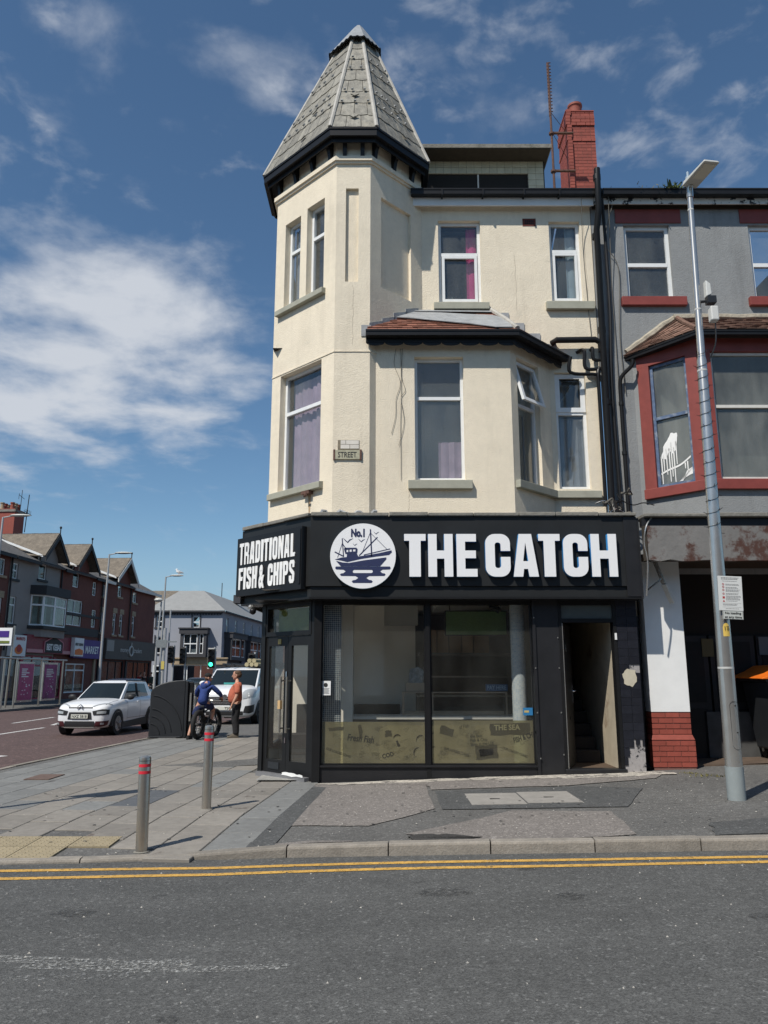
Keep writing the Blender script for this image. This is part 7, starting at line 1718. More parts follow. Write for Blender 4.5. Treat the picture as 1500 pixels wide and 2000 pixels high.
for sg_ in (1, -1):
    patch('daytime_light', m_lampc, [(2.02, sg_ * .36, .80), (1.62, sg_ * .84, .885), (1.58, sg_ * .84, .93), (2.0, sg_ * .36, .85)], ct_)
    hl = patch('headlight', m_cplast, [(2.06, sg_ * .42, .585), (1.84, sg_ * .86, .60), (1.80, sg_ * .86, .745), (2.06, sg_ * .38, .70)], ct_)
    patch('lamp_lens', m_lampc, [(2.06, sg_ * .52, .62), (1.93, sg_ * .74, .63), (1.92, sg_ * .74, .70), (2.06, sg_ * .52, .685)], hl, .018)
    patch('fog_light_surround', m_maroon, [(2.06, sg_ * .46, .27), (1.85, sg_ * .86, .27), (1.83, sg_ * .88, .43), (2.06, sg_ * .50, .42)], ct_, .014)
    patch('fog_light', m_lampc, [(2.0, sg_ * .62, .33), (1.95, sg_ * .70, .33), (1.95, sg_ * .70, .385), (2.0, sg_ * .62, .385)], ct_, .02)
patch('grille_bar', m_cplast, [(2.07, -.38, .795), (2.07, .38, .795), (2.07, .38, .84), (2.07, -.38, .84)], ct_)
def chev(m):
    for z in (.79, .85):
        m.bar((2.07, -.085, z - .03), (2.06, 0, z + .03), .025, .02); m.bar((2.07, .085, z - .03), (2.06, 0, z + .03), .025, .02)
cpart('badge', m_chrome, chev)
patch('air_intake', m_cplast, [(2.1, -.38, .47), (2.1, .38, .47), (2.1, .34, .67), (2.1, -.34, .67)], ct_)
patch('lower_grille', m_cplast, [(2.1, -.50, .21), (2.1, .50, .21), (2.1, .46, .42), (2.1, -.46, .42)], ct_); cpart('bumper_lip', m_galv, lambda m: m.box(2.04, 2.075, -.46, .46, .235, .255))
pl_ = cpart('number_plate', m_plate, lambda m: m.box(2.086, 2.10, -.26, .26, .50, .61))
FP_ = MX @ Matrix.Translation((2.10, -.26, .50)) @ Matrix.Rotation(R(90), 4, 'Z')
write('NXZ 5818', FP_, .03, -.003, .02, .072, m_lett, pl_, fit=.46, bold=.012)
for sg_ in (1, -1):
    for x_ in (.60, -.42, -1.28): patch('door_seam', m_cplast, [(x_, sg_ * .9, .40), (x_ + .012, sg_ * .9, .40), (x_ + .012 - .04, sg_ * .86, 1.0), (x_ - .04, sg_ * .86, 1.0)], ct_, .004)
    patch('door_seam', m_cplast, [(.60, sg_ * .9, .44), (-1.28, sg_ * .9, .44), (-1.28, sg_ * .9, .45), (.60, sg_ * .9, .45)], ct_, .004)
    patch('bonnet_seam', m_cplast, [(1.85, sg_ * .70, .90), (1.05, sg_ * .74, 1.02), (1.05, sg_ * .73, 1.02), (1.85, sg_ * .69, .90)], ct_, .004)
cpart('roof_rail', m_cplast, lambda m: (m.tube([(.1, .53, 1.535), (-1.5, .51, 1.53)], .018, 6), m.tube([(.1, -.53, 1.535), (-1.5, -.51, 1.53)], .018, 6)))
for sg_ in (1, -1): cpart('pillar_trim', m_cplast, lambda m: m.bar((-.42, sg_ * .735, 1.06), (-.50, sg_ * .61, 1.46), .06, .02)); cpart('door_handle', m_carw, lambda m: m.box(-.30, -.12, min(sg_ * .85, sg_ * .88), max(sg_ * .85, sg_ * .88), .90, .93))
# white van
P2 = dict(hw=.95, wheel=.335, axles=(1.62, -1.45), body=[(2.44, .62, .34, .72, .82), (2.42, .80, .26, .85, .96), (2.30, .90, .22, .98, 1.08), (1.95, .95, .21, 1.02, 1.17), (1.5, .955, .21, 1.06, 1.25), (.5, .96, .21, 1.1, 1.27), (-2.2, .96, .22, 1.1, 1.27), (-2.45, .95, .26, 1.1, 1.25), (-2.5, .9, .35, 1.0, 1.2)],
          cab=(1.82, -2.47, .86, .92, 1.14, 1.22), roof=(.85, -2.42, .76, .80, 1.76, 1.79), crown=.05, side=((.05, .24), (.27, .45)), mirror=(1.20, 1.08, 1.28), mirror_mat=m_carw, cladding=False, alloy=False)
vt, MX, BODY = car('parked_van', 'white panel van facing the camera behind the man and the cyclist', 'van', (-4.98, 27.75, .09), math.atan2(-.9962, -.05), P2, m_carw)
for sg_ in (1, -1):
    patch('headlight', m_lampc, [(2.42, sg_ * .58, .80), (2.10, sg_ * .97, .86), (1.85, sg_ * .97, 1.17), (2.30, sg_ * .56, .95)], vt)
    patch('fog_light', m_cplast, [(2.42, sg_ * .60, .38), (2.2, sg_ * .97, .38), (2.2, sg_ * .97, .64), (2.42, sg_ * .66, .58)], vt)
for z in (.66, .73, .80): cpart('grille_slat', m_chrome if z != .73 else m_galv, lambda m: m.box(2.40, 2.462, -.5, .5, z, z + .035), vt)
patch('grille', m_cplast, [(2.46, -.54, .62), (2.46, .54, .62), (2.46, .54, .87), (2.46, -.54, .87)], vt); patch('lower_grille', m_cplast, [(2.46, -.6, .28), (2.46, .6, .28), (2.46, .6, .42), (2.46, -.6, .42)], vt)
cpart('badge', m_chrome, lambda m: m.tube([(2.44, 0, .86), (2.47, 0, .86)], .085, 16), vt)
pl_ = cpart('number_plate', m_plate, lambda m: m.box(2.45, 2.468, -.26, .26, .46, .57), vt)
write('TSC', MX @ Matrix.Translation((2.468, -.26, .46)) @ Matrix.Rotation(R(90), 4, 'Z'), .27, -.003, .02, .072, m_lett, pl_, fit=.2, bold=.012)
cpart('dashboard_paper', M('teal paper', (.05, .30, .28), .6), lambda m: m.box(1.62, 1.66, -.25, .12, 1.25, 1.31), vt)
rl = thing('roof_load', 'pale rolls and poles tied on the roof of the white van', 'roof load', (-4.9, 27.2, 2.05))
m_roll = M('straw coloured roll', (.38, .33, .20), .9, ns=7, na=.25)
for i, (y, z) in enumerate(((.25, 1.88), (.42, 1.88), (.58, 1.88), (.34, 2.01), (.5, 2.01))): m = MB(MX); m.tube([(.6, y, z + .03), (-1.6, y + .03, z + .03)], .075, 9); m.build('roll', m_roll, rl, smooth=True)
m = MB(MX)
for x in (.5, -1.3): m.box(x, x + .05, -.72, .72, 1.83, 1.88)
for y in (-.5, -.2): m.tube([(.9, y, 1.92), (-2, y, 1.92)], .03, 6)
m.build('roof_bar', m_cplast, rl)
car('parked_car', 'dark blue car partly hidden behind the white crossover', 'car', (-13.1, 40.5, 0), math.atan2(.9962, .087), P1, m_navycar)
car('parked_car', 'black car far down the street between the dark bin and the traffic lights', 'car', (-11.2, 47, 0), math.atan2(-.9962, -.1), P1, m_blackcar)

# ------------------------------------------------------------------ the black bin housing
bt = thing('black_bin', 'large black plastic bin tipped on its side, with a ribbed quarter round end', 'bin', (-5.35, 20.3, .1))
BM = frame((-5.93, 20.05), (1, .10))
prof = [(0, 0), (0, 1.10)] + [(.84 - .84 * math.cos(R(a)) ** 1.0 * 1.0, 1.10 + .32 * math.sin(R(a))) for a in range(15, 91, 15)] + [(.86, 1.42), (.86, 0)]
m = MB(BM); m.prism([(s, 0, .1 + z) for s, z in prof], (0, .95, 0)); m.build('curved_shell', m_plastic, bt, bevel=.02)
for i, r_ in enumerate((.30, .48, .66, .98)):
    m = MB(BM); pts = [(.03 + r_ * math.sin(R(a)) * .8, -.006, .14 + r_ * (1 - math.cos(R(a))) * .0 + r_ * math.cos(R(a)) * 1.02) for a in range(4, 88, 7)]
    pts = [(min(s, .82), y, z) for s, y, z in pts]; m.tube(pts, .014, 6); m.build('rib', m_plastic, bt, smooth=True)
m = MB(BM); m.box(-.005, .80, -.05, 0, .10, .135); m.build('lower_lip', m_plastic, bt, bevel=.008)
m = MB(BM); m.box(.865, .93, -.03, .98, .1, 1.50); m.build('rim', m_plastic, bt, bevel=.015)
m = MB(BM); m.box(.935, 1.06, .02, .93, .12, 1.47); m.build('tub', m_black, bt, bevel=.02)
m = MB(BM)
for z in (.35, 1.2): m.tube([(1.09, .1, z), (1.14, .1, z)], .09, 12)
m.build('castor', m_rubber, bt)
m = MB(BM); m.box(1.062, 1.075, .05, .3, .3, 1.4); m.box(.98, 1.02, -.03, .02, .5, 1.2); m.build('chassis', m_galv, bt)

# ------------------------------------------------------------------ lamps, signals, shelter, gull
m_lpost = M('pale grey lamp column', (.40, .41, .41), .5, .3)
def street_lamp(x, y, h, lab, arm=1.0, r_=.085):
    t = thing('street_lamp', lab, 'street lamp', (x, y, .1), 'street lamps along the side street'); m = MB(); m.tube([(x, y, 0), (x, y, h * .45), (x + .05, y, h)], [r_, r_ * .8, r_ * .55], 10); m.build('column', m_lpost, t, smooth=True)
    m = MB(); m.tube([(x + .05, y, h - .03), (x + .5 * arm, y, h + .06)], .035, 6); m.build('arm', m_lpost, t); m = MB(); m.ellips((x + .95 * arm, y, h + .09), (.58 * arm, .15, .08), 12, 6); m.build('lamp_head', m_lampw, t, smooth=True); return t
street_lamp(-17.75, 49, 9.25, 'tall street lamp in front of the last red brick houses', 1.0, .095)
t = street_lamp(-16.3, 57, 8.8, 'tall street lamp near the corner block with a gull on its head', .9, .095)
street_lamp(-20.3, 40, 9.85, 'street lamp cut by the left edge of the view', 1.0, .095)
t = thing('cctv_post', 'camera post with a pale hooded camera beside the lamp with the gull', 'camera post', (-14.6, 50, 0)); m = MB(); m.tube([(-14.6, 50, 0), (-14.6, 50, 3.2), (-14.45, 50, 6.3)], [.085, .07, .05], 10); m.build('post', m_lpost, t, smooth=True); m = MB(); m.ellips((-14.62, 49.9, 6.4), (.28, .2, .14), 10, 6); m.build('camera', m_lampw, t, smooth=True)
gl_ = thing('gull', 'white and grey gull standing on a street lamp head', 'gull', (-15.3, 57, 8.98))
m = MB(); m.ellips((-15.3, 57, 9.16), (.24, .10, .11), 12, 8, Matrix.Rotation(R(18), 3, 'Y')); m.ellips((-15.47, 57, 9.34), (.075, .065, .07), 10, 6); m.tube([(-15.42, 57, 9.22), (-15.47, 57, 9.33)], [.08, .06], 8); m.tube([(-15.53, 57, 9.335), (-15.62, 57, 9.32)], [.02, .008], 6); m.build('body', m_white, gl_, smooth=True)
m = MB(); m.ellips((-15.2, 56.93, 9.16), (.26, .03, .07), 10, 6, Matrix.Rotation(R(20), 3, 'Y')); m.ellips((-15.2, 57.07, 9.16), (.26, .03, .07), 10, 6, Matrix.Rotation(R(20), 3, 'Y')); m.build('wing', M('gull grey', (.38, .40, .42), .7), gl_, smooth=True)
for y in (56.97, 57.03): m = MB(); m.tube([(-15.3, y, 9.07), (-15.3, y, 8.97)], .012, 5); m.build('leg', m_orange, gl_)
m_green = M('green signal', (.05, .8, .45), .4, emit=((.05, 1.0, .55), 3.0)); m_lensoff = M('unlit signal lens', (.03, .03, .03), .2)
def signal(x, y, h, lab, lit, back=False, dx=0.0):
    t = thing('traffic_light', lab, 'traffic light', (x, y, 0), 'traffic lights at the crossroads'); m = MB(); m.tube([(x + .13, y + .12, 0), (x + .13, y + .12, h + .1)], .057, 8); m.build('pole', m_lpost, t, smooth=True)
    m = MB(); m.box(x - .17, x + .17, y - .1, y + .12, h - .95, h); m.build('housing', m_black, t, bevel=.03)
    m = MB(); m.box(x - .22, x + .22, y + .125, y + .135, h - 1.0, h + .05); m.build('border', m_upvcd if lit else m_cplast, t)
    for k in range(3):
        z = h - .18 - k * .30; m = MB(); m.tube([(x, y - .10, z), (x, y - .115, z)], .10, 14); m.build('lens', m_green if (lit and k == 2) else m_lensoff, t)
        m = MB(); pts = [(x + .12 * math.cos(R(a)), z + .12 * math.sin(R(a))) for a in range(0, 181, 20)]
        for p, q in zip(pts, pts[1:]): m.quad((p[0], y - .1, p[1]), (q[0], y - .1, q[1]), (q[0], y - .26, q[1]), (p[0], y - .26, p[1]))
        m.build('visor', m_black, t)
    return t
signal(-8.83, 40, 2.95, 'traffic light showing green above the white van', True)
signal(-13.1, 48, 3.35, 'unlit traffic light, left of the two in front of the corner block shop', False); signal(-12.5, 48.5, 3.3, 'unlit traffic light, right of the two in front of the corner block shop', False)
signal(-6.75, 40, 2.7, 'traffic light with a pale border just left of the black shop door', True and False)
t = thing('signal_box', 'grey sign box and arm on a post in front of the corner block', 'sign post', (-14.2, 50, 0)); m = MB(); m.tube([(-14.1, 50, 0), (-14.1, 50, 4.6)], .10, 8); m.tube([(-13.9, 50.3, 0), (-13.9, 50.3, 5.8)], .05, 8); m.build('post', m_lpost, t, smooth=True); m = MB(); m.box(-14.6, -13.9, 49.8, 49.9, 3.35, 3.85); m.box(-13.9, -13.3, 49.82, 49.9, 3.68, 3.76); m.build('sign_box', m_galv, t); m = MB(); m.box(-14.2, -14.0, 49.85, 49.88, 2.0, 2.5); m.build('yellow_label', M('yellow label', (.55, .45, .12), .6), t)
t = thing('bus_shelter', 'bus shelter frame with two pink advert panels in front of the far shops', 'bus shelter', (-17.6, 39.5, .1))
SM = frame((-17.62, 37.0), (.03, .9995))
m = MB(SM); m.tube([(-3, 0, 2.42), (6.0, 0, 2.42)], .045, 8); m.build('top_rail', m_steel, t)
for s in (-.6, .55, 3.1, 5.55): m = MB(SM); m.tube([(s, 0, .1), (s, 0, 2.42)], .05, 8); m.build('post', m_steel, t)
m_pk = M('bright pink poster', (.40, .06, .16), .5, ns=3, na=.3); m_pk2 = M('pink and dark poster', (.24, .03, .13), .5, ns=2.5, na=.8)
for s, mt in ((.75, m_pk), (3.35, m_pk2)):
    m = MB(SM); m.box(s - .08, s + 1.48, -.06, .06, .35, 2.28); p_ = m.build('poster_case', m_galv, t); m = MB(SM); m.box(s, s + 1.4, -.075, -.061, .45, 2.18); m.build('poster', mt, p_)
    m = MB(SM); rr = random.Random(int(s * 10))
    for k in range(5): z = 1.9 - k * .09; m.box(s + .2, s + .2 + rr.uniform(.4, .95), -.08, -.0755, z, z + .05)
    
    for k in range(12): u, z = s + .25 + rr.uniform(0, .8), rr.uniform(.65, 1.45); m.box(u, u + rr.uniform(.04, .16), -.08, -.0755, z, z + rr.uniform(.02, .07))
    m.build('poster_print', m_white if s < 2 else m_upvcd, p_, kind='stuff')
for s in (1.9, 4.9): m = MB(SM); m.box(s, s + 1.1, .9, .92, .5, 2.2); m.build('back_pane', m_farpane, t)
bs = thing('bus_stop_flag', 'white and purple bus stop flag on a thin post at the left edge', 'sign', (-18.4, 38, .1)); m = MB(); m.tube([(-18.2, 38, 0), (-18.1, 38, 4.0)], .05, 8); m.build('post', m_steel, bs); m = MB(); m.box(-18.9, -18.15, 37.9, 37.95, 3.05, 3.9); m.build('flag', m_white, bs); m = MB(); m.box(-18.8, -18.3, 37.88, 37.9, 3.45, 3.75); m.build('purple_mark', m_purple, bs); m = MB(); m.box(-18.8, -18.25, 37.88, 37.9, 3.15, 3.27); m.build('yellow_mark', m_yel, bs)
# ------------------------------------------------------------------ people and the bicycle
m_skin = M('skin', (.50, .27, .185), .55, ns=9, na=.06); m_hair = M('short greying brown hair', (.085, .05, .03), .8, ns=40, na=.3)
m_otee = M('faded orange t-shirt', (.44, .125, .075), .9, ns=7, na=.1, bs=14, bd=.02); m_trous = M('black trousers', (.018, .018, .02), .9, bs=12, bd=.02); m_shoe = M('grey brown trainer', (.10, .085, .065), .8, ns=12, na=.3); m_sole = M('pale shoe sole', (.3, .28, .24), .8)
m_hood = M('royal blue hooded top', (.018, .040, .16), .85, ns=6, na=.12, bs=13, bd=.022); m_short = M('navy shorts', (.016, .024, .075), .9, bs=12, bd=.02); m_cap = M('black cap', (.015, .014, .014), .85); m_hoodin = M('pale hood lining', (.30, .30, .34), .9)
def skin_mesh(name, chains, parent, mat, Mx, sub_=2, extra=None):
    """Grow one smooth surface round chains of joints: (list of (point, radius or (rx, ry))); chains share joints by position."""
    key = {}; vs, rad, ed = [], [], []
    for ch in chains:
        prev = None
        for p, r_ in ch:
            k = tuple(round(c, 4) for c in p)
            if k not in key: key[k] = len(vs); vs.append(Vector(p)); rad.append(r_)
            if prev is not None and prev != key[k]: ed.append((prev, key[k]))
            prev = key[k]
    me = bpy.data.meshes.new('skin'); me.from_pydata(vs, ed, []); o = bpy.data.objects.new('skin', me); col.objects.link(o)
    sk = o.modifiers.new('skin', 'SKIN'); sk.use_smooth_shade = True; sk.branch_smoothing = .6
    for i, v in enumerate(me.skin_vertices[0].data): r_ = rad[i]; v.radius = (r_, r_) if isinstance(r_, (int, float)) else r_; v.use_root = (i == 0)
    s = o.modifiers.new('sub', 'SUBSURF'); s.levels = sub_; s.render_levels = sub_
    dg = bpy.context.evaluated_depsgraph_get(); m2 = bpy.data.meshes.new_from_object(o.evaluated_get(dg)); bpy.data.objects.remove(o); bpy.data.meshes.remove(me)
    m = MB(Mx); m.add([v.co for v in m2.vertices], [tuple(p.vertices) for p in m2.polygons]); bpy.data.meshes.remove(m2)
    if extra: extra(m)
    b = m.build(name, mat, parent, smooth=False); b.data.shade_smooth(); return b
def hand(m, wrist, d, palm_n, curl=.5, k=1.0):
    """Palm, four fingers of different length and a thumb that leaves the side of the palm."""
    wrist, d, n = Vector(wrist), Vector(d).normalized(), Vector(palm_n).normalized(); s = d.cross(n).normalized()
    M0 = Matrix((s, n, d)).transposed(); m.ellips(wrist + d * .05 * k, (.042 * k, .018 * k, .055 * k), 10, 6, M0)
    for i, ln_ in enumerate((.062, .075, .07, .055)):
        b = wrist + d * .09 * k + s * (.03 - .02 * i) * k; p = [b]; a = d.copy()
        for j in range(3): a = (a + n * curl * .5).normalized(); p.append(p[-1] + a * ln_ * k * (.5, .3, .25)[j])
        m.tube([b - d * .02] + p, [.010 * k, .0095 * k, .009 * k, .008 * k, .006 * k], 6)
    b = wrist + d * .03 * k + s * .036 * k; m.tube([b - s * .01, b + (s + d * .6).normalized() * .035 * k, b + (s * .5 + d + n * .6).normalized() * .065 * k], [.013 * k, .011 * k, .008 * k], 6)
def head(m, c, f, k=1.0, tilt=0.0):
    """Skull, jaw, nose, lips, brows, eye sockets and ears; f is where the face looks."""
    c, f = Vector(c), Vector(f).normalized(); u = Vector((0, 0, 1)); s = u.cross(f).normalized(); u = f.cross(s); Rm = Matrix((f, s, u)).transposed()
    P = lambda x, y, z: c + (f * x + s * y + u * z) * k
    m.ellips(P(-.010, 0, .035), (.100 * k, .078 * k, .095 * k), 16, 10, Rm); m.ellips(P(.028, 0, -.045), (.066 * k, .060 * k, .078 * k), 14, 9, Rm); m.ellips(P(.062, 0, -.095), (.026 * k, .030 * k, .022 * k), 10, 6, Rm)
    m.tube([P(.084, 0, .018), P(.104, 0, -.018), P(.116, 0, -.032), P(.092, 0, -.044)], [.010 * k, .013 * k, .017 * k, .010 * k], 8)
    m.ellips(P(.080, 0, .030), (.016 * k, .050 * k, .009 * k), 10, 6, Rm); m.ellips(P(.088, 0, -.066), (.010 * k, .025 * k, .006 * k), 10, 5, Rm); m.ellips(P(.086, 0, -.076), (.010 * k, .022 * k, .007 * k), 10, 5, Rm)
    for q in (1, -1): m.ellips(P(-.012, q * .080, -.01), (.022 * k, .010 * k, .034 * k), 10, 6, Rm); m.ellips(P(.055, q * .042, -.02), (.022 * k, .018 * k, .02 * k), 8, 5, Rm)
    return P, Rm
def eyes(parent, P, Rm, k=1.0):
    for q in (1, -1): m = MB(); m.ellips(P(.081, q * .030, .012), (.010 * k, .013 * k, .009 * k), 8, 6, Rm); m.build('eye', M('eye', (.55, .52, .48), .3), parent); m = MB(); m.ellips(P(.090, q * .031, .012), (.004 * k, .006 * k, .006 * k), 8, 5, Rm); m.build('iris', m_lett, parent)

# --- standing man: x towards his front, y to his left; he faces left in the picture
F = Vector((-.985, -.17, 0)); Lf = Vector((.17, -.985, 0))
gm = zpav(-3.9, 20.2)
def frame_m(o, f): f = Vector(f).normalized(); l = Vector((-f.y, f.x, 0)); return Matrix(((f.x, l.x, 0, o[0]), (f.y, l.y, 0, o[1]), (0, 0, 1, o[2]), (0, 0, 0, 1)))
man = thing('person', 'man in a faded orange t-shirt and black trousers standing on the pavement facing left', 'person', (-3.76, 20.2, gm), 'people on the pavement')
MM = frame_m((-3.76, 20.2, gm), F) @ Matrix.Diagonal((.95, .97, .92, 1))
hip, chest, neck = (0, 0, .93), (.02, 0, 1.25), (.0, 0, 1.50)
legs = [[(hip, (.15, .13)), ((.0, q * .10, .86), .105), ((.03, q * .11, .50), .068), ((.0, q * .115, .28), .058), ((-.02, q * .115, .09), .040), ((.05, q * .125, .045), .026), ((.12, q * .13, .035), .020)] for q in (1, -1)]
armL = [((.0, .0, 1.38), (.13, .17)), ((.0, .19, 1.42), .068), ((-.01, .235, 1.27), .058), ((.0, .26, 1.12), .052), ((.07, .265, .98), .038), ((.12, .26, .88), .028)]
armR = [((.0, .0, 1.38), (.13, .17)), ((.0, -.19, 1.42), .068), ((-.01, -.235, 1.27), .058), ((.01, -.26, 1.12), .052), ((.07, -.25, .99), .038), ((.13, -.24, .90), .028)]
trunk = [(hip, (.15, .13)), ((.05, 0, 1.08), (.155, .175)), ((.04, 0, 1.22), (.14, .165)), ((.0, 0, 1.38), (.13, .17)), (neck, .062), ((.02, 0, 1.60), .058)]
def ex(m):
    sM = m.M; m.M = MM; hand(m, (.12, .26, .88), (.25, -.05, -1), (.9, -.2, .1), .6); hand(m, (.13, -.24, .90), (.25, .05, -1), (.9, .2, .1), .6)
    hp = head(m, (.035, 0, 1.675), (1, -.05, -.06)); m.M = sM
b_ = skin_mesh('body', [trunk] + legs + [armL, armR], man, m_skin, MM, 2, ex)
Pm = lambda x, y, z: MM @ Vector((.035 + x, y, 1.675 + z)); Rm_ = MM.to_3x3()
eyes(man, Pm, Rm_)
m = MB(MM); m.ellips((.006, 0, 1.724), (.109, .087, .090), 16, 10); m.ellips((-.03, 0, 1.685), (.084, .086, .085), 14, 8); m.build('hair', m_hair, man, smooth=True)
m = MB(MM)
def shoe(m, x, y, z=0, yaw=0.0, pitch=0.0):
    q = Matrix.Translation((x, y, z)) @ Matrix.Rotation(yaw, 4, 'Z') @ Matrix.Rotation(pitch, 4, 'Y'); s_ = m.M; m.M = s_ @ q
    m.v += []; o = [(-.11, .042), (-.04, .048), (.06, .05), (.14, .052), (.19, .036)]
    rings = []
    for xx, hw in o:
        hz = .115 if xx < -.02 else (.095 if xx < .1 else .055)
        rings.append([(xx, -hw, .0), (xx, hw, .0), (xx, hw * .95, hz * .6), (xx, hw * .5, hz), (xx, -hw * .5, hz), (xx, -hw * .95, hz * .6)])
    n = 6; base = len(m.v); m.v += [m.M @ Vector(p) for r_ in rings for p in r_]
    for i in range(len(rings) - 1):
        for k in range(n): m.f.append((base + i * n + k, base + i * n + (k + 1) % n, base + (i + 1) * n + (k + 1) % n, base + (i + 1) * n + k))
    m.f.append(tuple(base + k for k in range(n))); m.f.append(tuple(base + (len(rings) - 1) * n + k for k in range(n))); m.M = s_
for q in (1, -1): m = MB(MM); shoe(m, .03, q * .125, .0, q * .15); m.build('shoe', m_shoe, man, smooth=True, bevel=.01)
skin_mesh('t_shirt', [[((.03, 0, .90), (.185, .195)), ((.055, 0, 1.04), (.205, .21)), ((.05, 0, 1.17), (.205, .21)), ((.03, 0, 1.29), (.19, .205)), ((.0, 0, 1.40), (.165, .195)), ((-.005, 0, 1.485), (.10, .115))]] + [[((.0, 0, 1.40), (.165, .195)), ((.0, q * .19, 1.425), .105), ((-.012, q * .245, 1.27), .092), ((-.008, q * .262, 1.15), .092)] for q in (1, -1)], man, m_otee, MM)
skin_mesh('trousers', [[((0, 0, .985), (.165, .15)), ((0, 0, .90), (.16, .155))]] + [[((0, 0, .90), (.16, .155)), ((.0, q * .10, .80), .135), ((.03, q * .112, .50), .108), ((.0, q * .117, .28), .096), ((-.01, q * .12, .07), .088)] for q in (1, -1)], man, m_trous, MM)

# --- fat-tyred bicycle, leaning nowhere, seen from behind
bf = Vector((.215, .977, 0)); gb_ = zpav(-4.7, 19.6); BMx = frame_m((-4.56, 19.52, gb_), bf) @ Matrix.Scale(.885, 4)      # x forward from the rear axle
bk = thing('bicycle', 'black fat tyred bicycle ridden by the person in blue', 'bicycle', (-4.56, 19.52, gb_))
m_frame = M('black bicycle frame', (.02, .02, .022), .4)
for x in (0, 1.08):
    m = MB(BMx); m.torus((x, 0, .40), (0, 1, 0), .335, .065, 30, 10); w_ = m.build('wheel', m_rubber, bk, smooth=True)
    m = MB(BMx); m.torus((x, 0, .40), (0, 1, 0), .272, .018, 28, 6); m.tube([(x, -.07, .40), (x, .07, .40)], .04, 10); m.build('rim', m_cplast, w_, smooth=True)
    m = MB(BMx)
    for k in range(16): a = R(22.5 * k); m.tube([(x, .03 * (-1) ** k, .40), (x + .265 * math.cos(a), 0, .40 + .265 * math.sin(a))], .004, 4)
    m.build('spoke', m_galv, w_, kind='stuff')
m = MB(BMx)
for p, q, r_ in (((.0, .07, .40), (.40, .05, .33), .014), ((.0, -.07, .40), (.40, -.05, .33), .014), ((0, .07, .40), (.30, .02, .74), .012), ((0, -.07, .40), (.30, -.02, .74), .012), ((.40, 0, .32), (.28, 0, .80), .022), ((.40, 0, .32), (.86, 0, .76), .026), ((.30, 0, .72), (.84, 0, .84), .022), ((.87, 0, .72), (.82, 0, .94), .024)): m.tube([p, q], r_, 8)
for q in (1, -1): m.tube([(.87, q * .06, .74), (1.08, q * .075, .40)], .02, 8)
m.tube([(.87, -.07, .74), (.87, .07, .74)], .02, 8); m.build('frame', m_frame, bk)
m = MB(BMx); m.tube([(.82, 0, .92), (.84, 0, 1.02)], .018, 8); m.tube(smooth_pts([(.72, .34, 1.07), (.80, .18, 1.06), (.84, 0, 1.03), (.80, -.18, 1.06), (.72, -.34, 1.07)], 4), .014, 8); hb = m.build('handlebar', m_galv, bk, smooth=True)
for q in (1, -1): m = MB(BMx); m.tube([(.77, q * .25, 1.067), (.715, q * .36, 1.072)], .019, 8); m.build('grip', m_rubber, hb)
m = MB(BMx); m.prism([(.12, -.09, .86), (.12, .09, .86), (.30, .05, .875), (.42, .02, .87), (.42, -.02, .87), (.30, -.05, .875)], (0, 0, .05)); m.tube([(.28, 0, .78), (.27, 0, .87)], .015, 8); m.build('saddle', m_cplast, bk, bevel=.012)
m = MB(BMx); m.tube([(.40, -.09, .32), (.40, .09, .32)], .022, 8); m.tube([(.40, -.06, .32), (.40, -.065, .32)], .095, 18); m.bar((.40, -.08, .32), (.55, -.09, .40), .02, .02); m.box(.50, .60, -.19, -.09, .385, .405); m.bar((.40, .08, .32), (.25, .09, .24), .02); m.box(.20, .30, .09, .19, .225, .245); m.build('crank', m_galv, bk)
m = MB(BMx); m.box(-.10, -.02, -.05, .05, .72, .76); m.build('rear_reflector', m_redband, bk)
# --- the rider: right foot on the pedal, left foot on the ground
rd = thing('person', 'person in a blue hooded top, shorts and black cap sitting on the bicycle', 'person', (-4.5, 19.8, gb_), 'people on the pavement')
hp_ = (.24, 0, .96); tr_ = [(hp_, (.13, .15)), ((.27, 0, 1.12), (.12, .145)), ((.33, 0, 1.28), (.12, .155)), ((.38, 0, 1.42), (.11, .16)), ((.43, 0, 1.52), .056), ((.46, 0, 1.58), .052)]
lR = [(hp_, (.13, .15)), ((.33, -.10, .92), .10), ((.66, -.13, .80), .065), ((.60, -.135, .62), .052), ((.50, -.14, .48), .038), ((.56, -.14, .445), .026), ((.62, -.14, .44), .020)]
lL = [(hp_, (.13, .15)), ((.22, .13, .90), .10), ((.20, .24, .50), .064), ((.10, .27, .28), .05), ((.0, .28, .09), .038), ((.07, .285, .045), .026), ((.14, .29, .035), .020)]
aR = [((.38, 0, 1.42), (.11, .16)), ((.41, -.19, 1.42), .066), ((.52, -.33, 1.26), .05), ((.60, -.38, 1.20), .044), ((.69, -.35, 1.12), .034), ((.71, -.335, 1.10), .028)]
aL = [((.38, 0, 1.42), (.11, .16)), ((.40, .19, 1.42), .066), ((.48, .31, 1.27), .05), ((.55, .36, 1.21), .044), ((.67, .345, 1.13), .034), ((.70, .33, 1.10), .028)]
hc = (.50, -.01, 1.665); fdir = (.55, -.80, -.10)
def ex2(m):
    s_ = m.M; m.M = BMx; hand(m, (.68, -.345, 1.115), (.7, .05, -.5), (-.5, 0, -1), 1.3, .95); hand(m, (.67, .345, 1.115), (.7, -.05, -.5), (-.5, 0, -1), 1.3, .95); head(m, hc, fdir, .97); m.M = s_
skin_mesh('body', [tr_, lR, lL, aR, aL], rd, m_skin, BMx, 2, ex2)
fv = Vector(fdir).normalized(); sv = Vector((0, 0, 1)).cross(fv).normalized(); uv_ = fv.cross(sv); RH = BMx.to_3x3() @ Matrix((fv, sv, uv_)).transposed()
eyes(rd, lambda x, y, z: BMx @ (Vector(hc) + (fv * x + sv * y + uv_ * z) * .97), RH, .97)
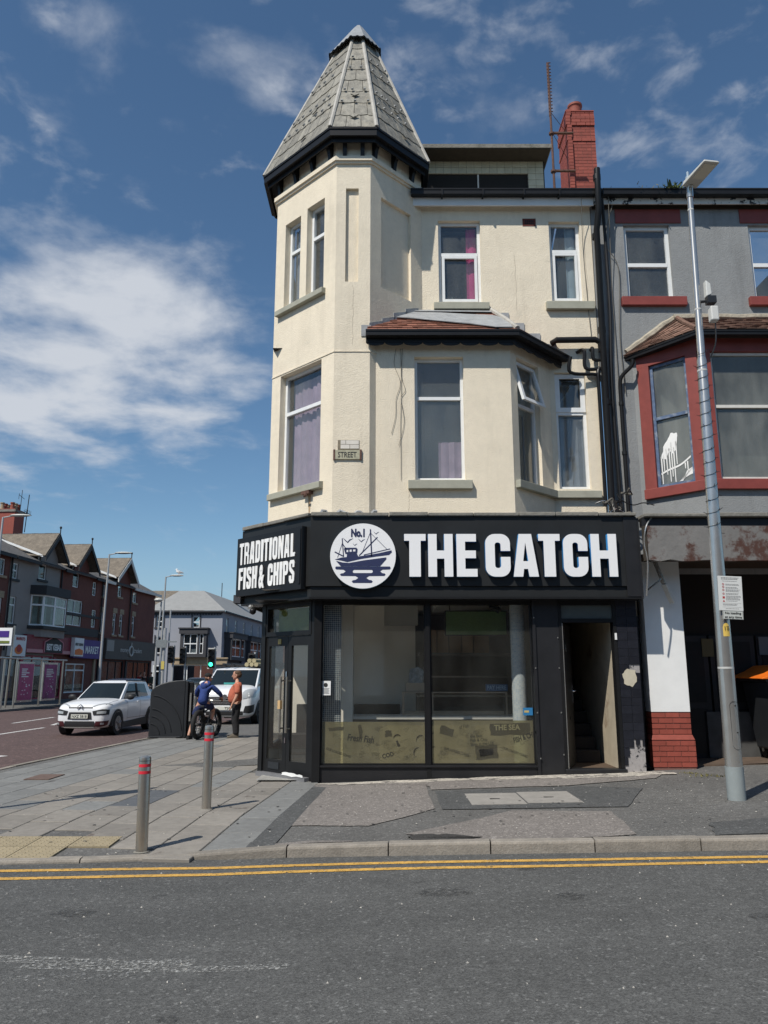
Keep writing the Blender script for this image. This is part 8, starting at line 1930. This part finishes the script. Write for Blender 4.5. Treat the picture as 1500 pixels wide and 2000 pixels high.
m = MB(BMx); C_ = Vector(hc); m.ellips(C_ - fv * .015 + uv_ * .062, (.108, .088, .078), 16, 10, Matrix((fv, sv, uv_)).transposed()); p = [C_ + fv * a + sv * b + uv_ * .055 for a, b in ((.07, .075), (.15, .06), (.185, 0), (.15, -.06), (.07, -.075))]; m.prism(p, uv_ * .014); m.build('cap', m_cap, rd, smooth=True)
m = MB(BMx); m.ellips(C_ - fv * .04 - uv_ * .02, (.066, .075, .06), 12, 8, Matrix((fv, sv, uv_)).transposed()); m.build('hair', m_hair, rd, smooth=True)
skin_mesh('hooded_top', [[((.20, 0, .90), (.185, .20)), ((.27, 0, 1.12), (.145, .17)), ((.33, 0, 1.28), (.145, .18)), ((.38, 0, 1.42), (.13, .185)), ((.42, 0, 1.50), (.085, .095))]] + [[((.38, 0, 1.42), (.13, .185)), ((.41, q * .19, 1.42), .088), ((.51, q * .33, 1.265), .072), ((.60, q * .375, 1.195), .064), ((.665, q * .35, 1.135), .05)] for q in (1, -1)], rd, m_hood, BMx)
m = MB(BMx); m.torus((.36, 0, 1.49), (-.5, 0, .86), .105, .045, 18, 8); m.ellips((.27, 0, 1.43), (.06, .10, .09), 12, 8); m.build('hood', m_hood, rd, smooth=True)
m = MB(BMx); m.torus((.385, 0, 1.515), (-.5, 0, .86), .085, .02, 16, 6); m.build('hood_lining', m_hoodin, rd, smooth=True)
skin_mesh('shorts', [[((.21, 0, 1.0), (.165, .18)), (hp_, (.17, .185))], [(hp_, (.17, .185)), ((.34, -.105, .915), .132), ((.58, -.13, .83), .098)], [(hp_, (.17, .185)), ((.22, .135, .86), .135), ((.205, .22, .60), .105)]], rd, m_short, BMx)
m = MB(BMx); shoe(m, .53, -.14, .41, 0, .05); m.build('shoe', m_cap, rd, smooth=True, bevel=.01); m = MB(BMx); shoe(m, .05, .285, 0, .1); m.build('shoe', m_cap, rd, smooth=True, bevel=.01)
# --- far walkers by the end shop
def walker(x, y, f, top, lab, hair=m_hair):
    t = thing('person', lab, 'person', (x, y, .1), 'people outside the far shops'); Mw = frame_m((x, y, .1), f)
    def e3(m): s_ = m.M; m.M = Mw; hand(m, (.02, .27, .86), (.1, 0, -1), (0, -1, 0), .5); hand(m, (.02, -.27, .86), (.1, 0, -1), (0, 1, 0), .5); head(m, (.03, 0, 1.62), (1, 0, -.05)); m.M = s_
    h_ = (0, 0, .92)
    skin_mesh('body', [[(h_, (.13, .14)), ((.01, 0, 1.2), (.11, .14)), ((0, 0, 1.36), (.11, .16)), ((0, 0, 1.46), .055), ((.02, 0, 1.54), .052)]] + [[(h_, (.13, .14)), ((0, q * .09, .84), .09), ((q * .12, q * .1, .5), .06), ((q * .14, q * .1, .09), .042), ((q * .14 + .1, q * .1, .05), .04)] for q in (1, -1)] + [[((0, 0, 1.36), (.11, .16)), ((0, q * .18, 1.39), .06), ((-.02, q * .24, 1.12), .045), ((.02, q * .27, .88), .03)] for q in (1, -1)], t, m_skin, Mw, 1, e3)
    skin_mesh('jacket', [[((0, 0, .88), (.15, .16)), ((.01, 0, 1.2), (.135, .16)), ((0, 0, 1.37), (.125, .175)), ((0, 0, 1.45), .075)]] + [[((0, 0, 1.37), (.125, .175)), ((0, q * .18, 1.395), .08), ((-.02, q * .245, 1.12), .066), ((.015, q * .27, .92), .052)] for q in (1, -1)], t, top, Mw, 1)
    skin_mesh('trousers', [[((0, 0, .97), (.14, .15)), (h_, (.14, .15))]] + [[(h_, (.14, .15)), ((0, q * .09, .82), .11), ((q * .12, q * .1, .5), .08), ((q * .14, q * .1, .09), .066)] for q in (1, -1)], t, m_trous, Mw, 1)
    m = MB(Mw); m.ellips((.01, 0, 1.665), (.10, .08, .085), 10, 7); m.build('hair', hair, t, smooth=True)
    for q in (1, -1): m = MB(Mw); shoe(m, q * .14 + .03, q * .1, 0); m.build('shoe', m_cap, t)
walker(-18.6, 60, (-.3, 1, 0), M('red top', (.40, .03, .03), .9), 'distant person in a red top outside the end shop')
walker(-17.4, 57, (.2, -1, 0), m_cap, 'distant person in dark clothes standing left of the far lamp posts'); walker(-16.6, 56, (-1, .2, 0), M('dark green coat', (.03, .04, .03), .9), 'distant person in a dark green coat beside the far lamp posts')
